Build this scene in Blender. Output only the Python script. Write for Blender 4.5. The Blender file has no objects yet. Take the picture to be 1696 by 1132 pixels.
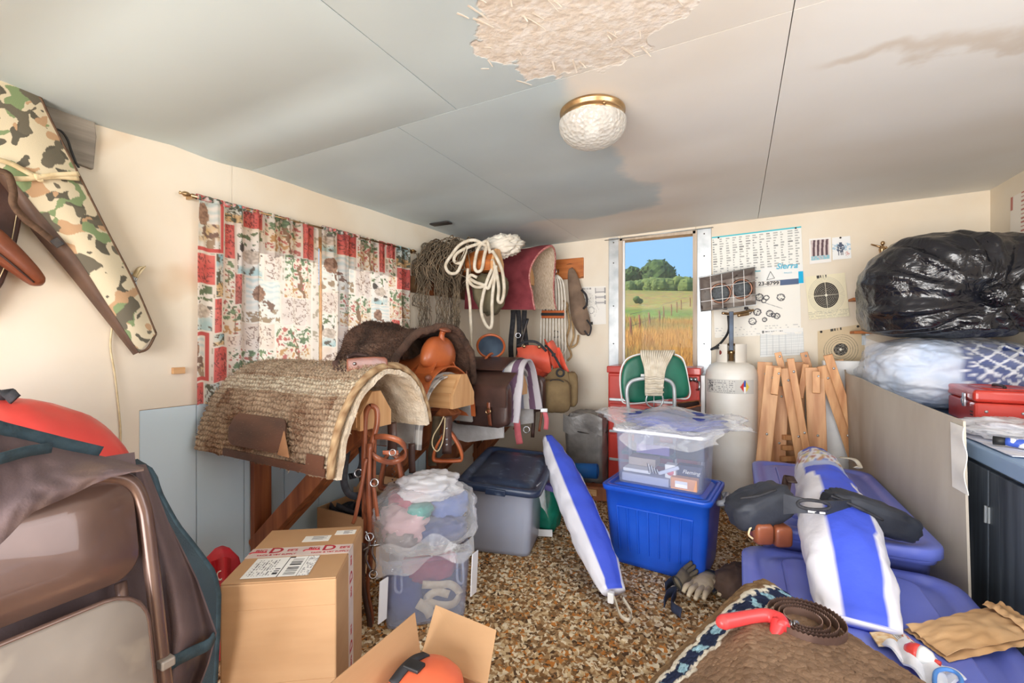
import bpy, bmesh, math, random
import numpy as np
from mathutils import Vector, Matrix, noise as mn
random.seed(7)
S = bpy.context.scene
COL = S.collection
def V3(*a): return Vector(a)
# ------------------------------------------------------------------ camera
CAMZ = 1.27
YAW = math.radians(26.5)
FPX = 750.0
cam_d = bpy.data.cameras.new('camera'); cam = bpy.data.objects.new('camera', cam_d); COL.objects.link(cam)
cam.location = (0, 0, CAMZ); cam.rotation_euler = (math.radians(90), 0, YAW)
cam_d.sensor_width = 36; cam_d.lens = FPX/1696*36; cam_d.clip_start = .02; cam_d.clip_end = 500
S.camera = cam
# ------------------------------------------------------------------ view, sky, sun, daylight
vs = S.view_settings
vs.view_transform = 'Standard'; vs.look = 'None'; vs.gamma = 1; vs.use_curve_mapping = False
vs.exposure = 0.10
def lin(c):
    c = c/255.0
    return c/12.92 if c <= .04045 else ((c+.055)/1.055)**2.4
def C(r, g, b): return (lin(r), lin(g), lin(b), 1)
w = bpy.data.worlds.new('sky'); S.world = w; w.use_nodes = True
bg = w.node_tree.nodes['Background']; bg.inputs[0].default_value = C(150, 204, 255); bg.inputs[1].default_value = 1.0
def light(name, kind, loc, rot, energy, color, **k):
    l = bpy.data.lights.new(name, kind); l.energy = energy; l.color = color
    for a, b in k.items(): setattr(l, a, b)
    o = bpy.data.objects.new(name, l); COL.objects.link(o); o.location = loc; o.rotation_euler = rot
    return o
R = math.radians
light('sun', 'SUN', (-6, -3, 8), (R(52), 0, R(-62)), 4.6, (1, .93, .8), angle=R(.8))
# daylight through the open double door behind the photographer and the window above the cabinet
light('door_daylight', 'AREA', (-.6, -3.4, .95), (R(98), 0, 0), 475, (1, .985, .97), shape='RECTANGLE', size=4.6, size_y=2.6)
light('side_window_daylight', 'AREA', (1.50, .75, 1.5), (R(90), 0, R(90)), 26, (1, .99, .98), shape='RECTANGLE', size=1.5, size_y=1.0)
# ------------------------------------------------------------------ picture -> place
DX, DY = -math.sin(YAW), math.cos(YAW); RX, RY = math.cos(YAW), math.sin(YAW)
def ray(px, py):
    u = (px-848)/FPX; v = (566-py)/FPX
    return Vector((DX+u*RX, DY+u*RY, v))
CAM = Vector((0, 0, CAMZ))
def at(px, py, t): return CAM + ray(px, py)*t            # a point t metres into the room
def atY(px, py, Y): r = ray(px, py); return CAM + r*(Y/r.y)
def atX(px, py, X): r = ray(px, py); return CAM + r*(X/r.x)
def atZ(px, py, z): r = ray(px, py); return CAM + r*((z-CAMZ)/r.z)
LA = R(2.5)
def wallx(Y): return -2.42 + math.tan(LA)*Y
def atL(px, py, off=0):
    r = ray(px, py); t = (-2.42+off)/(r.x - math.tan(LA)*r.y); return CAM + r*t
YW = 4.2
def atF(px, py, off=0): return atY(px, py, YW-off)
def ceilz(X, Y): return 2.222 + .0204*(X+2.24) + .010*(Y-4.2)
# ------------------------------------------------------------------ scene helpers
MW = {}
def wm(o): return MW.get(o.name, Matrix())
def tag(o, label=None, cat=None, group=None, kind=None):
    for k, x in (('label', label), ('category', cat), ('group', group), ('kind', kind)):
        if x: o[k] = x
    return o
def thing(name, label, cat, loc=(0, 0, 0), rz=0, group=None):
    o = bpy.data.objects.new(name, None); COL.objects.link(o); o.empty_display_size = .05
    o.location = loc; o.rotation_euler = (0, 0, rz)
    MW[o.name] = Matrix.Translation(Vector(loc)) @ Matrix.Rotation(rz, 4, 'Z')
    return tag(o, label, cat, group)
def sub(name, parent):
    o = bpy.data.objects.new(name, None); COL.objects.link(o); o.parent = parent; MW[o.name] = wm(parent); return o
def part(name, geo, mat, parent=None, local=False, smooth=True, col=None, bevel=0, solid=0, subsurf=0, uv=None, segs=2, soff=0, loc=None):
    V, F = geo[0], geo[1]
    V = np.array([tuple(v) for v in V], dtype=np.float64).reshape(-1, 3)
    if loc is not None and parent is None:
        V = V - np.array(tuple(loc))
    if parent is not None and not local:
        Mi = np.array(wm(parent).inverted()); V = V @ Mi[:3, :3].T + Mi[:3, 3]
    me = bpy.data.meshes.new(name)
    me.from_pydata(V.tolist(), [], F)
    me.materials.append(mat)
    if smooth: me.polygons.foreach_set('use_smooth', [True]*len(me.polygons))
    if col is not None:
        ca = me.color_attributes.new('Col', 'FLOAT_COLOR', 'POINT')
        a = np.ones((len(V), 4)); a[:, :3] = np.array(col)[:, :3]
        ca.data.foreach_set('color', a.ravel())
    if uv is not None:
        ul = me.uv_layers.new(name='UVMap')
        li = np.zeros(len(me.loops), dtype=np.int32); me.loops.foreach_get('vertex_index', li)
        ul.data.foreach_set('uv', np.array(uv)[li].ravel())
    me.update()
    o = bpy.data.objects.new(name, me); COL.objects.link(o)
    MW[o.name] = wm(parent) if parent is not None else (Matrix.Translation(Vector(loc)) if loc is not None else Matrix())
    if parent is not None: o.parent = parent
    elif loc is not None: o.location = loc
    if solid:
        m = o.modifiers.new('solid', 'SOLIDIFY'); m.thickness = solid; m.offset = soff
        e_ = o.modifiers.new('split', 'EDGE_SPLIT'); e_.split_angle = R(60)
    if bevel:
        m = o.modifiers.new('bevel', 'BEVEL'); m.width = bevel; m.segments = segs; m.limit_method = 'ANGLE'; m.angle_limit = R(35)
        if smooth: me.polygons.foreach_set('use_smooth', [True]*len(me.polygons))
        m.harden_normals = False
    if subsurf:
        m = o.modifiers.new('sub', 'SUBSURF'); m.levels = subsurf; m.render_levels = subsurf
    return o
def struct(name, geo, mat, **k):
    o = part(name, geo, mat, None, **k); o['kind'] = 'structure'; return o
def copy_tree(o, parent=None):
    c = o.copy(); COL.objects.link(c); c.parent = parent
    for ch in list(o.children): copy_tree(ch, c)
    return c
# ---- geometry
def box(lo, hi):
    x0, y0, z0 = lo; x1, y1, z1 = hi
    V = [(x0,y0,z0),(x1,y0,z0),(x1,y1,z0),(x0,y1,z0),(x0,y0,z1),(x1,y0,z1),(x1,y1,z1),(x0,y1,z1)]
    return V, [(0,3,2,1),(4,5,6,7),(0,1,5,4),(1,2,6,5),(2,3,7,6),(3,0,4,7)]
def cbox(c, s, M=None):
    g = box((-s[0]/2,-s[1]/2,-s[2]/2), (s[0]/2,s[1]/2,s[2]/2))
    T = Matrix.Translation(Vector(c)) @ (M.to_4x4() if M is not None else Matrix())
    return xf(g, T)
def xf(g, M): return [M @ Vector(v) for v in g[0]], g[1]
def join(*gs):
    V, F = [], []
    for g in gs:
        n = len(V); V += list(g[0]); F += [tuple(i+n for i in f) for f in g[1]]
    return V, F
def beam(a, b, w, h, up=(0, 0, 1), ext=0):
    a = Vector(a); b = Vector(b); t = (b-a).normalized(); a = a-t*ext; b = b+t*ext
    s = t.cross(Vector(up)).normalized(); n = s.cross(t).normalized()
    V = []
    for p in (a, b):
        for i, j in ((-1,-1),(1,-1),(1,1),(-1,1)): V.append(p+s*i*w/2+n*j*h/2)
    return V, [(3,2,1,0),(4,5,6,7),(0,1,5,4),(1,2,6,5),(2,3,7,6),(3,0,4,7)]
def smoothpath(pts, n=8, closed=False):
    P = [Vector(p) for p in pts]; out = []
    m = len(P)
    rng = range(m) if closed else range(m-1)
    for i in rng:
        p0 = P[(i-1) % m] if closed or i > 0 else P[0]*2-P[1]
        p1 = P[i]; p2 = P[(i+1) % m]
        p3 = P[(i+2) % m] if closed or i+2 < m else P[-1]*2-P[-2]
        for k in range(n):
            t = k/n
            out.append(.5*((2*p1)+(p2-p0)*t+(2*p0-5*p1+4*p2-p3)*t*t+(3*p1-p0-3*p2+p3)*t**3))
    if not closed: out.append(P[-1])
    return out
def frames(P, closed=False, hint=(0, 0, 1)):
    m = len(P); T = []
    for i in range(m):
        a = P[(i-1) % m] if closed or i > 0 else P[0]; b = P[(i+1) % m] if closed or i < m-1 else P[-1]
        d = b-a; T.append(d.normalized() if d.length > 1e-9 else Vector((0,0,1)))
    n = Vector(hint) - T[0]*Vector(hint).dot(T[0])
    if n.length < 1e-3: n = Vector((1,0,0)) - T[0]*T[0].x
    if n.length < 1e-3: n = Vector((0,1,0)) - T[0]*T[0].y
    n.normalize(); N = []
    for i in range(m):
        n = n - T[i]*n.dot(T[i])
        n = n.normalized() if n.length > 1e-6 else T[i].orthogonal().normalized()
        N.append(n)
    return T, N
def sweep(P, prof, closed=False, hint=(0, 0, 1), fixed=False, scale=None):
    # prof: list of (a,b) = along N, along B
    T, N = frames(P, closed, hint); V, F = [], []; k = len(prof); m = len(P)
    for i in range(m):
        n = N[i]
        if fixed:
            h = Vector(hint); n = h-T[i]*h.dot(T[i]); n = n.normalized() if n.length > 1e-4 else N[i]
        b = T[i].cross(n); s = 1 if scale is None else scale[i]
        for a, c in prof: V.append(P[i]+n*a*s+b*c*s)
    for i in range(m if closed else m-1):
        j = (i+1) % m
        for q in range(k):
            r2 = (q+1) % k
            F.append((i*k+q, i*k+r2, j*k+r2, j*k+q))
    if not closed:
        F.append(tuple(reversed(range(k)))); F.append(tuple((m-1)*k+q for q in range(k)))
    return V, F
def tube(pts, r, n=8, closed=False, res=6):
    P = smoothpath(pts, res, closed) if res > 1 else [Vector(p) for p in pts]
    sc = None
    if isinstance(r, (list, tuple)):
        k = len(r); m = len(P); sc = []
        for i in range(m):
            x = i/(m-1)*(k-1); a = min(int(x), k-2); sc.append(r[a]+(r[a+1]-r[a])*(x-a))
        r = 1
    return sweep(P, [(math.cos(2*math.pi*q/n)*r, math.sin(2*math.pi*q/n)*r) for q in range(n)], closed, (0.3, 0.2, 1), False, sc)
def strap(pts, w, th=.004, wdir=(0, 0, 1), closed=False, res=6, fixed=True):
    P = smoothpath(pts, res, closed) if res > 1 else [Vector(p) for p in pts]
    return sweep(P, [(-w/2,-th/2),(w/2,-th/2),(w/2,th/2),(-w/2,th/2)], closed, wdir, fixed)
def lathe(prof, n=32, c=(0, 0, 0), M=None, a0=0):
    V, F = [], []; m = len(prof)
    for r, z in prof:
        for q in range(n):
            a = a0+2*math.pi*q/n; V.append(Vector((r*math.cos(a), r*math.sin(a), z)))
    for i in range(m-1):
        for q in range(n):
            r2 = (q+1) % n; F.append((i*n+q, i*n+r2, (i+1)*n+r2, (i+1)*n+q))
    if prof[0][0] > 1e-5: F.append(tuple(reversed(range(n))))
    if prof[-1][0] > 1e-5: F.append(tuple((m-1)*n+q for q in range(n)))
    T = Matrix.Translation(Vector(c)) @ (M.to_4x4() if M is not None else Matrix())
    return [T @ v for v in V], F
def prism(poly, th, M=None):
    # poly in local XY, extruded along Z from 0 to th
    n = len(poly); V = [Vector((x, y, 0)) for x, y in poly]+[Vector((x, y, th)) for x, y in poly]
    F = [tuple(reversed(range(n))), tuple(range(n, 2*n))]+[(i, (i+1) % n, n+(i+1) % n, n+i) for i in range(n)]
    return ([M @ v for v in V] if M is not None else V), F
def prism3(P, ext):
    # polygon of world points extruded by vector
    n = len(P); e = Vector(ext); V = [Vector(p) for p in P]+[Vector(p)+e for p in P]
    return V, [tuple(range(n)), tuple(reversed(range(n, 2*n)))]+[(i, n+i, n+(i+1) % n, (i+1) % n) for i in range(n)]
def grid(fn, nu, nv, cu=False, cv=False):
    V, UV = [], []
    for j in range(nv):
        for i in range(nu):
            u = i/(nu if cu else nu-1); v = j/(nv if cv else nv-1)
            V.append(fn(u, v)); UV.append((u, v))
    F = []
    for j in range(nv if cv else nv-1):
        for i in range(nu if cu else nu-1):
            a, b = (i+1) % nu, (j+1) % nv
            F.append((j*nu+i, j*nu+a, b*nu+a, b*nu+i))
    return V, F, UV
def loft(rings, cap=True):
    V, F = [], []; k = len(rings[0]); m = len(rings)
    for r_ in rings: V += [Vector(p) for p in r_]
    for i in range(m-1):
        for q in range(k):
            b = (q+1) % k; F.append((i*k+q, i*k+b, (i+1)*k+b, (i+1)*k+q))
    if cap: F.append(tuple(reversed(range(k)))); F.append(tuple((m-1)*k+q for q in range(k)))
    return V, F
def rrect(w, d, r, n=4):
    pts = []
    for cx, cy, a0 in ((w/2-r, d/2-r, 0), (-w/2+r, d/2-r, 90), (-w/2+r, -d/2+r, 180), (w/2-r, -d/2+r, 270)):
        for i in range(n+1):
            a = R(a0+90*i/n); pts.append((cx+r*math.cos(a), cy+r*math.sin(a)))
    return pts
def N3(p, s=1.0, o=0): return mn.noise(Vector((p[0]*s+o, p[1]*s+o*1.7, p[2]*s-o)))
def FB(p, s=1.0, o=0, oct=4): return mn.fractal(Vector((p[0]*s+o, p[1]*s+o*1.7, p[2]*s-o)), 1.0, 2.0, oct)
def RG(p, s=1.0, o=0, oct=4): return mn.ridged_multi_fractal(Vector((p[0]*s+o, p[1]*s+o*1.7, p[2]*s-o)), 1.0, 2.0, oct, 1.0, 2.0)
def blob(c, rad, M=None, nu=40, nv=24, p=2.0, amp=.0, sc=4, seed=0, ridge=0, flat=None, fn=None):
    # closed super-ellipsoid with folds
    def sg(x, e): return math.copysign(abs(x)**e, x)
    V, F = [], []; e = 2.0/p; c = Vector(c); T = M.to_3x3() if M is not None else Matrix.Identity(3)
    for j in range(nv+1):
        th = -math.pi/2+math.pi*j/nv
        for i in range(nu):
            ph = 2*math.pi*i/nu
            q = Vector((sg(math.cos(th), e)*sg(math.cos(ph), e), sg(math.cos(th), e)*sg(math.sin(ph), e), sg(math.sin(th), e)))
            s = 1+amp*FB(q, sc, seed)+ridge*(RG(q, sc, seed+5)-1)
            v = Vector((q.x*rad[0], q.y*rad[1], q.z*rad[2]))*s
            if fn: v = fn(v, q)
            if flat is not None and v.z < flat: v.z = flat
            V.append(c+T @ v)
    for j in range(nv):
        for i in range(nu):
            a = (i+1) % nu; F.append((j*nu+i, j*nu+a, (j+1)*nu+a, (j+1)*nu+i))
    return V, F
def text_geo(s, size, M, ext=.0006, align='CENTER', bold=False, xs=1.0, shear=0):
    cu = bpy.data.curves.new('t', 'FONT'); cu.body = s; cu.size = size; cu.extrude = ext; cu.align_x = align; cu.align_y = 'CENTER'; cu.resolution_u = 3
    cu.shear = shear
    if bold: cu.offset = size*.018
    o = bpy.data.objects.new('t', cu); me = bpy.data.meshes.new_from_object(o)
    V = [M @ Vector((v.co.x*xs, v.co.y, v.co.z)) for v in me.vertices]; F = [tuple(p.vertices) for p in me.polygons]
    bpy.data.objects.remove(o); bpy.data.curves.remove(cu); bpy.data.meshes.remove(me)
    return V, F
def basis(x, y, z, o=(0, 0, 0)):
    m = Matrix((x, y, z)).transposed().to_4x4(); m.translation = Vector(o); return m
def fuzz(g, n, ln, mat, parent, name='fleece', seed=3, wid=.0025, jit=.8):
    # short tufts standing on a surface
    rnd = random.Random(seed); V = g[0]; F = g[1]; A = []; acc = 0
    for f in F:
        a, b, c = Vector(V[f[0]]), Vector(V[f[1]]), Vector(V[f[2]]); acc += (b-a).cross(c-a).length; A.append(acc)
    import bisect
    OV, OF = [], []
    for _ in range(n):
        f = F[bisect.bisect(A, rnd.random()*acc)]
        P = [Vector(V[i]) for i in f]; u, v = rnd.random(), rnd.random()
        p = (P[0]*(1-u)+P[1]*u)*(1-v)+((P[3]*(1-u)+P[2]*u) if len(P) > 3 else P[2])*v
        nr = (P[1]-P[0]).cross(P[2]-P[0]).normalized()
        nr = (nr+Vector((rnd.uniform(-1,1), rnd.uniform(-1,1), rnd.uniform(-1,1)))*jit).normalized()
        s = nr.orthogonal().normalized()*wid; k = len(OV)
        OV += [p-s, p+s, p+nr*ln*rnd.uniform(.5, 1.2)]; OF.append((k, k+1, k+2))
    o = part(name, (OV, OF), mat, parent, smooth=False); o['kind'] = 'stuff'; return o
# ---- materials
def _nt(name):
    m = bpy.data.materials.new(name); m.use_nodes = True; t = m.node_tree
    return m, t, t.nodes, t.links, t.nodes['Principled BSDF']
def mat(name, c, c2=None, scale=6, rough=.6, metal=0, bump=0, bscale=60, detail=4, st=(1, 1, 1), lo=.35, hi=.65, c3=None, s3=30, lo3=.6, hi3=.7, coat=0, sheen=0, trans=0, spec=.5, bst=None, coord='Object', dist=.003):
    m, t, N, L, P = _nt(name)
    P.inputs['Roughness'].default_value = rough; P.inputs['Metallic'].default_value = metal; P.inputs['Specular IOR Level'].default_value = spec
    P.inputs['Coat Weight'].default_value = coat; P.inputs['Sheen Weight'].default_value = sheen
    P.inputs['Base Color'].default_value = c
    tc = N.new('ShaderNodeTexCoord')
    def noise(sc, s, d=4):
        mp = N.new('ShaderNodeMapping'); mp.inputs['Scale'].default_value = s; L.new(tc.outputs[coord], mp.inputs[0])
        n = N.new('ShaderNodeTexNoise'); n.inputs['Scale'].default_value = sc; n.inputs['Detail'].default_value = d; L.new(mp.outputs[0], n.inputs['Vector']); return n
    def mixc(f, lo, hi, a, b):
        r = N.new('ShaderNodeMapRange'); r.inputs['From Min'].default_value = lo; r.inputs['From Max'].default_value = hi; L.new(f, r.inputs[0])
        x = N.new('ShaderNodeMix'); x.data_type = 'RGBA'; L.new(r.outputs[0], x.inputs[0])
        if isinstance(a, tuple): x.inputs[6].default_value = a
        else: L.new(a, x.inputs[6])
        x.inputs[7].default_value = b; return x.outputs[2]
    out = c
    if c2: out = mixc(noise(scale, st, detail).outputs[0], lo, hi, out, c2)
    if c3: out = mixc(noise(s3, st, 3).outputs[0], lo3, hi3, out, c3)
    if not isinstance(out, tuple): L.new(out, P.inputs['Base Color'])
    if bump:
        b = N.new('ShaderNodeBump'); b.inputs['Strength'].default_value = bump; b.inputs['Distance'].default_value = dist
        L.new(noise(bscale, bst or st, 5).outputs[0], b.inputs['Height']); L.new(b.outputs[0], P.inputs['Normal'])
    return m
def printmat(name, rough=.8, bump=0, bscale=80, trans=0, spec=.3, bst=(1, 1, 1), dist=.002):
    m, t, N, L, P = _nt(name)
    P.inputs['Roughness'].default_value = rough; P.inputs['Specular IOR Level'].default_value = spec
    a = N.new('ShaderNodeVertexColor'); a.layer_name = 'Col'; L.new(a.outputs[0], P.inputs['Base Color'])
    if bump:
        tc = N.new('ShaderNodeTexCoord'); mp = N.new('ShaderNodeMapping'); mp.inputs['Scale'].default_value = bst; L.new(tc.outputs['Object'], mp.inputs[0])
        n = N.new('ShaderNodeTexNoise'); n.inputs['Scale'].default_value = bscale; n.inputs['Detail'].default_value = 4; L.new(mp.outputs[0], n.inputs['Vector'])
        b = N.new('ShaderNodeBump'); b.inputs['Strength'].default_value = bump; b.inputs['Distance'].default_value = dist; L.new(n.outputs[0], b.inputs['Height']); L.new(b.outputs[0], P.inputs['Normal'])
    if trans:
        tr = N.new('ShaderNodeBsdfTranslucent'); L.new(a.outputs[0], tr.inputs[0]); mx = N.new('ShaderNodeMixShader'); mx.inputs[0].default_value = trans
        L.new(P.outputs[0], mx.inputs[1]); L.new(tr.outputs[0], mx.inputs[2]); L.new(mx.outputs[0], N['Material Output'].inputs[0])
    return m
def film(name, c=(1, 1, 1, 1), f=.35, rough=.15, bump=.6, bscale=14, tint=(1, 1, 1, 1), milky=True, edge=.25):
    # thin clear or milky plastic
    m, t, N, L, P = _nt(name)
    P.inputs['Base Color'].default_value = c; P.inputs['Roughness'].default_value = rough; P.inputs['Specular IOR Level'].default_value = .7
    tr = N.new('ShaderNodeBsdfTransparent'); tr.inputs[0].default_value = tint
    lw = N.new('ShaderNodeLayerWeight'); lw.inputs[0].default_value = .4
    mr = N.new('ShaderNodeMapRange'); mr.inputs['To Min'].default_value = f; mr.inputs['To Max'].default_value = min(1, f+edge); L.new(lw.outputs['Facing'], mr.inputs[0])
    fac = mr.outputs[0]
    if bump:
        tc = N.new('ShaderNodeTexCoord'); n = N.new('ShaderNodeTexNoise'); n.inputs['Scale'].default_value = bscale; n.inputs['Detail'].default_value = 3; n.inputs['Distortion'].default_value = .6
        L.new(tc.outputs['Object'], n.inputs['Vector'])
        b = N.new('ShaderNodeBump'); b.inputs['Strength'].default_value = bump; b.inputs['Distance'].default_value = .02; L.new(n.outputs[0], b.inputs['Height'])
        L.new(b.outputs[0], P.inputs['Normal']); L.new(b.outputs[0], lw.inputs['Normal'])
    mx = N.new('ShaderNodeMixShader'); L.new(fac, mx.inputs[0]); L.new(tr.outputs[0], mx.inputs[1]); L.new(P.outputs[0], mx.inputs[2])
    L.new(mx.outputs[0], N['Material Output'].inputs[0]); return m
def wood(name, c, c2, axis=0, scale=5, rough=.55, bump=.25, c3=None):
    st = [14, 14, 14]; st[axis] = .9
    return mat(name, c, c2, scale*.35, rough, bump=bump, bscale=2.2, st=tuple(st), lo=.3, hi=.7, detail=6, c3=c3, s3=1.3)
M = {}
M['cream'] = mat('cream_paint', C(234, 226, 210), C(226, 212, 190), 1.6, .75, bump=.15, bscale=25, c3=C(204, 172, 134), s3=2.3, lo3=.66, hi3=.9)
M['blue_board'] = mat('pale_blue_paint', C(208, 228, 238), C(190, 213, 226), 2.0, .7, bump=.15, bscale=18, st=(1, 1, .3), c3=C(222, 200, 172), s3=3, lo3=.66, hi3=.74)
M['pine'] = wood('pine', C(226, 182, 132), C(196, 142, 92), 2)
M['pine_x'] = wood('pine_lengthwise', C(226, 182, 132), C(198, 146, 96), 0)
M['pine_y'] = wood('pine_along_wall', C(222, 178, 128), C(190, 138, 90), 1)
M['cedar_x'] = wood('stained_cedar', C(196, 116, 52), C(150, 80, 34), 0)
M['redwood'] = wood('reddish_timber', C(178, 108, 64), C(120, 66, 38), 2)
M['greywood'] = wood('weathered_wood', C(166, 158, 146), C(104, 96, 88), 1, bump=.6, c3=C(70, 64, 60))
M['darkwood'] = wood('dark_plank', C(120, 92, 64), C(84, 62, 44), 1)
M['steel'] = mat('galvanised_steel', C(196, 200, 202), C(168, 174, 178), 9, .38, .75, bump=.1, bscale=30)
M['chrome'] = mat('chrome', C(176, 178, 184), None, rough=.18, metal=1)
M['brass'] = mat('brass', C(198, 168, 128), C(164, 130, 92), 12, .28, .95)
M['iron'] = mat('dark_iron', C(58, 58, 62), C(84, 78, 74), 20, .45, .7)
M['black'] = mat('black_plastic', C(26, 27, 30), C(40, 41, 44), 20, .5)
M['nylon'] = mat('black_nylon', C(34, 34, 38), C(52, 52, 58), 40, .75, bump=.3, bscale=300)
M['white'] = mat('white_plastic', C(240, 240, 238), C(226, 226, 226), 6, .45)
M['paper'] = mat('paper', C(240, 238, 232), C(230, 227, 220), 10, .85)
M['ink'] = mat('black_ink', C(40, 40, 44), None, rough=.8)
M['leather'] = mat('saddle_leather', C(152, 86, 56), C(110, 58, 38), 5, .38, bump=.2, bscale=90, coat=.15)
M['tan'] = mat('orange_tan_leather', C(200, 108, 58), C(160, 78, 42), 4, .36, bump=.15, bscale=80, coat=.2)
M['dkleather'] = mat('dark_brown_leather', C(84, 58, 50), C(56, 38, 34), 5, .42, bump=.25, bscale=70, coat=.1)
M['suede'] = mat('suede', C(170, 124, 88), C(140, 98, 66), 8, .9, bump=.2, bscale=120)
# ================================================================== the shed itself
# floor: shaggy brown carpet
def carpet_mat():
    m, t, N, L, P = _nt('brown_shag_carpet')
    tc = N.new('ShaderNodeTexCoord')
    nz = N.new('ShaderNodeTexNoise'); nz.inputs['Scale'].default_value = 40; L.new(tc.outputs['Object'], nz.inputs['Vector'])
    ad = N.new('ShaderNodeMix'); ad.data_type = 'VECTOR'; ad.inputs[0].default_value = .03; L.new(tc.outputs['Object'], ad.inputs[4]); L.new(nz.outputs['Color'], ad.inputs[5])
    vo = N.new('ShaderNodeTexVoronoi'); vo.inputs['Scale'].default_value = 74; L.new(ad.outputs[1], vo.inputs['Vector'])
    sp = N.new('ShaderNodeSeparateColor'); L.new(vo.outputs['Color'], sp.inputs[0])
    big = N.new('ShaderNodeTexNoise'); big.inputs['Scale'].default_value = 9; L.new(tc.outputs['Object'], big.inputs['Vector'])
    mm = N.new('ShaderNodeMath'); mm.operation = 'MULTIPLY_ADD'; mm.inputs[1].default_value = .7; L.new(sp.outputs[0], mm.inputs[0])
    m2 = N.new('ShaderNodeMath'); m2.operation = 'MULTIPLY'; m2.inputs[1].default_value = .3; L.new(big.outputs[0], m2.inputs[0]); L.new(m2.outputs[0], mm.inputs[2])
    cr = N.new('ShaderNodeValToRGB'); e = cr.color_ramp; e.interpolation = 'CONSTANT'
    cols = [(0, C(92, 70, 52)), (.20, C(128, 98, 68)), (.33, C(168, 134, 96)), (.46, C(206, 180, 140)), (.60, C(232, 216, 186)), (.72, C(194, 128, 66)), (.79, C(150, 112, 74)), (.88, C(214, 190, 154))]
    e.elements[0].position = 0; e.elements[0].color = cols[0][1]; e.elements[1].position = cols[1][0]; e.elements[1].color = cols[1][1]
    for p, c in cols[2:]:
        x = e.elements.new(p); x.color = c
    L.new(mm.outputs[0], cr.inputs[0]); L.new(cr.outputs[0], P.inputs['Base Color']); P.inputs['Roughness'].default_value = .95; P.inputs['Specular IOR Level'].default_value = .1
    return m
nx, ny = 300, 420
xs = np.linspace(-2.45, 1.53, nx); ys = np.linspace(-1.38, 4.2, ny)
fv = []
for y in ys:
    for x in xs: fv.append((x, y, -.008+.016*mn.noise(Vector((x*46, y*46, 0)))))
ff = [(j*nx+i, j*nx+i+1, (j+1)*nx+i+1, (j+1)*nx+i) for j in range(ny-1) for i in range(nx-1)]
struct('floor', (fv, ff), carpet_mat())
# ---- left wall, panel sheets over a frame, window opening behind the curtains
WL = Matrix.Translation((-2.42, 0, 0)) @ Matrix.Rotation(-LA, 4, 'Z')
def wl(lo, hi): return xf(box(lo, hi), WL)     # local: x<0 is outside, y along the wall
OY0, OY1, OZ0, OZ1 = 1.46, 2.66, 1.03, 1.89
wall_left = struct('wall_left', join(wl((-.09, -1.5, -.02), (-.01, OY0, 2.4)), wl((-.09, OY1, -.02), (-.01, 4.3, 2.4)), wl((-.09, OY0, -.02), (-.01, OY1, OZ0)), wl((-.09, OY0, OZ1), (-.01, OY1, 2.4))), M['pine'], smooth=False)
def wpanel(y0, y1, z0, z1, m):
    b = m is M['blue_board']; return part('panel', wl((-.010, y0+.0015*b, z0), (0, y1-.0015*b, z1)), m, wall_left, smooth=False, bevel=.0015*b, segs=1)
wpanel(-1.45, 1.06, 0, .965, M['cream']); wpanel(-1.45, OY0+.001, .965, 2.4, M['cream']); wpanel(OY1-.001, 4.22, .965, 2.4, M['cream']); wpanel(OY1, 3.30, .60, .965, M['cream']); wpanel(3.30, 4.22, 0, .965, M['cream'])
wpanel(OY0-.001, OY1+.001, OZ1, 2.4, M['cream']); wpanel(OY0-.001, OY1+.001, .965, OZ0, M['cream'])
y = 1.06
while y < OY1-.05:
    wpanel(y, min(y+.232, OY1), 0, .962, M['blue_board']); y += .232
while y < 3.28:
    wpanel(y, min(y+.232, 3.30), 0, .598, M['blue_board']); y += .232
# window in the left wall
w1 = struct('window_1', join(wl((-.09, OY0-.03, OZ0-.03), (.006, OY0+.02, OZ1+.03)), wl((-.09, OY1-.02, OZ0-.03), (.006, OY1+.03, OZ1+.03)), wl((-.09, OY0, OZ0-.03), (.006, OY1, OZ0+.02)), wl((-.09, OY0, OZ1-.02), (.006, OY1, OZ1+.03))), M['pine_y'], smooth=False)
M['glass'] = film('window_glass', (1, 1, 1, 1), .03, .02, 0, edge=.15)
part('pane', wl((-.055, OY0+.02, OZ0+.02), (-.05, 2.05, OZ1-.02)), M['glass'], w1, smooth=False)
part('pane', wl((-.055, 2.09, OZ0+.02), (-.05, OY1-.02, OZ1-.02)), M['glass'], w1, smooth=False)
part('mullion', wl((-.075, 2.05, OZ0+.02), (-.02, 2.09, OZ1-.02)), M['pine_y'], w1, smooth=False)
M['palewood'] = wood('pale_grey_wood', C(206, 192, 174), C(176, 158, 138), 2)
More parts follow.
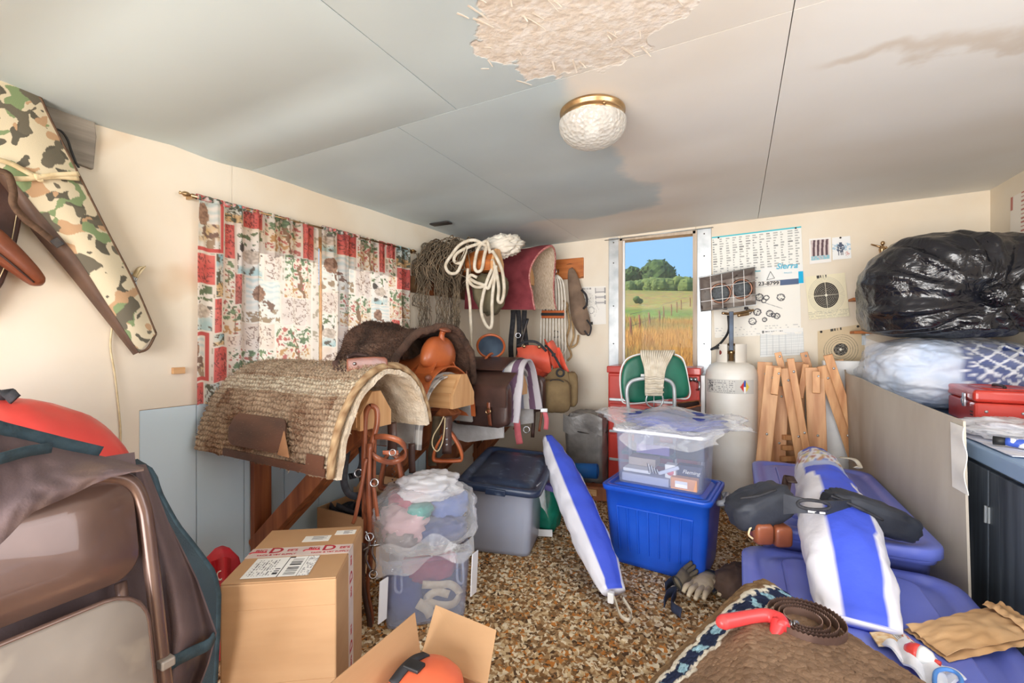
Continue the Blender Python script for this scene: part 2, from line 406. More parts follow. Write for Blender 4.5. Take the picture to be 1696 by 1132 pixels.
# ---- far wall
WX0, WX1, WZ0, WZ1 = -.975, -.325, 1.0, 2.205
wall_far = struct('wall_far', join(box((-2.5, YW+.01, -.02), (WX0, YW+.10, 2.5)), box((WX1, YW+.01, -.02), (1.7, YW+.10, 2.5)), box((WX0, YW+.01, -.02), (WX1, YW+.10, WZ0)), box((WX0, YW+.01, WZ1), (WX1, YW+.10, 2.5))), M['pine'], smooth=False)
def fpanel(x0, x1, z0, z1): return part('panel', box((x0+.001, YW, z0), (x1-.001, YW+.010, z1)), M['cream'], wall_far, smooth=False, bevel=.0012, segs=1)
fpanel(-2.5, WX0, 0, 2.4); fpanel(WX0, WX1, WZ1, 2.4); fpanel(WX0, WX1, 0, WZ0); fpanel(WX1, 1.54, 0, 2.4)
w2 = struct('window_2', join(box((WX0-.012, YW-.012, WZ0-.03), (WX0+.022, YW+.10, WZ1+.02)), box((WX1-.022, YW-.012, WZ0-.03), (WX1+.012, YW+.10, WZ1+.02)), box((WX0, YW-.012, WZ1-.004), (WX1, YW+.10, WZ1+.022)), box((WX0, YW-.03, WZ0-.03), (WX1, YW+.10, WZ0+.02))), M['palewood'], smooth=False)
part('pane', box((WX0+.02, YW+.05, WZ0+.02), (WX1-.02, YW+.055, WZ1)), M['glass'], w2, smooth=False)
part('inner_stop', box((WX0+.022, YW+.01, WZ0+.02), (WX0+.040, YW+.03, WZ1)), M['white'], w2, smooth=False)
for x0, x1 in ((WX0-.105, WX0-.012), (WX1+.012, WX1+.125)):
    c_ = part('casing', box((x0, YW-.010, .55), (x1, YW, WZ1+.03)), M['steel'], w2, smooth=False, bevel=.003)
    for zz in (.9, 1.25, 1.6, 2.0, 2.19):
        part('nail', lathe([(0, .004), (.006, .003), (.006, 0)], 10, ((x0+x1)/2, YW-.010, zz), Matrix.Rotation(R(90), 3, 'X')), M['iron'], c_)
rod2 = part('curtain_wire', tube([(WX0-.14, YW-.02, WZ1+.012), (WX1+.14, YW-.02, WZ1+.030)], .004, 6, res=1), M['steel'], w2)
# ---- right and rear walls
side_win = (.05, 1.45, 1.0, 2.0)
wall_right = struct('wall_right', join(box((1.534, -1.5, -.02), (1.62, side_win[0], 2.5)), box((1.534, side_win[1], -.02), (1.62, 4.3, 2.5)), box((1.534, side_win[0], -.02), (1.62, side_win[1], side_win[2])), box((1.534, side_win[0], side_win[3]), (1.62, side_win[1], 2.5))), M['cream'], smooth=False)
struct('window_3', join(box((1.525, side_win[0]-.05, side_win[2]-.05), (1.62, side_win[0], side_win[3]+.05)), box((1.525, side_win[1], side_win[2]-.05), (1.62, side_win[1]+.05, side_win[3]+.05)), box((1.525, side_win[0], side_win[2]-.05), (1.62, side_win[1], side_win[2])), box((1.525, side_win[0], side_win[3]), (1.62, side_win[1], side_win[3]+.05))), M['pine_y'], smooth=False)
wall_back = struct('wall_back', join(box((-2.6, -1.48, -.02), (-1.85, -1.40, 2.5)), box((1.15, -1.48, -.02), (1.62, -1.40, 2.5)), box((-1.85, -1.48, 2.17), (1.15, -1.40, 2.5))), M['cream'], smooth=False)
# ---- ceiling of painted sheets; blue paint to the left, cream with old water stains to the right
def ceil_mat():
    m, t, N, L, P = _nt('ceiling_paint')
    P.inputs['Roughness'].default_value = .6
    g = N.new('ShaderNodeNewGeometry'); sx = N.new('ShaderNodeSeparateXYZ'); L.new(g.outputs['Position'], sx.inputs[0])
    def math_(op, a, b=None, c=None):
        n = N.new('ShaderNodeMath'); n.operation = op
        for i, x in enumerate((a, b, c)):
            if x is None: continue
            if isinstance(x, (int, float)): n.inputs[i].default_value = x
            else: L.new(x, n.inputs[i])
        return n.outputs[0]
    def nz(s, d=4, off=0, dis=0):
        mp = N.new('ShaderNodeMapping'); mp.inputs['Location'].default_value = (off, off, 0); L.new(g.outputs['Position'], mp.inputs[0])
        n = N.new('ShaderNodeTexNoise'); n.inputs['Scale'].default_value = s; n.inputs['Detail'].default_value = d; n.inputs['Distortion'].default_value = dis; L.new(mp.outputs[0], n.inputs['Vector']); return n.outputs[0]
    def sm(x, a, b):
        r = N.new('ShaderNodeMapRange'); r.inputs['From Min'].default_value = a; r.inputs['From Max'].default_value = b; r.interpolation_type = 'SMOOTHSTEP'; L.new(x, r.inputs[0]); return r.outputs[0]
    def mix(f, a, b):
        x = N.new('ShaderNodeMix'); x.data_type = 'RGBA'
        if isinstance(f, (int, float)): x.inputs[0].default_value = f
        else: L.new(f, x.inputs[0])
        for i, q in ((6, a), (7, b)):
            if isinstance(q, tuple): x.inputs[i].default_value = q
            else: L.new(q, x.inputs[i])
        return x.outputs[2]
    X, Y = sx.outputs[0], sx.outputs[1]
    # paint edge: X = -.70 near, wandering; cream also along the far wall
    e1 = math_('ADD', math_('MULTIPLY_ADD', nz(1.7, 5), .55, -.28), X)
    f1 = sm(e1, -.585, -.50)
    e2 = math_('ADD', math_('MULTIPLY_ADD', nz(2.2, 4, 3), .5, -.25), Y)
    f2 = sm(e2, 3.34, 3.46)
    fc = math_('MAXIMUM', f1, math_('MULTIPLY', f2, sm(X, -1.75, -1.3)))
    blue = mix(sm(nz(1.1, 5, 7), .35, .7), C(200, 215, 220), C(186, 203, 211))
    cream = mix(sm(nz(.9, 5, 11), .35, .7), C(228, 229, 227), C(222, 219, 212))
    col = mix(fc, blue, cream)
    # tide mark of an old leak on the right
    d = math_('ADD', math_('MULTIPLY_ADD', X, -.12, Y), math_('MULTIPLY_ADD', nz(2.4, 5, 21), .75, -.37))
    tide = math_('MULTIPLY', sm(d, 1.84, 1.93), sm(math_('MULTIPLY', d, -1), -1.99, -1.935))
    tide = math_('MULTIPLY', tide, sm(X, .20, .36))
    col = mix(math_('MULTIPLY', tide, .5), col, C(190, 172, 150))
    # bare patch where paint flaked off
    rx = math_('DIVIDE', math_('ADD', X, .43), .36); ry = math_('DIVIDE', math_('SUBTRACT', Y, 1.30), .30)
    rr = math_('ADD', math_('ADD', math_('MULTIPLY', rx, rx), math_('MULTIPLY', ry, ry)), math_('MULTIPLY_ADD', nz(9, 5, 2), 1.6, -.8))
    bare = sm(math_('MULTIPLY', rr, -1), -.80, -.70)
    col = mix(bare, col, mix(sm(nz(30, 4), .4, .6), C(232, 228, 222), C(222, 213, 201)))
    L.new(col, P.inputs['Base Color'])
    h = math_('ADD', math_('MULTIPLY', nz(5, 6), .3), math_('MULTIPLY', bare, math_('MULTIPLY', nz(45, 4), -1.0)))
    b = N.new('ShaderNodeBump'); b.inputs['Strength'].default_value = .6; b.inputs['Distance'].default_value = .006; L.new(h, b.inputs['Height']); L.new(b.outputs[0], P.inputs['Normal'])
    return m
M['ceil'] = ceil_mat()
ceiling = struct('ceiling', box((-2.62, -1.5, 2.40), (1.65, 4.3, 2.48)), M['pine_y'], smooth=False)
def cpanel(x0, x1, y0, y1, sag=.012):
    g_ = .0016
    def f(u, v):
        X = x0+g_+(x1-x0-2*g_)*u; Y = y0+g_+(y1-y0-2*g_)*v
        k = Y/.40
        return Vector((X, Y, ceilz(X, Y)-sag*abs(math.sin(math.pi*(Y-1.18)/.6))*(4*u*(1-u))**.6*.5*min(1, abs(Y-1.56)*5)-.002*N3((X, Y, 0), 2)))
    V, F, UV = grid(f, 25, 41)
    return part('panel', (V, [tuple(reversed(q)) for q in F]), M['ceil'], ceiling, solid=.012, soff=-1)
for a in ((-2.60, -1.03, -1.40, 1.56, .05), (-1.03, .146, -1.40, 1.56), (.146, 1.54, -1.40, 1.56), (-2.60, -1.34, 1.56, 4.205, .014), (-1.34, .146, 1.56, 4.205), (.146, 1.54, 1.56, 4.205, .006)): cpanel(*a)
# curling paint flakes at the bare patch
fl = mat('cream_paint_flake', C(236, 230, 220), C(222, 210, 194), 20, .7)
rf = random.Random(5); fV = ([], [])
for i in range(40):
    a = rf.uniform(0, 2*math.pi); rr = math.sqrt(rf.uniform(.1, 1.15))
    x = -.43+.36*rr*math.cos(a); yy = 1.30+.28*rr*math.sin(a)
    if yy > 1.555: yy = 1.55-rf.random()*.05
    L_, W_ = rf.uniform(.02, .07), rf.uniform(.003, .008); an = rf.gauss(1.25, .4); cu = rf.uniform(.002, .007); z = ceilz(x, yy)-.003
    t = Vector((math.cos(an), math.sin(an), 0)); s = Vector((-t.y, t.x, 0))
    g = grid(lambda u, v: Vector((x, yy, z))+t*L_*(u-.5)+s*W_*(v-.5)*(1-.5*u)-Vector((0, 0, cu*u*u)), 4, 2)
    fV = join(fV, g)
o = part('paint_flakes', fV, fl, ceiling, solid=.0006); o['kind'] = 'stuff'
# baseboard along the far wall
struct('baseboard_far', box((-2.2, YW-.016, 0), (-.2, YW, .07)), M['pine_x'], smooth=False, bevel=.003)
# ================================================================== outside: hillside pasture
def hill(X, Y):
    # rises away from the shed
    d = max(0, Y-5); l = max(0, -2.6-X)
    z = .55+.055*d+.0012*d*d if d < 55 else .55+.055*55+.0012*3025+.02*(d-55)
    z += .10*l if l < 40 else 4+.02*(l-40)
    z += .25*math.sin(X*.13+1)*min(1, d/30)
    return z-.55 if (d == 0 and l == 0) else z - .35*math.exp(-d*.4-l*.4)
def pasture_mat():
    m, t, N, L, P = _nt('dry_grass_pasture'); P.inputs['Roughness'].default_value = .95; P.inputs['Specular IOR Level'].default_value = .05
    g = N.new('ShaderNodeNewGeometry'); sx = N.new('ShaderNodeSeparateXYZ'); L.new(g.outputs['Position'], sx.inputs[0])
    n = N.new('ShaderNodeTexNoise'); n.inputs['Scale'].default_value = .16; n.inputs['Detail'].default_value = 6; L.new(g.outputs['Position'], n.inputs['Vector'])
    a = N.new('ShaderNodeMath'); a.operation = 'MULTIPLY_ADD'; a.inputs[1].default_value = 22; L.new(n.outputs[0], a.inputs[0]); L.new(sx.outputs[1], a.inputs[2])
    r = N.new('ShaderNodeMapRange'); r.inputs['From Min'].default_value = 0; r.inputs['From Max'].default_value = 100; L.new(a.outputs[0], r.inputs[0])
    cr = N.new('ShaderNodeValToRGB'); e = cr.color_ramp
    pts = [(.0, C(214, 160, 74)), (.27, C(226, 176, 92)), (.32, C(150, 152, 70)), (.42, C(120, 136, 58)), (.50, C(172, 148, 84)), (.66, C(166, 142, 84)), (.76, C(110, 130, 52))]
    e.elements[0].position = pts[0][0]; e.elements[0].color = pts[0][1]; e.elements[1].position = pts[1][0]; e.elements[1].color = pts[1][1]
    for p, c in pts[2:]: x = e.elements.new(p); x.color = c
    L.new(r.outputs[0], cr.inputs[0])
    n2 = N.new('ShaderNodeTexNoise'); n2.inputs['Scale'].default_value = 1.6; n2.inputs['Detail'].default_value = 8; L.new(g.outputs['Position'], n2.inputs['Vector'])
    mx = N.new('ShaderNodeMix'); mx.data_type = 'RGBA'; mx.blend_type = 'OVERLAY'; mx.inputs[0].default_value = .7; L.new(cr.outputs[0], mx.inputs[6]); L.new(n2.outputs['Color'], mx.inputs[7])
    hs = N.new('ShaderNodeHueSaturation'); hs.inputs['Saturation'].default_value = 1.0; hs.inputs['Value'].default_value = 1.0; L.new(mx.outputs[2], hs.inputs['Color'])
    L.new(hs.outputs[0], P.inputs['Base Color']); return m
gx = np.concatenate([np.linspace(-90, -12, 40), np.linspace(-11.5, 8, 60), np.linspace(9, 60, 25)]); gy = np.concatenate([np.linspace(-25, 3, 20), np.linspace(3.4, 30, 70), np.linspace(31, 140, 60)])
hv = [(x, y, hill(x, y)-.25*(1 if y < 5 and x > -3 else 0)-(.6 if -2.9 < x < 2 and -2 < y < 4.6 else 0)) for y in gy for x in gx]
nx_ = len(gx)
hf = [(j*nx_+i, j*nx_+i+1, (j+1)*nx_+i+1, (j+1)*nx_+i) for j in range(len(gy)-1) for i in range(nx_-1)]
ground = struct('ground', (hv, hf), pasture_mat())
# tall dry grass, beyond counting
M['grass'] = mat('tall_dry_grass', C(232, 180, 92), C(196, 134, 52), .8, .9, c3=C(168, 160, 84), s3=.35, lo3=.5, hi3=.65)
rg = random.Random(2); gV, gF = [], []
def blade(x, y, h, wd):
    z = hill(x, y)-.03; a = rg.uniform(0, math.pi); s = Vector((math.cos(a), math.sin(a), 0))*wd; ln = Vector((rg.gauss(0, .16), rg.gauss(0, .16), 1))*h; k = len(gV)
    p = Vector((x, y, z)); gV.extend([p-s, p+s, p+ln*.55+s*.6, p+ln]); gF.append((k, k+1, k+2)); gF.append((k, k+2, k+3))
for i in range(22000):
    Y = 5.5+19*rg.random()**1.4; px = rg.uniform(960, 1240); r_ = ray(px, 566); X = r_.x/r_.y*Y
    blade(X, Y, rg.uniform(.25, .5), .006+.0006*Y)
for i in range(7000):
    l = 3.2+14*rg.random()**1.3; px = rg.uniform(300, 720); r_ = ray(px, 566); X = -l; blade(X, r_.y/r_.x*X, rg.uniform(.25, .5), .007+.0006*l)
tag(part('tall_grass', (gV, gF), M['grass'], ground, smooth=False), kind='stuff')
# trees on the crest
M['leaf'] = mat('oak_leaves', C(86, 112, 48), C(46, 72, 30), 1.2, .8, lo=.4, hi=.6)
M['leaf2'] = mat('brush_leaves', C(128, 140, 66), C(84, 102, 44), 1.2, .8)
M['bark'] = mat('bark', C(92, 74, 58), C(62, 50, 40), 3, .9)
def tree(name, label, px, Y, hgt, wid, seed, m, group=None, trunk=True, nl=900, dz=0):
    r_ = ray(px, 566); X = r_.x/r_.y*Y; z = hill(X, Y)+dz; rnd = random.Random(seed)
    t = thing(name, label, 'tree' if trunk else 'bush', (X, Y, z), 0, group)
    V, F = [], []; lobes = []
    for i in range(9 if trunk else 6):
        a = rnd.uniform(0, 6.28); q = rnd.random()**.5
        lobes.append((Vector((X+wid*.33*q*math.cos(a), Y+wid*.33*q*math.sin(a), z+hgt*(rnd.uniform(.35, .82) if trunk else rnd.uniform(.3, .6)))), rnd.uniform(.22, .36)*wid))
    for i in range(nl):
        c_, rr = rnd.choice(lobes); d = Vector((rnd.gauss(0, 1), rnd.gauss(0, 1), rnd.gauss(0, .8))).normalized()
        p = c_+d*rr*rnd.uniform(.7, 1.05); p.z = max(p.z, z+.05); s = wid*.045*rnd.uniform(.6, 1.4)
        a = Vector((rnd.gauss(0, 1), rnd.gauss(0, 1), rnd.gauss(0, 1))).normalized(); b = a.orthogonal().normalized(); k = len(V)
        V += [p-a*s, p+b*s*.6, p+a*s, p-b*s*.6]; F.append((k, k+1, k+2, k+3))
    core = join(*[blob(c_, (rr*.9,)*3, nu=14, nv=8, amp=.2, sc=2, seed=seed) for c_, rr in lobes])
    part('crown', join((V, F), core), m, t, smooth=False)
    if trunk: part('trunk', tube([(X, Y, z-.2), (X+.1, Y, z+hgt*.3), (X, Y, z+hgt*.6)], [.18, .14, .08], 8), M['bark'], t)
    return t
tree('oak_tree', 'dark green oak with a broad crown on the hill outside the window', 1096, 74, 4.6, 6.6, 3, M['leaf'], dz=.4)
tree('oak_tree', 'smaller round dark green oak at the left edge of the window view', 1040, 72, 4.2, 3.8, 4, M['leaf'], dz=.2)
BL = ['olive brush clump below the gap between the two oaks', 'olive brush clump below the left side of the broad oak', 'olive brush clump below the middle of the broad oak', 'tall olive brush clump just right of the broad oak', 'tall olive brush second from the right edge of the window view', 'olive brush at the right edge of the window view', 'low olive brush below the smaller oak', 'low olive brush at the left edge of the window view']
for i, (px, Y, h, wd, dz) in enumerate([(1064, 68, 2.0, 3.8, 0), (1082, 65, 2.0, 3.6, 0), (1104, 65, 2.0, 3.4, 0), (1122, 66, 2.6, 3.8, 0), (1141, 66, 2.5, 3.8, 0), (1158, 67, 2.4, 4, 0), (1048, 66, 1.5, 3.2, 0), (1022, 68, 1.8, 4, 0)]):
    tree('brush', BL[i], px, Y, h, wd, 20+i, M['leaf2'], 'brush along the hilltop', False, 350, dz)
tree('lone_bush', 'single small dark bush in the tan pasture outside', 1056, 40, 1.0, .75, 41, M['leaf'], None, False, 300)
# wire fence running up the hill
fen = thing('pasture_fence', 'weathered post and wire fence crossing the pasture outside the window', 'fence', (-1, 20, hill(-1, 20)))
posts = [(1044, 15), (1059, 17), (1075, 19.5), (1092, 22), (1099, 27), (1112, 30), (1121, 33), (1128, 36), (1143, 40)]
tops = []
for px, Y in posts:
    r_ = ray(px, 566); X = r_.x/r_.y*Y; z = hill(X, Y); hh = .75
    part('post', tube([(X, Y, z-.2), (X+.02, Y, z+hh*.5), (X-.01, Y, z+hh)], .035, 7, res=2), M['redwood'], fen); tops.append(Vector((X, Y, z)))
for k in (.45, .85): part('wire', tube([p+Vector((0, 0, k)) for p in tops], .007, 4, res=1), M['iron'], fen)
# ================================================================== left wall: curtains, rifle case, scabbards
def rnd01(*a):
    return (math.sin(a[0]*127.1+a[1]*311.7)*43758.5453) % 1
def mixl(a, b, f): return tuple(a[i]+(b[i]-a[i])*max(0, min(1, f)) for i in range(3))
LC = lambda *c: C(*c)[:3]
def print_patch(kind, a, b, Y, z, wY, hZ, sd):
    # a right, b down inside one printed block; returns linear colour
    e = min(a*wY, (1-a)*wY, b*hZ, (1-b)*hZ)
    n1 = FB((Y, z, sd), 38, sd); n2 = N3((Y, z, sd), 90, sd+3); n3 = FB((Y, z, sd), 16, sd+9)
    if e < .005: return LC(240, 236, 228)
    tw = abs(FB((Y*1.2, z, sd), 24, sd+1, 3))   # twig-like lines
    if kind in ('red', 'dred'):
        base = LC(214, 78, 76) if kind == 'red' else LC(176, 106, 96)
        r_ = math.hypot(a-.5, (b-.5)*.8); ln = abs(math.sin(math.atan2(b-.7, a-.5)*7+sd+3*n3))
        if r_ < .42 and (tw < .07 or (ln < .22 and n1 > -.25)): return LC(130, 36, 42)
        return mixl(base, LC(226, 112, 106), .5+n3)
    if kind in ('grey', 'tan'):
        base = LC(222, 212, 206) if kind == 'grey' else LC(232, 218, 204)
        r_ = math.hypot(a-.5, (b-.5)); ln = abs(math.sin(math.atan2(b-.8, a-.5)*9+sd+4*n3))
        if r_ < .45 and (tw < .06 or (ln < .16 and n1 > -.2)): return LC(146, 122, 112)
        return mixl(base, LC(240, 232, 226), .5+n3)
    if kind in ('pine', 'rpine'):
        if kind == 'rpine' and e < .022: return LC(206, 70, 70)
        if kind == 'rpine' and e < .026: return LC(240, 236, 228)
        c = mixl(LC(240, 240, 236), LC(186, 214, 220), .25+.5*math.sin(b*48+3*n3)*(1-b)+.3*(.5-b))
        if kind == 'rpine' and b > .5: c = mixl(c, LC(216, 184, 122), .3+n3)
        q = math.hypot((a-.36)/.19, (b-.36)/.19)
        if q < 1+.2*n2: return mixl(LC(112, 76, 60), LC(176, 140, 118), .5+.9*n2)
        q = math.hypot((a-.55)/.22, (b-.62)/.13)
        if q < 1+.3*n2 and n1 > -.12: return LC(120, 92, 80)
        if b > .7 and n1 > .12: return LC(160, 140, 116)
        return c
    if kind == 'duck':
        c = mixl(LC(242, 240, 236), LC(176, 210, 216), (b-.72)*5+n3)
        q = math.hypot((a-.58)/.34, (b-.58)/.15)
        if q < 1+.15*n2: return mixl(LC(176, 164, 152), LC(226, 216, 206), .5+n2)
        q = math.hypot((a-.24)/.12, (b-.42)/.10)
        if q < 1: return LC(58, 56, 56)
        if b < .35 and n1 > .16: return LC(92, 118, 84)
        if n1 > .34: return LC(90, 86, 80)
        return c
    if kind == 'teal':
        c = mixl(LC(138, 196, 210), LC(226, 232, 224), b*1.4+n3)
        if b > .66: c = mixl(LC(206, 166, 104), LC(234, 214, 170), .5+n3)
        if n1 > .14: return LC(74, 84, 66)
        if tw < .05: return LC(98, 74, 60)
        return c
    c = mixl(LC(240, 238, 230), LC(232, 222, 204), b+n3)
    if b < .6 and n1 > .18: return mixl(LC(120, 150, 110), LC(84, 112, 84), .5+n2*2)
    if abs(a-.55-.25*(b-.5)-.1*n3) < .035 and b > .2: return LC(136, 104, 78)
    if b > .6 and n1 > .26: return LC(196, 152, 100)
    if n1 < -.36: return LC(190, 106, 100)
    return c
def rects(L):
    out = []
    for i, (x0, y0, x1, y1, k) in enumerate(L):
        c_ = [atL(x, y, .04) for x, y in ((x0, y0), (x1, y0), (x0, y1), (x1, y1))]
        xm = (x0+x1)/2; top = atL(xm, y0, .04).z; bot = atL(xm, y1, .04).z
        out.append(((c_[0].y+c_[2].y)/2, (c_[1].y+c_[3].y)/2, top, bot, k, i*1.37+.5))
    return out
left_r = rects([(313, 322, 370, 419, 'rpine'), (312, 419, 353, 471, 'red'), (370, 328, 401, 370, 'teal'), (401, 334, 435, 381, 'red'), (371, 370, 387, 429, 'red'), (387, 381, 435, 458, 'duck'), (436, 345, 496, 421, 'tree'), (496, 372, 519, 431, 'red'), (435, 418, 468, 468, 'grey'), (469, 424, 516, 495, 'tree'), (352, 421, 370, 495, 'teal'), (370, 430, 385, 495, 'tree'), (384, 451, 399, 505, 'dred'), (303, 471, 350, 549, 'duck'), (350, 494, 366, 552, 'red'), (366, 496, 398, 554, 'tree'), (405, 462, 464, 535, 'pine'), (464, 489, 516, 540, 'grey'), (398, 535, 453, 579, 'tan'), (453, 540, 516, 600, 'tree'), (300, 549, 348, 634, 'rpine'), (348, 552, 373, 574, 'teal'), (350, 574, 377, 634, 'red'), (296, 634, 338, 680, 'red'), (338, 634, 362, 680, 'teal'), (373, 554, 399, 576, 'tan'), (377, 577, 451, 640, 'tree'), (451, 600, 516, 660, 'red')])
right_r = rects([(519, 370, 556, 418, 'duck'), (556, 378, 588, 426, 'red'), (588, 386, 624, 449, 'tree'), (624, 395, 638, 453, 'red'), (638, 399, 654, 430, 'red'), (654, 402, 680, 445, 'teal'), (655, 445, 682, 482, 'red'), (523, 418, 585, 484, 'pine'), (585, 448, 613, 492, 'grey'), (613, 453, 640, 506, 'duck'), (523, 484, 560, 521, 'grey'), (560, 488, 613, 542, 'tree'), (640, 430, 655, 476, 'tree'), (641, 480, 682, 529, 'tree'), (644, 529, 660, 552, 'red'), (523, 521, 556, 575, 'duck'), (556, 542, 613, 580, 'tan'), (613, 506, 643, 552, 'pine'), (660, 529, 682, 552, 'tree'), (523, 575, 600, 660, 'tan')])
M['curtain'] = printmat('printed_curtain', .9, .2, 400, trans=.62)
def curtain(name, label, y0, y1, z1, z0, rl, kf, seed):
    o = thing(name, label, 'curtain', (wallx((y0+y1)/2)+.05, (y0+y1)/2, z0), 0, 'printed curtains')
    col = []
    nu, nv = int((y1-y0)/.0042), int((z1-z0)/.0046)
    def f(u, v):
        Y = y0+(y1-y0)*u; z = z1+(z0-z1)*v
        g = .010*math.sin(u*kf*6.283+seed+1.2*N3((u*3, v*1.2, 0), 1.5, seed))*(1-.35*v)+.006*math.sin(u*kf*14.1+2*seed)*(1-v)**2+.008*N3((u*4, v*2, 0), 1, seed)
        if v < .03: g *= .4
        X = wallx(Y)+.052+g
        c = None
        for a0, a1, t, b, k, sd in rl:
            if a0 <= Y < a1 and b < z <= t: c = print_patch(k, (Y-a0)/(a1-a0), (t-z)/(t-b), Y, z, a1-a0, t-b, sd); break
        if c is None:
            n = FB((Y, z, seed), 30, seed); c = LC(236, 230, 222) if n < .16 else LC(176, 168, 150)
        col.append(mixl(c, LC(240, 234, 226), .10))
        return Vector((X, Y+.004*math.cos(u*kf*6.28+seed), z+.006*math.sin(u*kf*6.28)*v))
    g = grid(f, nu, nv)
    part('cloth', g, M['curtain'], o, col=col)
    part('rod_pocket', grid(lambda u, v: Vector((wallx(y0)+.052+.013*math.cos(v*6.283)+.004*math.sin(u*kf*14), y0+(y1-y0)*u, z1-.012+.014*math.sin(v*6.283))), 80, 12, cv=True), mat(name+'_pocket', C(176, 186, 180), C(196, 92, 88), 30, .9, c3=C(90, 96, 84), s3=45, lo3=.5, hi3=.55), o)
    return o
curtain('window_curtain', 'left printed curtain panel with red, white and pinecone blocks over the window', 1.262, 1.935, 1.975, .965, left_r, 7, 1.0)
curtain('window_curtain', 'right printed curtain panel hanging nearer the nets, with red and white blocks', 1.968, 2.765, 1.982, .965, right_r, 8, 2.6)
rd = thing('curtain_rod', 'thin brass curtain rod above the printed curtains', 'curtain rod', (wallx(2)+.05, 2, 1.96))
part('rod', tube([(wallx(1.2)+.05, 1.22, 1.962), (wallx(2.8)+.05, 2.80, 1.972)], .006, 8, res=1), M['brass'], rd)
part('finial', lathe([(0, -.03), (.006, -.028), (.013, -.012), (.012, .002), (.005, .012), (.008, .02), (.0, .022)], 14, (wallx(1.2)+.05, 1.212, 1.962), Matrix.Rotation(R(90), 3, 'X')), M['brass'], rd)
part('finial', lathe([(0, -.03), (.006, -.028), (.013, -.012), (.012, .002), (.005, .012), (.008, .02), (.0, .022)], 14, (wallx(2.8)+.05, 2.805, 1.972), Matrix.Rotation(R(-90), 3, 'X')), M['brass'], rd)
for yy in (1.25, 2.785): part('bracket', box((wallx(yy), yy-.006, 1.95), (wallx(yy)+.052, yy+.006, 1.972)), M['brass'], rd, smooth=False)
tag(part('wood_block', wl((0, atL(284, 615).y, 1.118), (.02, atL(304, 615).y, 1.148)), M['pine_y'], None, smooth=False, bevel=.002, loc=atL(294, 619)), 'small pale wood block nailed to the wall left of the curtains', 'wood block')
# ---- rifle case
M['camo'] = printmat('camouflage_canvas', .85, .25, 300)
M['brownweb'] = mat('brown_webbing', C(106, 80, 60), C(84, 62, 46), 60, .8, bump=.3, bscale=260)
M['gusset'] = mat('brown_vinyl', C(96, 70, 54), C(76, 54, 42), 9, .55, bump=.2, bscale=60)
rc = thing('rifle_case', 'camouflage canvas rifle case hanging slantwise on the left wall', 'rifle case', atL(230, 588, .05))
Lp = [(-64, 160), (-55, 235), (-18, 262), (22, 300), (72, 360), (124, 422), (178, 505), (230, 584)]
Rp = [(-20, 124), (30, 131), (62, 156), (84, 200), (132, 294), (178, 385), (222, 470), (258, 553)]
Lc = smoothpath([Vector((*p, 0)) for p in Lp], 12); Rc = smoothpath([Vector((*p, 0)) for p in Rp], 12)
def camo_col(p):
    q = (p.y, p.z, 0)
    def bl(o, s, th): return FB(q, s*.92, o, 2)+.05*N3(q, 60, o) > th
    if bl(31, 15, .27): return LC(104, 98, 84)
    if bl(5, 14, .28): return LC(126, 144, 104)
    if bl(17, 13, .25): return LC(184, 150, 116)
    if bl(47, 19, .26): return LC(92, 88, 76)
    return LC(206, 194, 166)
col = []
def f(u, v):
    i = v*(len(Lc)-1); a = min(int(i), len(Lc)-2); l = Lc[a].lerp(Lc[a+1], i-a); r_ = Rc[a].lerp(Rc[a+1], i-a); q = l.lerp(r_, u)
    p = atL(q.x, q.y, .085+.02*math.sin(math.pi*u)*min(1, 8*v+.3, 8*(1-v)+.2)); col.append(camo_col(p)); return p
g = grid(f, 120, 320); part('canvas_body', g, M['camo'], rc, col=col, solid=.055, soff=1)
ed = [atL(p.x, p.y, .082) for p in Lc]; edr = [atL(p.x, p.y, .082) for p in Rc]
part('piping', tube(edr, .0055, 6, res=1), M['brownweb'], rc)
part('piping', tube([edr[0]]+ed[:8], .0055, 6, res=1), M['brownweb'], rc)
part('piping', tube([ed[-1], atL(245, 577, .082), edr[-1]], .0055, 6), M['brownweb'], rc)
gs = [(-18, 262), (22, 300), (72, 360), (124, 422), (178, 505), (230, 584)]; go = [(-30, 272), (6, 312), (54, 382), (110, 448), (168, 520), (222, 588)]
gi = smoothpath([Vector((*p, 0)) for p in gs], 8); gO = smoothpath([Vector((*p, 0)) for p in go], 8)
part('gusset', grid(lambda u, v: (lambda i: atL(*gi[i].lerp(gO[i], u).xy, .084-.05*u*u))(int(v*(len(gi)-1))), 6, len(gi)), M['gusset'], rc, solid=.006)
M['tie'] = mat('cream_cotton_tape', C(222, 204, 166), C(200, 178, 136), 30, .9, bump=.3, bscale=200)
for k, P_ in enumerate(([(-12, 262), (20, 272), (60, 292), (95, 293), (131, 296)], [(18, 296), (50, 296), (90, 290), (131, 288)], [(60, 288), (64, 297), (72, 298)])):
    part('tie_strap', strap([atL(x, y, .115) for x, y in P_], .017, .004, (0, .1, 1)), M['tie'], rc)
part('carry_strap', strap([atL(-5, 282, .12), atL(14, 290, .125), atL(22, 318, .13), atL(22, 338, .13), atL(40, 362, .12), atL(70, 385, .11), atL(92, 404, .10)], .022, .004, (0, 1, .55)), M['brownweb'], rc)
part('strap_buckle', join(beam(atL(88, 396, .104), atL(101, 408, .104), .008, .03)), M['iron'], rc, smooth=False, bevel=.002)
part('zip_pull', beam(atL(100, 232, .085), atL(112, 262, .08), .004, .006), M['black'], rc, smooth=False)
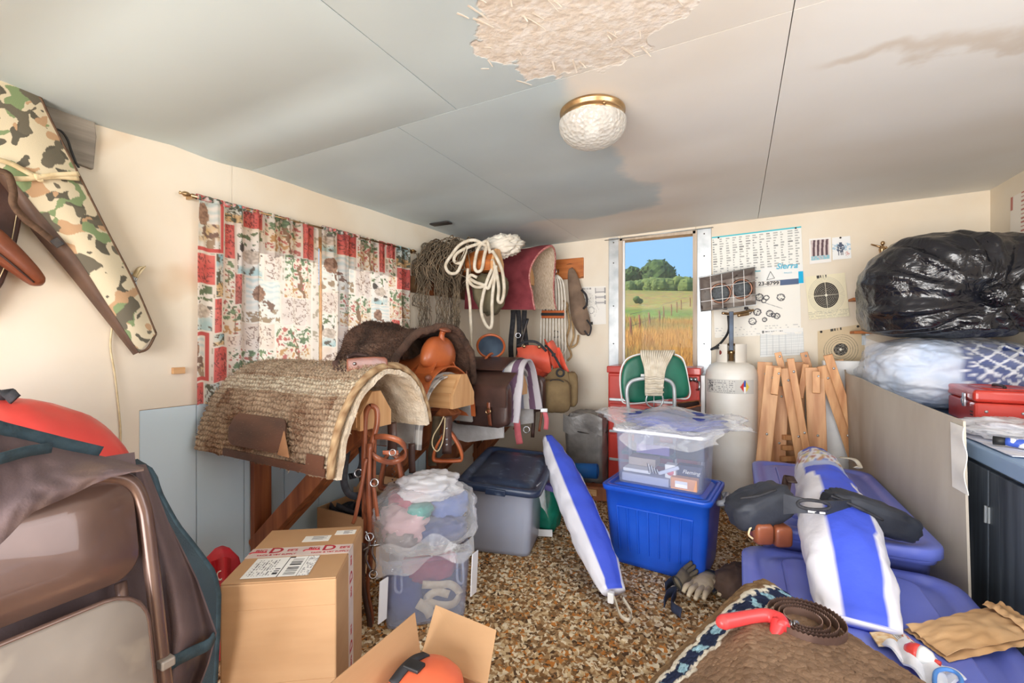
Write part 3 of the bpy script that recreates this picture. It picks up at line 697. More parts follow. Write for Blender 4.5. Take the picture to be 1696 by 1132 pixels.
tag(part('rubber_strap_cord', tube([atL(88, 212, .05), atL(102, 218, .05), atL(112, 232, .045), atL(118, 250, .04), atL(126, 270, .04), atL(131, 278, .04)], .004, 7), M['black'], None, loc=atL(118, 250, .04)), 'black elastic cord hooked over the weathered plank', 'cord')
tag(part('weathered_plank', prism3([atL(*p, 0) for p in ((70, 176), (153, 204), (156, 228), (151, 282), (112, 268), (72, 250))], (.022, 0, 0)), M['greywood'], None, smooth=False, bevel=.003, loc=atL(150, 282)), 'weathered grey plank nailed to the left wall behind the rifle case', 'plank')
# leather scabbards at the picture edge
sc = thing('rifle_scabbard', 'dark brown stitched leather scabbard behind the rifle case', 'scabbard', atL(0, 482, .03))
pl = [(-70, 250), (-20, 268), (20, 276), (36, 300), (36, 335), (30, 375), (18, 430), (2, 470), (-30, 520), (-70, 540)]
part('body', prism3([atL(*p, .02) for p in pl], (.03, 0, 0)), M['dkleather'], sc, bevel=.008)
part('stitching', tube([atL(x-4, y, .053) for x, y in ((34, 300), (34, 335), (28, 375), (16, 430), (0, 468))], .0016, 5), M['tie'], sc)
s2 = thing('leather_scabbard', 'reddish brown leather scabbard tip with scuffed end at the left edge', 'scabbard', atL(66, 474, .06))
part('body', tube([atL(-60, 368, .09), atL(-20, 396, .09), atL(15, 424, .09), atL(45, 450, .09), atL(62, 466, .085), atL(68, 472, .08)], [.05, .048, .042, .034, .026, .008], 14), M['leather'], s2)
part('seam', tube([atL(-40, 395, .13), atL(-5, 418, .13), atL(30, 446, .125), atL(56, 468, .11)], .003, 6), M['dkleather'], s2)
hk = thing('wall_hook', 'small steel hook with a cream tag beside the rifle case', 'hook', atL(221, 466))
part('plate', beam(atL(218, 452, .004), atL(222, 472, .004), .008, .02), M['steel'], hk, smooth=False)
part('hook_arm', tube([atL(220, 466, .005), atL(224, 466, .03), atL(228, 458, .035)], .004, 6), M['steel'], hk)
part('tag_tape', strap([atL(222, 458, .03), atL(230, 445, .035), atL(238, 442, .03), atL(232, 450, .04), atL(225, 460, .035)], .02, .002, (1, .4, 0)), M['tie'], hk)
tag(part('hanging_cord', tube([atL(186, 540, .015), atL(183, 575, .012), atL(190, 620, .012), atL(197, 680, .012), atL(200, 720, .012), atL(198, 762, .012)], .0035, 6), M['tie'], None, loc=atL(198, 762, .01)), 'thin tan cord hanging down the wall under the rifle case', 'cord')
# ================================================================== saddle racks sticking out of the left wall
def rack(Y, X1, label, zb=.87, up=False, m='pine_x', seed=0, hw=.10, eave=.07, apex=.17, brace=True):
    x0 = wallx(Y)+.006
    t = thing('saddle_rack', label, 'rack', (x0, Y, 0 if brace else zb), 0, 'wooden wall racks')
    th = .02
    poly = [(Y-hw, zb), (Y+hw, zb), (Y+hw, zb+eave), (Y+hw*.28, zb+apex), (Y-hw*.28, zb+apex), (Y-hw, zb+eave)]
    part('end_plate', prism3([(X1-.02, a, b) for a, b in poly], (.02, 0, 0)), M['pine'], t, smooth=False, bevel=.002)
    part('bottom_board', box((x0, Y-hw+.002, zb+.002), (X1-.02, Y+hw-.002, zb+.02)), M[m], t, smooth=False, bevel=.002)
    for s in (-1, 1):
        part('side_board', beam((x0, Y+s*hw*.95, zb+.02+eave*.4), (X1-.021, Y+s*hw*.95, zb+.02+eave*.4), .018, eave), M[m], t, smooth=False, bevel=.002)
        a = Vector((0, Y+s*hw, zb+eave)); b = Vector((0, Y+s*hw*.28, zb+apex)); n = Vector((0, b.z-a.z, -(b.y-a.y))); n = n.normalized()*(-.009 if s > 0 else -.009)*(1 if n.z*s else 1)
        part('roof_board', prism3([(x0, a.y, a.z-.003), (x0, b.y, b.z-.003), (x0, b.y-s*.018, b.z-.022), (x0, a.y-s*.018, a.z-.022)], (X1-.021-x0, 0, 0)), M[m], t, smooth=False, bevel=.002)
    if brace:
        for s in (-.028, .028):
            part('brace', beam((x0+.01, Y+s, .16), (X1-.08, Y+s, zb-.015), .05, .085, (0, 0, 1)), M['redwood'], t, smooth=False, bevel=.003)
        part('wall_cleat', box((x0, Y-.05, .05), (x0+.035, Y+.05, zb+.16)), M['redwood'], t, smooth=False, bevel=.003)
    else:
        part('wall_cleat', box((x0, Y-.05, zb-.15), (x0+.03, Y+.05, zb+.15)), M['redwood'], t, smooth=False, bevel=.003)
    return t
RK = [(1.60, -1.50), (2.35, -1.50), (3.05, -1.55), (3.74, -1.55)]
rack(*RK[0], 'wooden wall rack under the woven tan saddle pad nearest the camera')
rack(*RK[1], 'wooden wall rack holding the orange tan saddle', hw=.12, eave=.08, apex=.20)
rack(3.05, -1.44, 'wooden wall rack holding the dark saddlebags')
rack(*RK[3], 'wooden wall rack holding the orange packs in the corner')
rack(3.02, -1.62, 'high orange stained rack carrying the nets and white ropes', zb=1.80, m='cedar_x', brace=False, hw=.09)
rack(3.70, -1.66, 'high rack under the maroon saddle blanket', zb=1.78, m='cedar_x', brace=False, hw=.09)
def drapef(x0, x1, Y, prof, n=10):
    P = smoothpath([Vector((0, a, b)) for a, b in prof], n)
    ln = [0]
    for i in range(1, len(P)): ln.append(ln[-1]+(P[i]-P[i-1]).length)
    def f(u, v):
        s = v*ln[-1]; i = 0
        while i < len(P)-2 and ln[i+1] < s: i += 1
        q = P[i].lerp(P[i+1], (s-ln[i])/max(1e-6, ln[i+1]-ln[i]))
        d = (P[i+1]-P[i]).normalized(); nrm = Vector((0, -d.z, d.y))
        return Vector((x0+(x1-x0)*u, Y+q.y, q.z)), nrm
    return f, ln[-1]
# ---- woven tan pad on the first rack
PADP = [(-.335, .755), (-.325, .84), (-.285, .96), (-.20, 1.075), (-.09, 1.145), (.02, 1.16), (.12, 1.13), (.215, 1.05), (.275, .94), (.295, .86)]
pad = thing('saddle_pad', 'thick woven tan saddle pad with leather wear patch on the nearest rack', 'saddle pad', (-1.85, 1.60, .755))
df, LN = drapef(-2.31, -1.42, 1.60, PADP)
M['weave'] = printmat('woven_wool', .95, .5, 120, spec=.1)
col = []
def f(u, v):
    p, n = df(u, v)
    skew = .05*math.sin(u*3.1)*(1-v)
    X = p.x; s = v*LN
    a = X/.019+.45*N3((X, s, 0), 22, 5); b = s/.023+.40*N3((X, s, 0), 18, 9)
    off = .5*(int(math.floor(b)) % 2)
    bump = abs(math.sin(math.pi*(a+off)))**.7*abs(math.sin(math.pi*b))**.7
    q = p+n*(.009*bump+.014*FB((X, s, 0), 4, 2)+.004*N3((X, s, 0), 60, 3)-.006*(1 if abs(v-.30) < .008 or abs(v-.385) < .008 else 0))
    edge = min(u, 1-u)*.89
    q.z -= .03*max(0, .35-v)*u*2
    base = mixl(LC(176, 154, 130), LC(120, 90, 70), .55+.9*FB((X, s, 0), 7, 4)-.25*bump+.35*math.exp(-((v-.22)/.10)**2))
    if .30 < v < .385: base = mixl(LC(196, 184, 162), LC(156, 138, 118), .5-.5*bump+.3*FB((X, s, 0), 12, 4))
    if v > .40: base = mixl(base, LC(180, 164, 142), .5)
    if edge < .07: base = mixl(base, LC(190, 174, 150), .6)
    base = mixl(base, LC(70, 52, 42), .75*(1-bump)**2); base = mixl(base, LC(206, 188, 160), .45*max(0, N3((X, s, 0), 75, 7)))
    col.append(base); return q
g = grid(f, 240, 300); part('woven_top', g, M['weave'], pad, col=col, solid=.014, soff=-1)
M['fleece'] = mat('cream_fleece', C(226, 212, 190), C(196, 176, 150), 14, .95, bump=.8, bscale=90, dist=.01, c3=C(168, 132, 104), s3=6, lo3=.6, hi3=.75)
fuzz(grid(lambda u, v: (lambda q: q[0]+q[1]*.01-Vector((0, 0, .03*max(0, .35-v)*u*2)))(df(u, v)), 30, 40), 9000, .016, mat('tan_wool_fibre', C(168, 146, 120), C(120, 94, 74), 30, .95), pad, 'wool_fibres', wid=.0016, jit=1.4)
df2, LN2 = drapef(-2.30, -1.405, 1.60, [(a*.90, b-.028 if 0 < i < len(PADP)-1 else b-.012) for i, (a, b) in enumerate(PADP)])
g = grid(lambda u, v: (lambda q: q[0]+q[1]*.008*FB(q[0], 16, 1)-Vector((0, 0, .03*max(0, .35-v)*u*2)))(df2(u, v)), 70, 80); fl_ = part('fleece_lining', g, M['fleece'], pad, solid=.022)
fuzz((g[0], [tuple(reversed(q)) for q in g[1]]), 9000, .016, M['fleece'], pad, 'fleece_tufts', wid=.003)
# edge roll and leather patch
part('edge_binding', tube([df(1, v/30)[0]+Vector((-.002, 0, -.03*max(0, .35-v/30)*2)) for v in range(31)], .016, 10, res=1), M['weave'], pad, col=[mixl(LC(190, 164, 128), LC(130, 98, 70), .5+.5*math.sin(i*.9)) for i in range(31*10)])
M['wearleather'] = mat('worn_dark_leather', C(62, 40, 32), C(96, 62, 46), 3.5, .4, bump=.2, bscale=60, st=(1, 1, 3))
def patch(u0, u1, v0, v1, off, rr=.35):
    def f(a, b):
        u = u0+(u1-u0)*a; v = v0+(v1-v0)*b; p, n = df(u, v); return p+n*off-Vector((0, 0, .03*max(0, .35-v)*u*2))
    return f
def rounded(f, n=24, m=10):
    # rounded-rectangle domain
    def h(a, b):
        k = .5-.5*(1-min(1, (min(a, 1-a)/.14))**2)**.5 if min(a, 1-a) < .14 else 0
        k = .5*(1-math.sqrt(max(0, 1-(1-min(1, min(a, 1-a)/.14))**2)))
        return f(a, k+(1-2*k)*b)
    return grid(h, n, m)
part('wear_leather', rounded(patch(.27, .70, .055, .185, .016)), M['wearleather'], pad, solid=.006)
part('bottom_leather', grid(patch(.25, .98, .004, .035, .014), 20, 4), M['wearleather'], pad, solid=.006)
part('corner_patch', grid(patch(.86, .97, .03, .075, .016), 6, 4), M['wearleather'], pad, solid=.005)
part('suede_patch', prism3([df(.68, .06)[0]+Vector((0, -.024, -.015)), df(.76, .055)[0]+Vector((0, -.024, -.015)), df(.70, .15)[0]+Vector((0, -.03, -.01))], (0, -.004, 0)), M['suede'], pad, smooth=False)
# leather keeper lying on the pad ridge
kp = thing('leather_strap', 'rolled brown leather strap with steel stud lying on the woven pad', 'strap', at(600, 612, 2.22))
def kv(px, py, t=2.2): return at(px, py, t-.13)
part('strap_body', loft([[kv(x, y0, 2.16), kv(x, y1, 2.16), kv(x, y1, 2.2), kv(x, y0, 2.2)] for x, y0, y1 in ((574, 595, 616), (580, 594, 618), (600, 592, 616), (622, 591, 613), (638, 592, 614), (642, 596, 612))]), M['leather'], kp, bevel=.004)
part('stud', lathe([(0, .006), (.006, .005), (.008, 0)], 14, kv(587, 603, 2.155), (ray(587, 603)*-1).to_track_quat('Z', 'Y').to_matrix()), M['chrome'], kp)
part('strap_roll', tube([kv(556, 600, 2.24), kv(560, 612, 2.22), kv(570, 618, 2.2), kv(578, 610, 2.18)], .018, 10), M['dkleather'], kp)
part('strap_tail', strap([kv(575, 593, 2.2), kv(590, 588, 2.24), kv(610, 590, 2.28)], .02, .004, (0, .3, 1)), M['dkleather'], kp)
# ---- saddles
def stirrup(t, top, bot, w=.13, m='tan', ax=(1, 0, 0), tread=.06):
    top = Vector(top); ax = Vector(ax).normalized(); h = .17
    B = top-Vector((0, 0, h))
    P_ = [top+ax*.012, top+ax*.03-Vector((0, 0, .02)), top+ax*w*.42-Vector((0, 0, h*.55)), B+ax*w*.5+Vector((0, 0, .012)), B+ax*w*.3, B-ax*w*.3, B-ax*w*.5+Vector((0, 0, .012)), top-ax*w*.42-Vector((0, 0, h*.55)), top-ax*.03-Vector((0, 0, .02)), top-ax*.012]
    sd = ax.cross(Vector((0, 0, 1)))
    part('stirrup', strap(P_, tread, .014, sd), M[m], t)
def saddle(Y, Xf, z, label, m, skirt_m, group='saddles on the wall racks', near=True, horn=True, skl=.66, drop=.30, cant='dkleather'):
    t = thing('western_saddle', label, 'saddle', (Xf-.3, Y, z-drop), 0, group)
    pr = [(-.30, z-drop), (-.275, z-drop*.55), (-.20, z-.03), (-.10, z+.035), (0, z+.055), (.10, z+.035), (.20, z-.03), (.275, z-drop*.55), (.30, z-drop)]
    d, ln = drapef(Xf-skl, Xf-.015, Y, pr)
    def f(u, v):
        p, n = d(u, v); e = abs(v-.5)*2; p.x -= .05*e*e*(u-.5)*0; p.x = (Xf-.015)-(Xf-.015-p.x)*(1-.06*e); return p+n*(.004*N3(p, 9, 1))
    part('skirt', grid(f, 24, 44), M[skirt_m], t, solid=.010)
    part('seat', grid(lambda u, v: Vector((Xf-.52+.36*u, Y+(v-.5)*(.30-.10*u), z+.075+.09*(abs(u-.45)/.55)**2.2+.02*u-.10*(abs(v-.5)*2)**2.4)), 16, 16), M[m], t, solid=.014)
    part('cantle', grid(lambda u, v: Vector((Xf-.53-.05*v-.03*math.cos((u-.5)*3), Y+math.sin((u-.5)*2.6)*.19, z+.03+.13*v*math.cos((u-.5)*2.3))), 20, 8), M[cant], t, solid=.022)
    def fk(v, q):
        k = abs(v.y)/.165; v.x *= 1.05-.35*k; v.z = v.z*(1-.30*k) + .028*math.sin(k*3.1)-.03*k
        if v.z > 0: v.x *= 1-.35*max(0, v.z/.115)*(1-k)
        return v
    part('fork', blob((Xf-.105, Y, z+.125), (.075, .165, .115), p=2.5, nu=28, nv=18, fn=fk), M[m], t)
    part('fork_skirt', grid(lambda u, v: Vector((Xf-.175+.12*u, Y+math.sin((v-.5)*2.5)*.19, z+.16-.20*abs(math.sin((v-.5)*2.5))**1.6-.02)), 8, 30), M[m], t, solid=.010)
    if horn:
        part('horn', join(tube([(Xf-.085, Y, z+.20), (Xf-.08, Y, z+.25), (Xf-.07, Y, z+.275)], [.026, .018, .019], 14)), M[m], t)
        part('horn_cap', blob((Xf-.062, Y, z+.285), (.046, .046, .015), Matrix.Rotation(R(18), 3, 'Y'), nu=20, nv=10), M['leather'], t)
    for s in (-1, 1):
        part('concho', lathe([(0, .008), (.012, .007), (.02, .003), (.022, 0)], 18, (Xf-.03, Y+s*.205, z-.005), Matrix.Rotation(R(90)*(1), 3, 'Y') @ Matrix.Rotation(R(-35*s), 3, 'X')), M['leather'], t)
        # fender hanging on each side
        part('fender', grid(lambda u, v: Vector((Xf-.34+.17*(u-.5)*(1-.35*abs(v-.4)), Y+s*(.215+.085*min(1, v*1.6)+.012*math.sin(v*5)), z+.02-.43*v)), 8, 16), M['dkleather' if m == 'dkleather' else 'leather'], t, solid=.007)
    part('rigging_ring', lathe_ring((Xf-.14, Y-.312, z-.21), .026, .005), M['chrome'], t)
    return t
def lathe_ring(c, R_, r_, ax=(0, 1, 0), n=20):
    a = Vector(ax).normalized(); u = a.orthogonal().normalized(); w_ = a.cross(u)
    return tube([Vector(c)+u*R_*math.cos(6.2832*i/n)+w_*R_*math.sin(6.2832*i/n) for i in range(n)], r_, 8, True, 1)
sd2 = saddle(2.35, -1.585, 1.06, 'orange tan western saddle with horn under the dark fuzzy cover', 'tan', 'tan')
# grey felt pad and plaid blanket under the saddle
M['felt'] = mat('grey_felt', C(176, 172, 168), C(140, 134, 130), 6, .95, bump=.4, bscale=80, c3=C(110, 92, 78), s3=4, lo3=.62, hi3=.75)
fp = thing('felt_pad', 'grey felt saddle pad hanging out under the orange tan saddle', 'saddle pad', (-1.85, 2.35, .70))
d, ln = drapef(-2.25, -1.63, 2.35, [(-.315, .70), (-.29, .82), (-.22, .97), (-.12, 1.045), (0, 1.07), (.12, 1.045), (.22, .97), (.29, .82), (.315, .72)])
part('pad_sheet', grid(lambda u, v: d(u, v)[0]+d(u, v)[1]*.006*N3(d(u, v)[0], 7), 24, 50), M['felt'], fp, solid=.018)
pb = thing('plaid_blanket', 'grey and white plaid blanket edge hanging beside the orange tan saddle', 'blanket', (-1.8, 2.2, .72))
d, ln = drapef(-2.2, -1.585, 2.35, [(-.302, .66), (-.29, .80), (-.232, .955), (-.13, 1.03), (-.05, 1.05)])
col = []
def f(u, v):
    p, n = d(u, v); c = LC(206, 202, 196)
    if (p.x*9) % 1 < .4: c = mixl(c, LC(110, 104, 104), .6)
    if (v*ln*9) % 1 < .3: c = mixl(c, LC(90, 86, 92), .6)
    if (p.x*18) % 1 < .12: c = mixl(c, LC(240, 238, 234), .8)
    col.append(c); return p+n*(.005+.008*math.sin(p.x*22+v*3)*(1-v))
g = grid(f, 90, 60); part('cloth', g, printmat('plaid_cloth', .95, .3, 200), pb, col=col, solid=.008)
# dark fuzzy seat cover thrown over the saddle
M['fuzzy'] = mat('dark_brown_pile', C(96, 70, 56), C(58, 42, 34), 7, .95, bump=.9, bscale=60, dist=.012, sheen=0)
fz = thing('fuzzy_saddle_cover', 'dark brown fuzzy fleece cover draped over the orange tan saddle', 'saddle cover', (-1.9, 2.35, .92))
FZ = [(-.31, .96), (-.315, 1.06), (-.28, 1.17), (-.20, 1.275), (-.08, 1.335), (.03, 1.345), (.13, 1.315), (.22, 1.235), (.28, 1.12), (.29, .98)]
d, ln = drapef(-2.24, -1.71, 2.35, FZ)
def f(u, v):
    p, n = d(u, v)
    # front edge sweeps back over the near side, forward over the far side
    p.x += u*(.10*math.sin(max(0, v-.35)*3.1)-.16*max(0, .38-v)*2.2)
    p.z += .035*math.sin(u*5+1.5)*math.sin(math.pi*v)
    return p+n*(.016*FB(p, 8, 3)+.012*abs(math.sin(u*9+v*4)))
g = grid(f, 60, 70); part('pile_sheet', g, M['fuzzy'], fz, solid=.03)
fuzz(g, 22000, .030, M['fuzzy'], fz, 'pile_tufts', wid=.0042); 
part('rolled_edge', tube([f(1.0, v/40)+Vector((.004*math.sin(v*2), 0, .004*math.cos(v*3))) for v in range(41)], .024, 10, res=1), M['fuzzy'], fz)
part('seat_bulge', blob((-2.10, 2.26, 1.20), (.16, .15, .10), amp=.18, sc=5, seed=3), M['fuzzy'], fz)
# ================================================================== nets, ropes and cloths on the high racks
dp = tag(part('dark_plank', wl((0, 2.74, 1.655), (.022, 3.75, 1.785)), M['darkwood'], None, smooth=False, bevel=.003, loc=(wallx(3.2), 3.2, 1.66)), 'dark weathered plank fixed to the left wall behind the nets', 'plank')
M['netcord'] = mat('grey_brown_twine', C(122, 106, 86), C(84, 72, 58), 12, .9, bump=.3, bscale=300)
rn = random.Random(11)
net = thing('rope_net', 'grey brown twine net bundled on the high rack beside the curtain', 'net', (-2.05, 3.0, 1.3))
gg = ([], [])
for i in range(120):
    x = rn.uniform(-2.28, -1.84); w_ = rn.uniform(.09, .17); h = rn.uniform(.02, .15); n = 9; P_ = []
    for k in range(n):
        a = -2.4+4.8*k/(n-1)+rn.gauss(0, .1)
        P_.append(Vector((x+rn.gauss(0, .035), 3.0-.01+math.sin(a)*w_*1.05, 1.85+math.cos(a)*(.08+h)+rn.gauss(0, .015))))
    gg = join(gg, tube(P_, .0042, 4, res=3))
tag(part('bundle', gg, M['netcord'], net), kind='stuff')
gg = ([], [])
for (xa, xb, yoff, zl) in ((-2.26, -2.14, -.13, 1.36), (-2.10, -1.98, -.12, 1.33), (-1.95, -1.89, -.10, 1.34), (-2.2, -2.05, .1, 1.38)):
    ns = 7; dx = (xb-xa)/ns
    for i in range(ns):
        for s in (-1, 1):
            P_ = []; z = 1.84; k = 0
            while z > zl:
                P_.append(Vector((xa+dx*(i+.5)+s*(dx*.55 if k % 2 else -dx*.02)+rn.gauss(0, .006), 3.0+yoff+rn.gauss(0, .008), z))); z -= .038; k += 1
            gg = join(gg, tube(P_, .0028, 4, res=1))
tag(part('hanging_mesh', gg, M['netcord'], net, smooth=False), kind='stuff')
gg = ([], [])
for i in range(8):
    x = rn.uniform(-2.28, -2.2); gg = join(gg, tube([(x, 2.86, 1.82), (x+rn.gauss(0, .03), 2.84, 1.7), (x+rn.gauss(0, .06), 2.84, 1.6), (x+rn.gauss(0, .08), 2.84, 1.5)], .0022, 4))
tag(part('loose_strands', gg, M['netcord'], net), kind='stuff')
M['cotton'] = mat('white_cotton_rope', C(218, 210, 194), C(192, 180, 160), 20, .9, bump=.8, bscale=160, dist=.004)
rp = thing('white_rope', 'thick white cotton rope looped over the end of the high rack', 'rope', (-1.7, 2.95, 1.2))
T0 = 3.36
def rpx(L, t=T0, r=.0125, name='rope_strand'): part(name, tube([at(x, y, t+dt) for x, y, dt in [(p+(0,))[:3] for p in L]], r, 10), M['cotton'], rp)
rpx([(806, 408), (785, 398), (763, 405), (747, 424), (738, 440), (744, 452), (756, 452), (764, 438), (772, 415)])
rpx([(800, 402), (775, 410), (757, 420), (752, 432), (762, 436), (768, 424), (774, 408)])
rpx([(812, 420), (806, 400), (792, 412), (786, 440), (790, 450), (798, 446), (802, 425), (806, 408)])
rpx([(815, 415), (824, 430), (832, 450), (835, 480), (831, 500), (825, 498), (826, 478), (822, 450), (815, 430)])
rpx([(818, 440), (808, 462), (800, 490), (797, 515), (803, 535), (811, 544), (815, 534), (815, 500), (818, 470), (822, 450)])
rpx([(775, 445), (774, 470), (778, 500), (780, 540), (781, 575), (784, 595, .1)], r=.011)
rpx([(778, 462), (788, 468), (800, 472), (808, 478), (812, 470), (818, 455), (822, 440)], r=.013)
rpx([(790, 460), (780, 456), (776, 464), (784, 474), (796, 476), (806, 470)], r=.012, name='knot')
wc = tag(part('white_cloth', blob(at(832, 408, 3.55), (.16, .10, .085), Matrix.Rotation(R(25), 3, 'Z') @ Matrix.Rotation(R(-8), 3, 'Y'), 60, 40, 2.0, .22, 4, 3, .10), mat('white_canvas', C(228, 222, 210), C(204, 196, 182), 8, .9, bump=.6, bscale=12, dist=.01), None, loc=at(832, 425, 3.5)), 'crumpled white cloth bundled on the high rack above the ropes', 'cloth')
def hang(v, q):
    k = (v.z+.2)/.4; v.x *= .45+.6*max(0, k); return v
tag(part('olive_bag', blob(at(812, 488, 3.5), (.17, .08, .16), Matrix.Rotation(YAW, 3, 'Z'), 40, 28, 2.6, .12, 3, 8, .03, fn=hang), mat('olive_canvas', C(112, 104, 80), C(86, 80, 62), 6, .9, bump=.4, bscale=30), None, loc=at(812, 522, 3.5)), 'olive drab canvas bag hanging behind the white ropes', 'bag')
# maroon saddle blanket
mb = thing('maroon_saddle_blanket', 'maroon saddle blanket with cream lining draped over the high corner rack', 'saddle blanket', (-1.8, 3.70, 1.57))
MP = [(-.27, 1.56), (-.25, 1.72), (-.19, 1.90), (-.10, 2.03), (0, 2.075), (.11, 2.04), (.20, 1.93), (.25, 1.78), (.26, 1.60)]
d, ln = drapef(-2.18, -1.50, 3.70, MP)
def mbf(off):
    def f(u, v):
        p, n = d(u, v); p.x -= .10*math.sin(math.pi*min(1, max(0, (v-.12)/.36)))*u*.5+.04*math.sin(v*9)*u; p.z -= .03*u*math.cos(v*6.28)
        return p+n*(off+.008*N3(p, 6, 2))
    return f
M['maroon'] = mat('maroon_wool', C(150, 66, 74), C(118, 46, 54), 8, .95, bump=.5, bscale=140)
M['ribwool'] = mat('cream_ribbed_wool', C(222, 208, 188), C(178, 154, 128), 40, .95, bump=.7, bscale=30, st=(8, 1, 1), dist=.004)
part('outer_cloth', grid(mbf(.008), 40, 60), M['maroon'], mb, solid=.008)
part('lining', grid(mbf(-.008), 40, 60), M['ribwool'], mb, solid=.010)
part('edge_binding', tube([mbf(0)(1, v/40) for v in range(41)], .010, 8, res=1), mat('pink_binding', C(206, 150, 142), C(160, 74, 78), 60, .9), mb)
part('patch_label', beam(at(839, 446, 3.86), at(839, 466, 3.86), .04, .006), M['nylon'], mb, smooth=False)
# halter straps hanging in the corner
hs = thing('black_halter', 'black nylon halter straps hanging in the corner under the maroon blanket', 'halter', at(862, 600, 4.1))
for L_ in ([(846, 470), (850, 520), (846, 570), (848, 612)], [(872, 480), (868, 530), (872, 580), (866, 608)], [(856, 500), (860, 540), (858, 600)]):
    part('strap', strap([at(x, y, 4.12) for x, y in L_], .045, .006, (1, .4, 0)), M['nylon'], hs)
part('buckle', lathe_ring(at(858, 556, 4.08), .022, .005, ray(858, 556)), M['chrome'], hs)
part('metal_bar', tube([at(860, 578, 4.05), at(868, 550, 4.05), at(874, 528, 4.05)], .012, 8), M['iron'], hs)
# ================================================================== far wall left of the window
bd = thing('hook_board', 'orange stained pine board screwed to the far wall with hooks', 'board', atF(935, 462))
pA = [atF(899, 433), atF(967, 427), atF(967, 461), atF(901, 466)]
M['charred'] = mat('knotty_orange_pine', C(204, 126, 62), C(170, 92, 40), 3, .5, bump=.2, bscale=9, st=(1, 1, 8), c3=C(96, 52, 28), s3=8, lo3=.6, hi3=.72)
part('plank', prism3(pA, (0, -.02, 0)), M['charred'], bd, smooth=False, bevel=.003)
for x in (908, 925, 948): part('hook', tube([atF(x, 447, .02), atF(x, 447, .05), atF(x, 452, .065), atF(x, 447, .075)], .004, 6), M['iron'], bd)
M['cordwhite'] = mat('white_cotton_cord', C(240, 236, 226), C(224, 218, 204), 20, .9, bump=.6, bscale=200)
def girth(label, x0, x1, y0, y1, ymid, off, n=13, seed=1):
    t = thing('string_girth', label, 'girth', atF((x0+x1)/2, y1, off), 0, 'white string girths'); r_ = random.Random(seed)
    for i in range(n):
        k = i/(n-1)-.5; xm = (x0+x1)/2; hw = (x1-x0)
        P_ = [atF(xm+k*hw*s, y, off+r_.uniform(-.006, .006)) for s, y in ((.35, y0), (.8, y0+.08*(y1-y0)), (1, y0+.3*(y1-y0)), (.98, ymid), (1.02, y0+.75*(y1-y0)), (1.0, y1-8), (.4, y1))]
        part('cord', tube(P_, .0080, 6, res=4), M['cordwhite'], t)
    c0, c1 = atF(x0+1, ymid, off+.012), atF(x1-1, ymid, off+.012)
    part('leather_centre', beam(c0, c1, .02, .075), M['tan'], t, smooth=False, bevel=.006)
    part('centre_band', beam(c0+Vector((0, -.012, 0)), c1+Vector((0, -.012, 0)), .012, .028), M['black'], t, smooth=False, bevel=.004)
    part('ring', lathe_ring(atF((x0+x1)/2, y0-6, off), .034, .005, (0, 1, .1)), M['chrome'], t)
    return t
girth('white string cinch with tan leather centre hanging from the hook board', 896, 936, 456, 590, 521, .16, 9)
girth('white string cinch hanging lowest, behind the orange pack', 905, 936, 560, 640, 636, .10, 8, 4)
M['khakidk'] = mat('faded_brown_canvas', C(138, 116, 98), C(104, 86, 72), 6, .9, bump=.5, bscale=26, dist=.006)
bg_ = thing('canvas_tote', 'faded brown canvas bag with black loops hanging from the hook board', 'bag', atF(965, 556, .1))
rings = []
for (x, y, hw, hd) in ((946, 444, 3, .015), (947, 452, 8, .025), (952, 475, 12, .035), (957, 505, 14, .045), (962, 530, 16, .05), (967, 548, 12, .04), (968, 556, 5, .02)):
    c_ = atF(x, y, .09); W_ = (atF(x+hw, y, .09)-c_).x; rings.append([c_+Vector((W_*math.cos(a*.5236)*(1+.12*math.sin(a*2+y)), hd*math.sin(a*.5236)*(1+.2*math.cos(a*3+y)), .01*math.sin(a*2))) for a in range(12)])
part('bag_body', loft(rings), M['khakidk'], bg_, subsurf=2)
part('loop', strap([atF(963, 480, .14), atF(971, 490, .16), atF(972, 504, .16), atF(966, 512, .14)], .02, .004, (1, 0, .3)), M['nylon'], bg_)
part('loop', strap([atF(972, 530, .14), atF(979, 542, .15), atF(975, 556, .14), atF(968, 548, .14)], .014, .004, (1, 0, .3)), M['nylon'], bg_)
part('neck_cord', tube([atF(948, 452, .06), atF(944, 447, .04), atF(948, 444, .045)], .006, 6), M['nylon'], bg_)
M['jute'] = mat('tan_jute_rope', C(190, 160, 118), C(150, 120, 84), 30, .9, bump=.7, bscale=200)
jr = thing('jute_rope', 'tan jute rope hanging beside the white string cinches', 'rope', atF(945, 600, .06))
for L_ in ([(934, 498), (940, 506), (936, 518), (930, 512)], [(940, 512), (943, 540), (938, 565), (946, 588), (940, 598)], [(946, 520), (950, 555), (945, 575), (955, 570), (958, 555)]):
    part('strand', tube([atF(x, y, .06) for x, y in L_], .010, 8), M['jute'], jr)
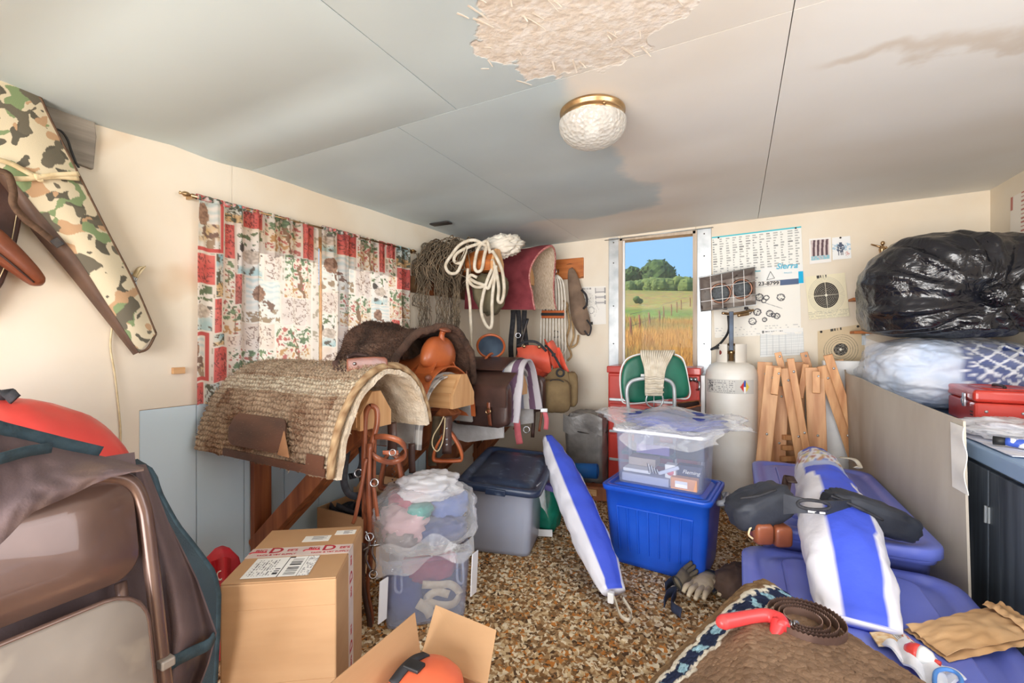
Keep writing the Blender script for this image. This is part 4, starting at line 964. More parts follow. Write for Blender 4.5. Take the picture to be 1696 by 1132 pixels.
# printed notice with diagrams
def paper(name, label, cat, quad, off, colf, nu, nv, curl=.004, seed=0, m=None):
    q = [atF(*p, off) for p in quad]   # tl tr br bl
    t = thing(name, label, cat, (q[2]+q[3])/2); col = []
    W_ = (q[1]-q[0]).length; H_ = (q[3]-q[0]).length
    def f(u, v):
        p = q[0].lerp(q[1], u).lerp(q[3].lerp(q[2], u), v); col.append(colf(u, v, u*W_, v*H_)); p.y -= curl*(abs(N3((u*2, v*2, seed), 1, seed))+.5*v*v); return p
    part('sheet', grid(f, nu, nv), m or M['print'], t, col=col)
    return t, q
M['print'] = printmat('printed_paper', .8)
WHT = LC(240, 238, 232)
def c_notice(u, v, x, y):
    if v < .10 and .03 < u < .5: return LC(150, 150, 150) if abs(v-.05) < .02 and rnd01(int(u*60), 1) > .4 else WHT
    if u > .62 and (.04 < v < .18 or .24 < v < .34 or .38 < v < .48):
        e = min(u-.62, .97-u); return LC(150, 150, 152) if (e < .02 or v % .14 < .02) else LC(226, 224, 220)
    d = min(math.hypot(u-.3, (v-.4)*1.2), math.hypot(u-.45, (v-.62)*1.2)); 
    if .1 < d < .115 or abs(FB((u, v, 0), 9, 3)) < .02 and d < .3: return LC(150, 150, 150)
    if v > .93 and u < .5: return LC(70, 70, 70) if rnd01(int(u*50), 3) > .5 else WHT
    return WHT
paper('wall_notice', 'white notice sheet with grey diagrams on the far wall left of the window', 'notice', ((958, 476), (1003, 474), (1004, 537), (962, 539)), .004, c_notice, 70, 90)
# ================================================================== rack three: dark saddlebags, blue suede seat, blanket
M['bluesuede'] = mat('blue_grey_suede', C(84, 104, 124), C(54, 68, 86), 5, .8, bump=.2, bscale=60)
s3 = thing('dark_saddle', 'brown saddle with blue grey suede seat dish on the third rack', 'saddle', (-1.75, 3.05, .75))
d, ln = drapef(-2.2, -1.52, 3.05, [(-.29, .76), (-.27, .9), (-.2, 1.02), (-.1, 1.08), (0, 1.1), (.1, 1.08), (.2, 1.02), (.27, .9), (.29, .76)])
part('skirt', grid(lambda u, v: d(u, v)[0], 20, 40), M['dkleather'], s3, solid=.012)
c_ = at(813, 574, 3.46); bx = Vector((RX, RY, 0)); by = Vector((-DX*.45, -DY*.45, .9)).normalized(); bz = bx.cross(by)
part('seat_dish', grid(lambda u, v: c_+bx*.10*v*math.cos(6.283*u)+by*.095*v*math.sin(6.283*u)-bz*.03*(1-v*v), 32, 8, cu=True), M['bluesuede'], s3, solid=.012)
part('dish_rim', tube([c_+bx*.103*math.cos(.3927*i)+by*.098*math.sin(.3927*i) for i in range(16)], .010, 8, True, 3), M['tan'], s3)
part('seat', grid(lambda u, v: Vector((-1.95+.26*u, 3.05+(v-.5)*.28, 1.12+.06*(2*u-1)**2-.08*(2*v-1)**2)), 12, 12), M['tan'], s3, solid=.014)
sb = thing('saddlebag_pair', 'dark brown leather saddlebags with buckle straps on the third rack', 'saddlebag', (-1.8, 2.76, .68), 0)
def bagbox(x0, x1, Y, z0, z1, dp=.09):
    return blob(((x0+x1)/2, Y, (z0+z1)/2), ((x1-x0)/2, dp/2, (z1-z0)/2), None, 40, 26, 6, .03, 4, 2)
part('bag', bagbox(-1.86, -1.38, 2.74, .68, 1.0), M['dkleather'], sb)
part('flap', grid(lambda u, v: Vector((-1.87+.50*u, 2.72-.062*math.sin(min(1, v*1.6)*1.57)+.10*(1-min(1, v*2.2)), 1.05-.22*v**1.2)), 14, 14), M['dkleather'], sb, solid=.010)
part('yoke', grid(lambda u, v: (lambda q: Vector((-1.86+.40*u, 3.05+q[0], q[1]+.012)))(((-.27+.54*v), 1.05+.085*math.cos((v-.5)*2.9))), 10, 26), M['dkleather'], sb, solid=.010)
for x in (-1.50, -1.76):
    s_ = part('buckle_strap', strap([(x, 2.665, .92), (x, 2.655, .84), (x, 2.665, .76), (x, 2.68, .70)], .026, .006, (1, 0, 0)), M['leather'], sb)
    part('buckle', lathe_ring((x, 2.650, .80), .018, .004, (0, 1, 0), 12), M['brass'], s_)
part('bag', bagbox(-1.86, -1.38, 3.36, .70, 1.0), M['dkleather'], sb)
st_ = thing('striped_blanket', 'white, lavender and purple striped blanket over the end of the third rack', 'blanket', (-1.55, 3.05, .72))
d, ln = drapef(-1.66, -1.37, 3.05, [(-.20, .70), (-.19, .9), (-.14, 1.06), (-.05, 1.125), (.04, 1.13), (.13, 1.07), (.18, .95), (.20, .74)])
col = []
def f(u, v):
    p, n = d(u, v); k = u*6.0+.3*N3(p, 5)
    c = [LC(186, 140, 96), LC(226, 222, 218), LC(168, 172, 196), LC(232, 230, 228), LC(120, 92, 116), LC(206, 200, 206)][min(5, int(max(0, k)))]
    col.append(c); p.x += .02*math.sin(v*7)*u; return p+n*(.006*N3(p, 9))
g = grid(f, 60, 70); part('cloth', g, printmat('striped_wool', .95, .5, 160), st_, col=col, solid=.012)
g3 = thing('grey_wool_pad', 'pale grey wool pad showing under the dark saddlebags', 'saddle pad', (-1.8, 3.05, .62))
d, ln = drapef(-2.05, -1.46, 3.05, [(-.255, .60), (-.255, .78), (-.2, .96), (-.1, 1.05), (0, 1.07), (.1, 1.05), (.2, .96), (.255, .78), (.26, .62)])
part('pad_sheet', grid(lambda u, v: d(u, v)[0]-Vector((0, 0, .06*(1-abs(2*u-1))*(1 if v < .2 or v > .8 else 0)))+d(u, v)[1]*.008*N3(d(u, v)[0], 8), 24, 44), mat('pale_grey_wool', C(206, 204, 204), C(176, 172, 170), 9, .95, bump=.6, bscale=70), g3, solid=.02)
# ================================================================== rack four: orange packs and khaki pouches
M['orange'] = mat('blaze_orange_nylon', C(236, 104, 78), C(216, 82, 60), 6, .55, bump=.4, bscale=14, dist=.008)
op = thing('orange_pack', 'blaze orange saddle pack with black strap on the corner rack', 'pack', (-1.75, 3.62, .95))
part('pack_body', blob(at(884, 600, 3.98), (.15, .13, .13), Matrix.Rotation(R(20), 3, 'Y'), 44, 28, 3, .10, 3, 1), M['orange'], op)
part('pack_flap', grid(lambda u, v: at(856+50*u+8*v, 572+10*abs(u-.5)+42*v, 3.86-.06*math.sin(3.14*v)), 12, 10), M['orange'], op, solid=.008)
part('strap', strap([at(856, 572, 3.84), at(872, 566, 3.82), at(890, 568, 3.8), at(905, 582, 3.8)], .022, .004, (0, .2, 1)), M['nylon'], op)
part('badge', lathe([(0, .004), (.014, .003), (.016, 0)], 6, at(868, 574, 3.80), (ray(868, 574)*-1).to_track_quat('Z', 'Y').to_matrix()), M['brass'], op)
part('badge', lathe([(0, .004), (.014, .003), (.016, 0)], 6, at(893, 575, 3.79), (ray(893, 575)*-1).to_track_quat('Z', 'Y').to_matrix()), M['brass'], op)
o2 = thing('orange_vest', 'crumpled blaze orange vest hanging at the end of the corner rack', 'vest', at(932, 618, 4.0))
part('vest_cloth', grid(lambda u, v: at(902+18*v+(24+6*v)*u, 562+12*u+60*v+4*math.sin(u*9), 3.98-.05*math.sin(u*6+v*3)-.04*math.sin(3.14*u)), 22, 26), M['orange'], o2, solid=.012)
part('strap', strap([at(903, 572, 3.9), at(915, 585, 3.88), at(924, 600, 3.88), at(930, 612, 3.9)], .02, .004, (1, .3, .3)), M['nylon'], o2)
part('buckle', cbox(at(917, 588, 3.86), (.035, .012, .03)), M['black'], o2, smooth=False, bevel=.003)
M['khaki'] = mat('khaki_canvas', C(134, 112, 78), C(106, 86, 58), 6, .85, bump=.4, bscale=40, dist=.004)
kp2 = thing('khaki_pouch', 'khaki canvas pouch pair with zip and bottle hole hanging in front of the corner rack', 'pouch', at(925, 686, 3.85))
part('front_pouch', blob(at(921, 656, 3.82), (.12, .07, .14), Matrix.Rotation(YAW, 3, 'Z'), 40, 28, 4, .04, 3, 5), M['khaki'], kp2)
part('side_pouch', blob(at(945, 645, 3.92), (.06, .07, .15), Matrix.Rotation(YAW, 3, 'Z'), 30, 24, 4, .04, 3, 6), M['khaki'], kp2)
yk = [(900, 640), (906, 622), (916, 611), (926, 609), (940, 616), (944, 634), (932, 640)]
part('yoke', prism3([at(x, y, 3.84) for x, y in yk], ray(920, 620)*.02), M['khaki'], kp2, smooth=False, bevel=.005)
part('hole_rim', lathe_ring(at(928, 618, 3.83), .03, .008, ray(928, 618)), M['nylon'], kp2)
part('zip', tube([at(905, 640, 3.80), at(914, 630, 3.765), at(932, 632, 3.765), at(939, 645, 3.80)], .004, 6), M['nylon'], kp2)
s4 = thing('leather_headstall', 'dark leather headstall straps hanging below the corner rack', 'headstall', at(875, 720, 3.75))
for L_, w_ in (([(866, 612), (870, 640), (866, 670), (868, 700)], .03), ([(884, 608), (880, 640), (884, 680), (882, 725)], .03), ([(894, 640), (897, 680), (893, 715)], .02), ([(856, 660), (858, 690), (852, 712)], .025), ([(848, 640), (845, 668), (852, 700)], .02)):
    part('strap', strap([at(x, y, 3.72) for x, y in L_], w_, .005, (1, .4, 0)), M['leather' if w_ < .028 else 'dkleather'], s4)
part('concho', lathe([(0, .006), (.016, .004), (.02, 0)], 16, at(879, 616, 3.66), (ray(879, 616)*-1).to_track_quat('Z', 'Y').to_matrix()), M['brass'], s4)
part('ring', lathe_ring(at(872, 712, 3.70), .025, .005, ray(872, 712)), M['chrome'], s4)
M['pink'] = mat('pink_webbing', C(226, 120, 128), C(206, 96, 106), 9, .8)
for k, (lb, L_) in enumerate((('pink webbing strap with steel tip hanging above the navy lidded tote', [(853, 684), (856, 700), (858, 720), (861, 736)]), ('short pink webbing strap hanging further back near the corner', [(901, 680), (905, 695), (904, 712)]))):
    t = thing('pink_strap', lb, 'strap', at(*L_[-1], 3.5), 0, 'pink straps')
    part('webbing', strap([at(x, y, 3.5) for x, y in L_], .05 if k == 0 else .035, .005, (1, .45, 0)), M['pink'], t)
    part('steel_tip', cbox(at(*L_[0], 3.49), (.055, .012, .03), Matrix.Rotation(YAW, 3, 'Z')), M['steel'], t, smooth=False, bevel=.003)
# ---- hanging stirrups below rack two and rack one
def stir(label, px, py, t, m, w=.13, side=None, strapm='dkleather', ytop=690, holes=True):
    o = thing('stirrup', label, 'stirrup', at(px, py+50, t), 0, 'stirrups hanging below the saddles')
    top = at(px, py, t); ax = Vector((RX, RY, 0))
    stirrup(o, top, None, w, m, ax if side is None else side)
    part('stirrup_leather', strap([at(px, ytop, t), at(px+1, (ytop+py)/2, t-.02), top], .045, .007, ax), M[strapm], o)
    return o
stir('orange tan stirrup hanging below the grey felt pad', 742, 716, 2.72, 'tan', .17)
o = stir('laced tan leather stirrup hanging behind the bridle', 649, 752, 2.28, 'leather', .11, ytop=700)
for i in range(8): part('lace', cbox(at(650+(i % 2)*3, 768+i*4.5, 2.21), (.006, .004, .007)), M['dkleather'], o, smooth=False)
lt = thing('latigo_strap', 'dark punched leather latigo strap hanging left of the orange stirrup', 'strap', at(740, 752, 2.7))
part('strap', strap([at(738, 690, 2.68), at(740, 720, 2.68), at(740, 752, 2.68)], .055, .007, (RX, RY, 0)), M['dkleather'], lt)
for yy in (710, 728, 737): part('eyelet', lathe_ring(at(740, yy, 2.67), .004, .0018, ray(740, yy), 8), M['chrome'], lt)
tag(part('cream_cord', tube([at(735, 690, 2.66), at(728, 705, 2.66), at(718, 722, 2.66), at(716, 738, 2.66), at(724, 748, 2.66), at(732, 735, 2.66), at(736, 712, 2.66), at(737, 692, 2.66)], .004, 6), M['tie'], None, loc=at(724, 748, 2.66)), 'thin cream cord loop hanging among the stirrups', 'cord')
tag(part('olive_strap', strap([at(724, 690, 2.75), at(721, 720, 2.75), at(716, 750, 2.75), at(716, 772, 2.75)], .05, .006, (RX, RY, 0)), mat('olive_webbing', C(92, 78, 58), C(70, 60, 44), 20, .85), None, loc=at(716, 772, 2.75)), 'olive brown webbing strap hanging left of the latigo', 'strap')
tag(part('strap_end', strap([at(682, 735, 2.5), at(682, 760, 2.5), at(683, 784, 2.5)], .036, .006, (RX, RY, 0)), M['dkleather'], None, loc=at(683, 784, 2.5)), 'dark leather strap end hanging right of the bridle noseband', 'strap')
# ---- bridle on the first rack
br = thing('bridle', 'brown leather bridle with steel bit hanging from the nearest saddle rack', 'bridle', at(612, 1070, 2.0))
TB = 2.03; ax = (RX, RY, 0)
def bs(name, L_, w_=.020, m='leather', t=TB, wd=None, closed=False): return part(name, strap([at(x, y, t+dt) for x, y, dt in [(p+(0,))[:3] for p in L_]], w_, .005, wd or (RX*.8, RY*.8, .3), closed), M[m], br)
bs('crown_strap', [(604, 860), (603, 780), (604, 710), (607, 682), (615, 673), (624, 680), (624, 705), (616, 735), (609, 780), (607, 840), (606, 900)], .024)
bs('cheek_strap', [(620, 720, .02), (619, 760, .02), (618, 800, .02), (616, 850, .02), (615, 900, .02), (612, 950, .02)], .022)
bs('cheek_strap', [(612, 735, -.02), (611, 800, -.02), (612, 860, -.02), (611, 920, -.02)], .02)
bs('rein', [(606, 760, -.03), (600, 800, -.03), (594, 830, -.03), (588, 858, -.03), (584, 868, -.03)], .016)
bs('rein', [(603, 900), (601, 960), (606, 1000), (612, 1030), (614, 1080)], .022, 'dkleather')
bs('rein', [(612, 930, .02), (609, 980, .02), (616, 1020, .02), (613, 1060, .02)], .018, 'leather')
bs('throat_latch', [(618, 800, -.04), (622, 830, -.04), (626, 862, -.04)], .016)
part('noseband', strap([at(x, y, TB+dt) for x, y, dt in ((620, 724, 0), (640, 724, -.06), (662, 731, -.06), (672, 745, 0), (668, 758, .06), (650, 766, .06), (630, 762, 0), (613, 751, 0))], .024, .007, (0, 0, 1)), M['leather'], br)
part('buckle_strap', beam(at(634, 750, 2.08), at(660, 750, 2.08), .006, .018), M['tan'], br, smooth=False)
part('buckle', lathe_ring(at(650, 750, 2.05), .014, .003, ray(650, 750), 12), M['chrome'], br)
part('bit_shank', tube([at(606, 880, TB-.03), at(612, 900, TB-.04), at(606, 925, TB-.04), at(614, 945, TB-.04)], .005, 8), M['chrome'], br)
part('bit_shank', tube([at(622, 895, TB-.03), at(616, 915, TB-.04), at(624, 935, TB-.04), at(618, 950, TB-.04)], .005, 8), M['chrome'], br)
part('bit_bar', tube([at(603, 912, TB-.03), at(615, 905, TB-.04), at(633, 902, TB-.03)], .006, 8), M['chrome'], br)
for x, y in ((618, 952), (612, 890), (620, 800)): part('ring', lathe_ring(at(x, y, TB-.04), .016, .0035, ray(x, y), 16), M['chrome'], br)
bk = thing('black_strap', 'black nylon strap loop with buckle hanging under the woven pad', 'strap', at(575, 820, 2.1))
part('webbing', strap([at(588, 700, 2.12), at(578, 730, 2.12), at(571, 770, 2.12), at(570, 800, 2.12), at(578, 818, 2.12), at(592, 822, 2.12), at(602, 815, 2.12)], .034, .004, (RX, RY, .2)), M['nylon'], bk)
part('webbing', strap([at(590, 710, 2.16), at(598, 740, 2.16), at(600, 765, 2.16), at(592, 785, 2.16), at(578, 790, 2.16)], .028, .004, (RX, RY, .2)), M['nylon'], bk)
part('buckle', lathe_ring(at(594, 784, 2.13), .018, .004, ray(594, 784), 12), M['chrome'], bk)
# ================================================================== ceiling light
lx, ly = -.54, 1.83; lz = ceilz(lx, ly)-.004
cl = thing('ceiling_light', 'brass ceiling light with a pressed clear glass dome', 'ceiling light', (lx, ly, lz-.14))
part('brass_base', lathe([(.0, 0), (.128, 0), (.134, -.006), (.134, -.014), (.126, -.020), (.126, -.030), (.132, -.036), (.132, -.046), (.122, -.050), (.0, -.050)][::-1], 48, (lx, ly, lz)), M['brass'], cl)
def gm():
    m, t, N, L, P = _nt('pressed_glass'); P.inputs['Base Color'].default_value = (.92, .94, .92, 1); P.inputs['Roughness'].default_value = .08; P.inputs['Specular IOR Level'].default_value = .9
    tr = N.new('ShaderNodeBsdfTransparent'); tl = N.new('ShaderNodeBsdfTranslucent'); tl.inputs[0].default_value = (.9, .92, .9, 1)
    tc = N.new('ShaderNodeTexCoord'); vo = N.new('ShaderNodeTexVoronoi'); vo.inputs['Scale'].default_value = 60; L.new(tc.outputs['Object'], vo.inputs['Vector'])
    b = N.new('ShaderNodeBump'); b.inputs['Strength'].default_value = 1; b.inputs['Distance'].default_value = .006; L.new(vo.outputs['Distance'], b.inputs['Height']); L.new(b.outputs[0], P.inputs['Normal']); L.new(b.outputs[0], tl.inputs['Normal'])
    m1 = N.new('ShaderNodeMixShader'); m1.inputs[0].default_value = .45; L.new(P.outputs[0], m1.inputs[1]); L.new(tl.outputs[0], m1.inputs[2])
    m2 = N.new('ShaderNodeMixShader'); m2.inputs[0].default_value = .72; L.new(tr.outputs[0], m2.inputs[1]); L.new(m1.outputs[0], m2.inputs[2]); L.new(m2.outputs[0], N['Material Output'].inputs[0]); return m
M['pglass'] = gm()
dome = []
for i in range(25):
    a = i/24; r_ = .128*math.sqrt(max(0, 1-a**2.6))*(1.06 if a < .35 else 1.06-.06*(a-.35)); dome.append((r_, -.048-.105*a))
V, F = lathe(dome, 96, (lx, ly, lz))
VV = []
for i, v in enumerate(V):
    ring = i//96; q = i % 96; c_ = Vector((lx, ly, v.z)); k = 1+(.014*(q % 2) if ring < 9 else .016*math.sin(q*.785)*math.sin(ring*1.6)); VV.append(c_+(v-c_)*k)
part('glass_dome', (VV, F), M['pglass'], cl)
part('bulb', blob((lx, ly, lz-.085), (.03, .03, .035)), M['white'], cl)
part('thumb_screw', lathe([(0, 0), (.006, 0), (.006, .014), (0, .014)], 10, (lx+.08, ly-.105, lz-.04), Matrix.Rotation(R(90), 3, 'X')), M['brass'], cl)
vn = tag(part('ceiling_sticker', cbox(atZ(730, 371, 2.20)+Vector((0, 0, .0)), (.17, .07, .012)), M['iron'], None, smooth=False, bevel=.003, loc=atZ(730, 371, 2.20)), 'small dark metal plate on the ceiling above the nets', 'plate')
vn.location.z = ceilz(vn.location.x, vn.location.y)-.012
# ================================================================== papers on the far wall right of the window
FX = basis((1, 0, 0), (0, 0, 1), (0, -1, 0))
def wtext(s, px, py, size, m, parent, off=.008, **k):
    Mx = FX.copy(); Mx.translation = atF(px, py, off); return part('lettering', text_geo(s, size, Mx, **k), m, parent, smooth=False)
def c_chart(u, v, x, y):
    if v < .022: return LC(70, 196, 214)
    if u > .95 and .78 < v < .99: return LC(40, 178, 226)
    if v > .90 and .2 < u < .95: return LC(92, 108, 140)
    if .66 < v and u > .55: return LC(238, 240, 238)
    cell = int(u*13); row = int(v*44)
    if row % 2 == 0 and .05 < v < .88:
        n = rnd01(cell, row); k = (u*13) % 1
        if .12 < k < .25+.6*n: return LC(176, 178, 176) if rnd01(row, cell+5) > .2 else LC(140, 142, 142)
    if .70 < v < .72 and u < .62: return LC(110, 190, 206)
    return LC(238, 239, 234)
ch, _ = paper('reloading_chart', 'large white wall chart of fine print with turquoise top edge and phone number', 'poster', ((1179, 393), (1327, 375), (1331, 470), (1182, 482)), .006, c_chart, 210, 150, .003, 2)
M['skyblue'] = mat('blue_ink', C(88, 184, 214), None, rough=.8)
wtext('Sierra', 1303, 441, .062, M['skyblue'], ch, .014, bold=True, shear=.25)
wtext('BULLETS', 1305, 452, .014, M['skyblue'], ch, .014)
part('number_strip', prism3([atF(*p, .010) for p in ((1252, 467), (1292, 465), (1292, 473), (1252, 476))], (0, -.001, 0)), M['paper'], ch, smooth=False)
wtext('23-8799', 1273, 470, .042, M['ink'], ch, .016, bold=True, xs=1.05)
part('drawn_triangle', join(*[tube([atF(*a, .013), atF(*b, .013)], .0016, 5, res=1) for a, b in (((1276, 450), (1270, 464)), ((1276, 450), (1283, 461)), ((1270, 464), (1283, 461)))]), M['ink'], ch)
def c_diag(u, v, x, y):
    for cx, cy, r_ in ((.55, .22, .05), (.63, .24, .035), (.60, .30, .03), (.79, .25, .05), (.52, .52, .05), (.66, .56, .045), (.70, .6, .03), (.74, .62, .04), (.42, .5, .04), (.46, .70, .05), (.6, .68, .03)):
        d = math.hypot(u-cx, (v-cy)*.62)
        if d < r_ and (abs(d-r_*.8) < .006 or abs(FB((u, v, cx), 26, 2)) < .09): return LC(84, 84, 88)
    if abs((v-.3)-(u-.55)*.7) < .006 and .5 < u < .8: return LC(160, 160, 160)
    if v > .8 and rnd01(int(u*60), int(v*60)) > .75 and int(v*60) % 3 == 0: return LC(200, 200, 198)
    return LC(240, 238, 230)
dg, _ = paper('parts_diagram', 'white exploded parts diagram sheet pinned below the chart behind the heater', 'poster', ((1180, 480), (1325, 470), (1327, 553), (1184, 560)), .004, c_diag, 170, 110, .004, 4)
def c_gridp(u, v, x, y):
    if v < .14: return LC(120, 122, 122) if (.06 < v < .10 and .12 < u < .55 and rnd01(int(u*70), 1) > .3) or math.hypot((u-.07), (v-.08)*.6) < .03 else LC(238, 238, 234)
    if (u*34) % 1 < .3 and v < .94: return LC(188, 194, 196)
    if (v*22) % 1 < .14: return LC(206, 210, 210)
    return LC(238, 240, 238)
paper('ruled_sheet', 'white sheet ruled with fine vertical lines above the wooden stands', 'paper', ((1259, 547), (1330, 543), (1332, 588), (1259, 592)), .006, c_gridp, 130, 80, .002, 5)
def c_tree(u, v, x, y):
    if min(u, 1-u) < .07 or v < .06 or v > .86: return LC(240, 238, 234)
    if v > .70: return LC(150, 198, 210) if N3((u, v, 0), 14) > -.15 else LC(206, 196, 200)
    k = math.sin(u*32+1.4*math.sin(v*2.5)); return LC(96, 78, 84) if k > .25 else (LC(150, 124, 128) if k > -.3 else LC(214, 202, 200))
t1, _ = paper('forest_card', 'small white bordered print of tree trunks pinned to the far wall', 'picture', ((1340, 396), (1376, 393), (1377, 434), (1341, 438)), .006, c_tree, 60, 70, .002, 6)
def c_horse(u, v, x, y):
    d = math.hypot((u-.45)/.22, (v-.5)/.2); h = math.hypot((u-.46)/.09, (v-.36)/.12)
    if h < 1 or (d < 1 and FB((u, v, 0), 14, 6) > -.12) or (abs(u-.40) < .02 or abs(u-.52) < .02) and .24 < v < .36: return LC(82, 92, 112)
    if (abs(u-.34) < .025 or abs(u-.48) < .025 or abs(u-.56) < .02) and .6 < v < .82: return LC(110, 112, 128)
    if math.hypot((u-.8)/.12, (v-.78)/.12) < 1 and FB((u, v, 0), 20, 8) > 0: return LC(206, 150, 146)
    if .3 < v < .62 and FB((u, v, 1), 9, 3) > .02: return LC(176, 204, 222)
    return LC(238, 240, 240)
t2, _ = paper('horse_card', 'small blue sketch of a rider on horseback beside the forest print', 'picture', ((1378, 394), (1408, 391), (1410, 428), (1379, 431)), .006, c_horse, 60, 60, .002, 7)
for t_, x, y in ((t2, 1392, 394), (dg, 1186, 484), (ch, 1190, 394), (ch, 1318, 378)): part('pin', lathe([(0, .006), (.006, .004), (.007, 0)], 10, atF(x, y, .014), Matrix.Rotation(R(90), 3, 'X')), M['iron'], t_)
def c_tgt(cx, cy, rb, rw, asp, base, cross):
    def f(u, v, x, y):
        d = math.hypot(u-cx, (v-cy)*asp)
        if d < rb:
            k = (d/rb*8) % 1
            if d < .03: return LC(238, 234, 220)
            if k < .14 or (cross and (abs(u-cx) < .008 or abs(v-cy)*asp < .008)): return LC(206, 200, 182)
            return LC(62, 58, 56)
        for i in range(1, 6):
            if abs(d-rb-(rw-rb)*i/4) < .006 and d < rw+.02: return LC(150, 140, 122) if not cross else LC(206, 200, 178)
        if v > .82 and cross and int(v*90) % 3 == 0 and rnd01(int(u*40), int(v*90)) > .3: return LC(190, 186, 166)
        if v < .07 and .3 < u < .55 and rnd01(int(u*60), 2) > .4: return LC(70, 68, 66)
        return base
    return f
tg, _ = paper('shooting_target', 'cream paper shooting target with large black bullseye', 'target', ((1333, 459), (1399, 452), (1407, 524), (1340, 530)), .008, c_tgt(.49, .47, .31, .44, 1.05, LC(236, 228, 198), True), 130, 140, .006, 8)
t3, _ = paper('shooting_target', 'tan paper target with small black bullseye half behind the wooden stands', 'target', ((1354, 549), (1427, 537), (1437, 600), (1355, 606)), .006, c_tgt(.49, .60, .15, .36, .9, LC(214, 194, 160), False), 120, 110, .004, 9)
for x, y in ((1360, 550), (1421, 541)): part('pin', lathe([(0, .006), (.008, .004), (.009, 0)], 10, atF(x, y, .014), Matrix.Rotation(R(90), 3, 'X')), M['iron'], t3)
fg = thing('trophy_figure', 'small gold metal figure of a person with one arm outstretched', 'figurine', atF(1462, 424, .03))
def fp_(x, y, o=.03): return atF(x, y, o)
part('figure', join(blob(fp_(1462, 403), (.013, .012, .016)), tube([fp_(1462, 407), fp_(1461, 413), fp_(1461, 420)], [.008, .021, .015], 10), tube([fp_(1458, 409), fp_(1450, 407), fp_(1443, 405, .05)], [.008, .006, .005], 8), tube([fp_(1466, 409), fp_(1471, 414), fp_(1466, 418)], [.008, .006, .005], 8), tube([fp_(1459, 419), fp_(1458, 426), fp_(1458, 434)], [.010, .008, .006], 8), tube([fp_(1464, 419), fp_(1466, 426), fp_(1466, 434)], [.010, .008, .006], 8)), M['brass'], fg)
# two little shelves behind the bags
for k, (x0, y0, lb, red) in enumerate(((1405, 497, 'narrow stained wood shelf on a bracket beside the bullseye target', False), (1407, 550, 'lower narrow wood shelf with a red end above the clear bag', True))):
    a = atF(x0, y0); sh = thing('wall_shelf', lb, 'shelf', (a.x+.3, YW-.07, a.z-.06), 0, 'narrow wall shelves')
    part('board', box((a.x, YW-.15, a.z-.016), (1.52, YW, a.z+.004)), M['cedar_x'], sh, smooth=False, bevel=.003)
    bx_ = atF(1429 if k == 0 else 1430, y0).x
    part('bracket', join(box((bx_-.012, YW-.012, a.z-.10), (bx_+.012, YW, a.z-.016)), box((bx_-.012, YW-.12, a.z-.028), (bx_+.012, YW, a.z-.017))), M['steel'], sh, smooth=False)
    if red: part('red_tip', box((a.x+.17, YW-.155, a.z-.03), (a.x+.20, YW-.145, a.z+.02)), mat('red_tape', C(196, 44, 40)), sh, smooth=False)
wp = thing('wall_calendar', 'white printed sheet on the right wall at the picture edge', 'paper', (1.53, 3.7, 1.95))
col = []
def f(u, v): col.append(LC(186, 120, 110) if (u < .1 and v < .25) or (int(v*40) % 3 == 0 and u > .4) else LC(238, 232, 222)); return Vector((1.529-.004*v, 3.93-.30*u, 2.17-.34*v))
part('sheet', grid(f, 40, 60), M['print'], wp, col=col)
# ================================================================== gas bottle with heater
cx, cy = -.045, 3.93
M['tank'] = mat('white_tank_paint', C(236, 234, 228), C(222, 216, 204), 3, .4, bump=.1, bscale=8, c3=C(176, 150, 118), s3=5, lo3=.68, hi3=.8)
gc = thing('propane_cylinder', 'tall white propane gas cylinder standing under the chart', 'gas cylinder', (cx, cy, 0))
part('tank', lathe([(.0, .04), (.12, .045), (.17, .07), (.187, .11), (.187, 1.00), (.180, 1.045), (.155, 1.085), (.11, 1.11), (.05, 1.12), (0, 1.12)], 56, (cx, cy, 0)), M['tank'], gc)
part('foot_ring', lathe([(.150, 0), (.150, .06), (.142, .06), (.142, 0), (.15, 0)], 40, (cx, cy, 0)), M['tank'], gc)
def arc(a0, a1, r_, z0, z1): return grid(lambda u, v: Vector((cx+r_*math.cos(a0+(a1-a0)*u), cy+r_*math.sin(a0+(a1-a0)*u), z0+(z1-z0)*v)), 16, 3)
for a0, a1 in ((R(165), R(255)), (R(-75), R(45)), (R(60), R(150))): part('collar', arc(a0, a1, .105, 1.09, 1.25), M['tank'], gc, solid=.005)
col = []
def f(u, v):
    q = LC(206, 204, 198)
    if .06 < v < .94 and .05 < u < .62: q = LC(150, 150, 150) if rnd01(int(u*60), int(v*14)) > .55 and int(v*14) % 2 else LC(214, 212, 206)
    if .08 < u < .2 and abs(v-.5) < .35 and FB((u, v, 0), 20, 1) > 0: q = LC(90, 90, 94)
    d = abs(u-.80)*9+abs(v-.5)*1.6
    if d < .8: q = [LC(60, 90, 170), LC(200, 60, 56), LC(226, 200, 80), LC(240, 240, 240)][(0 if v < .5 else 3) if abs(u-.8) < .02 else (1 if u < .8 else 2)]
    col.append(q); a = R(205+118*u); return Vector((cx+.1885*math.cos(a), cy+.1885*math.sin(a), .985-.105*v))
part('label_band', grid(f, 120, 30), M['print'], gc, col=col)
part('valve', join(lathe([(.018, 1.11), (.018, 1.17), (.026, 1.175), (.026, 1.20), (.014, 1.205), (.014, 1.235), (.03, 1.24), (.03, 1.255), (0, 1.26)], 16, (cx, cy-.02, 0)), tube([(cx, cy-.02, 1.185), (cx-.06, cy-.06, 1.185)], .012, 10, res=1)), M['brass'], gc)
part('valve_knob', lathe([(0, 0), (.024, 0), (.026, .012), (.022, .026), (0, .03)], 14, (cx-.055, cy-.06, 1.185), Matrix.Rotation(R(-90), 3, 'Y')), mat('dark_red_knob', C(120, 50, 44), rough=.5), gc)
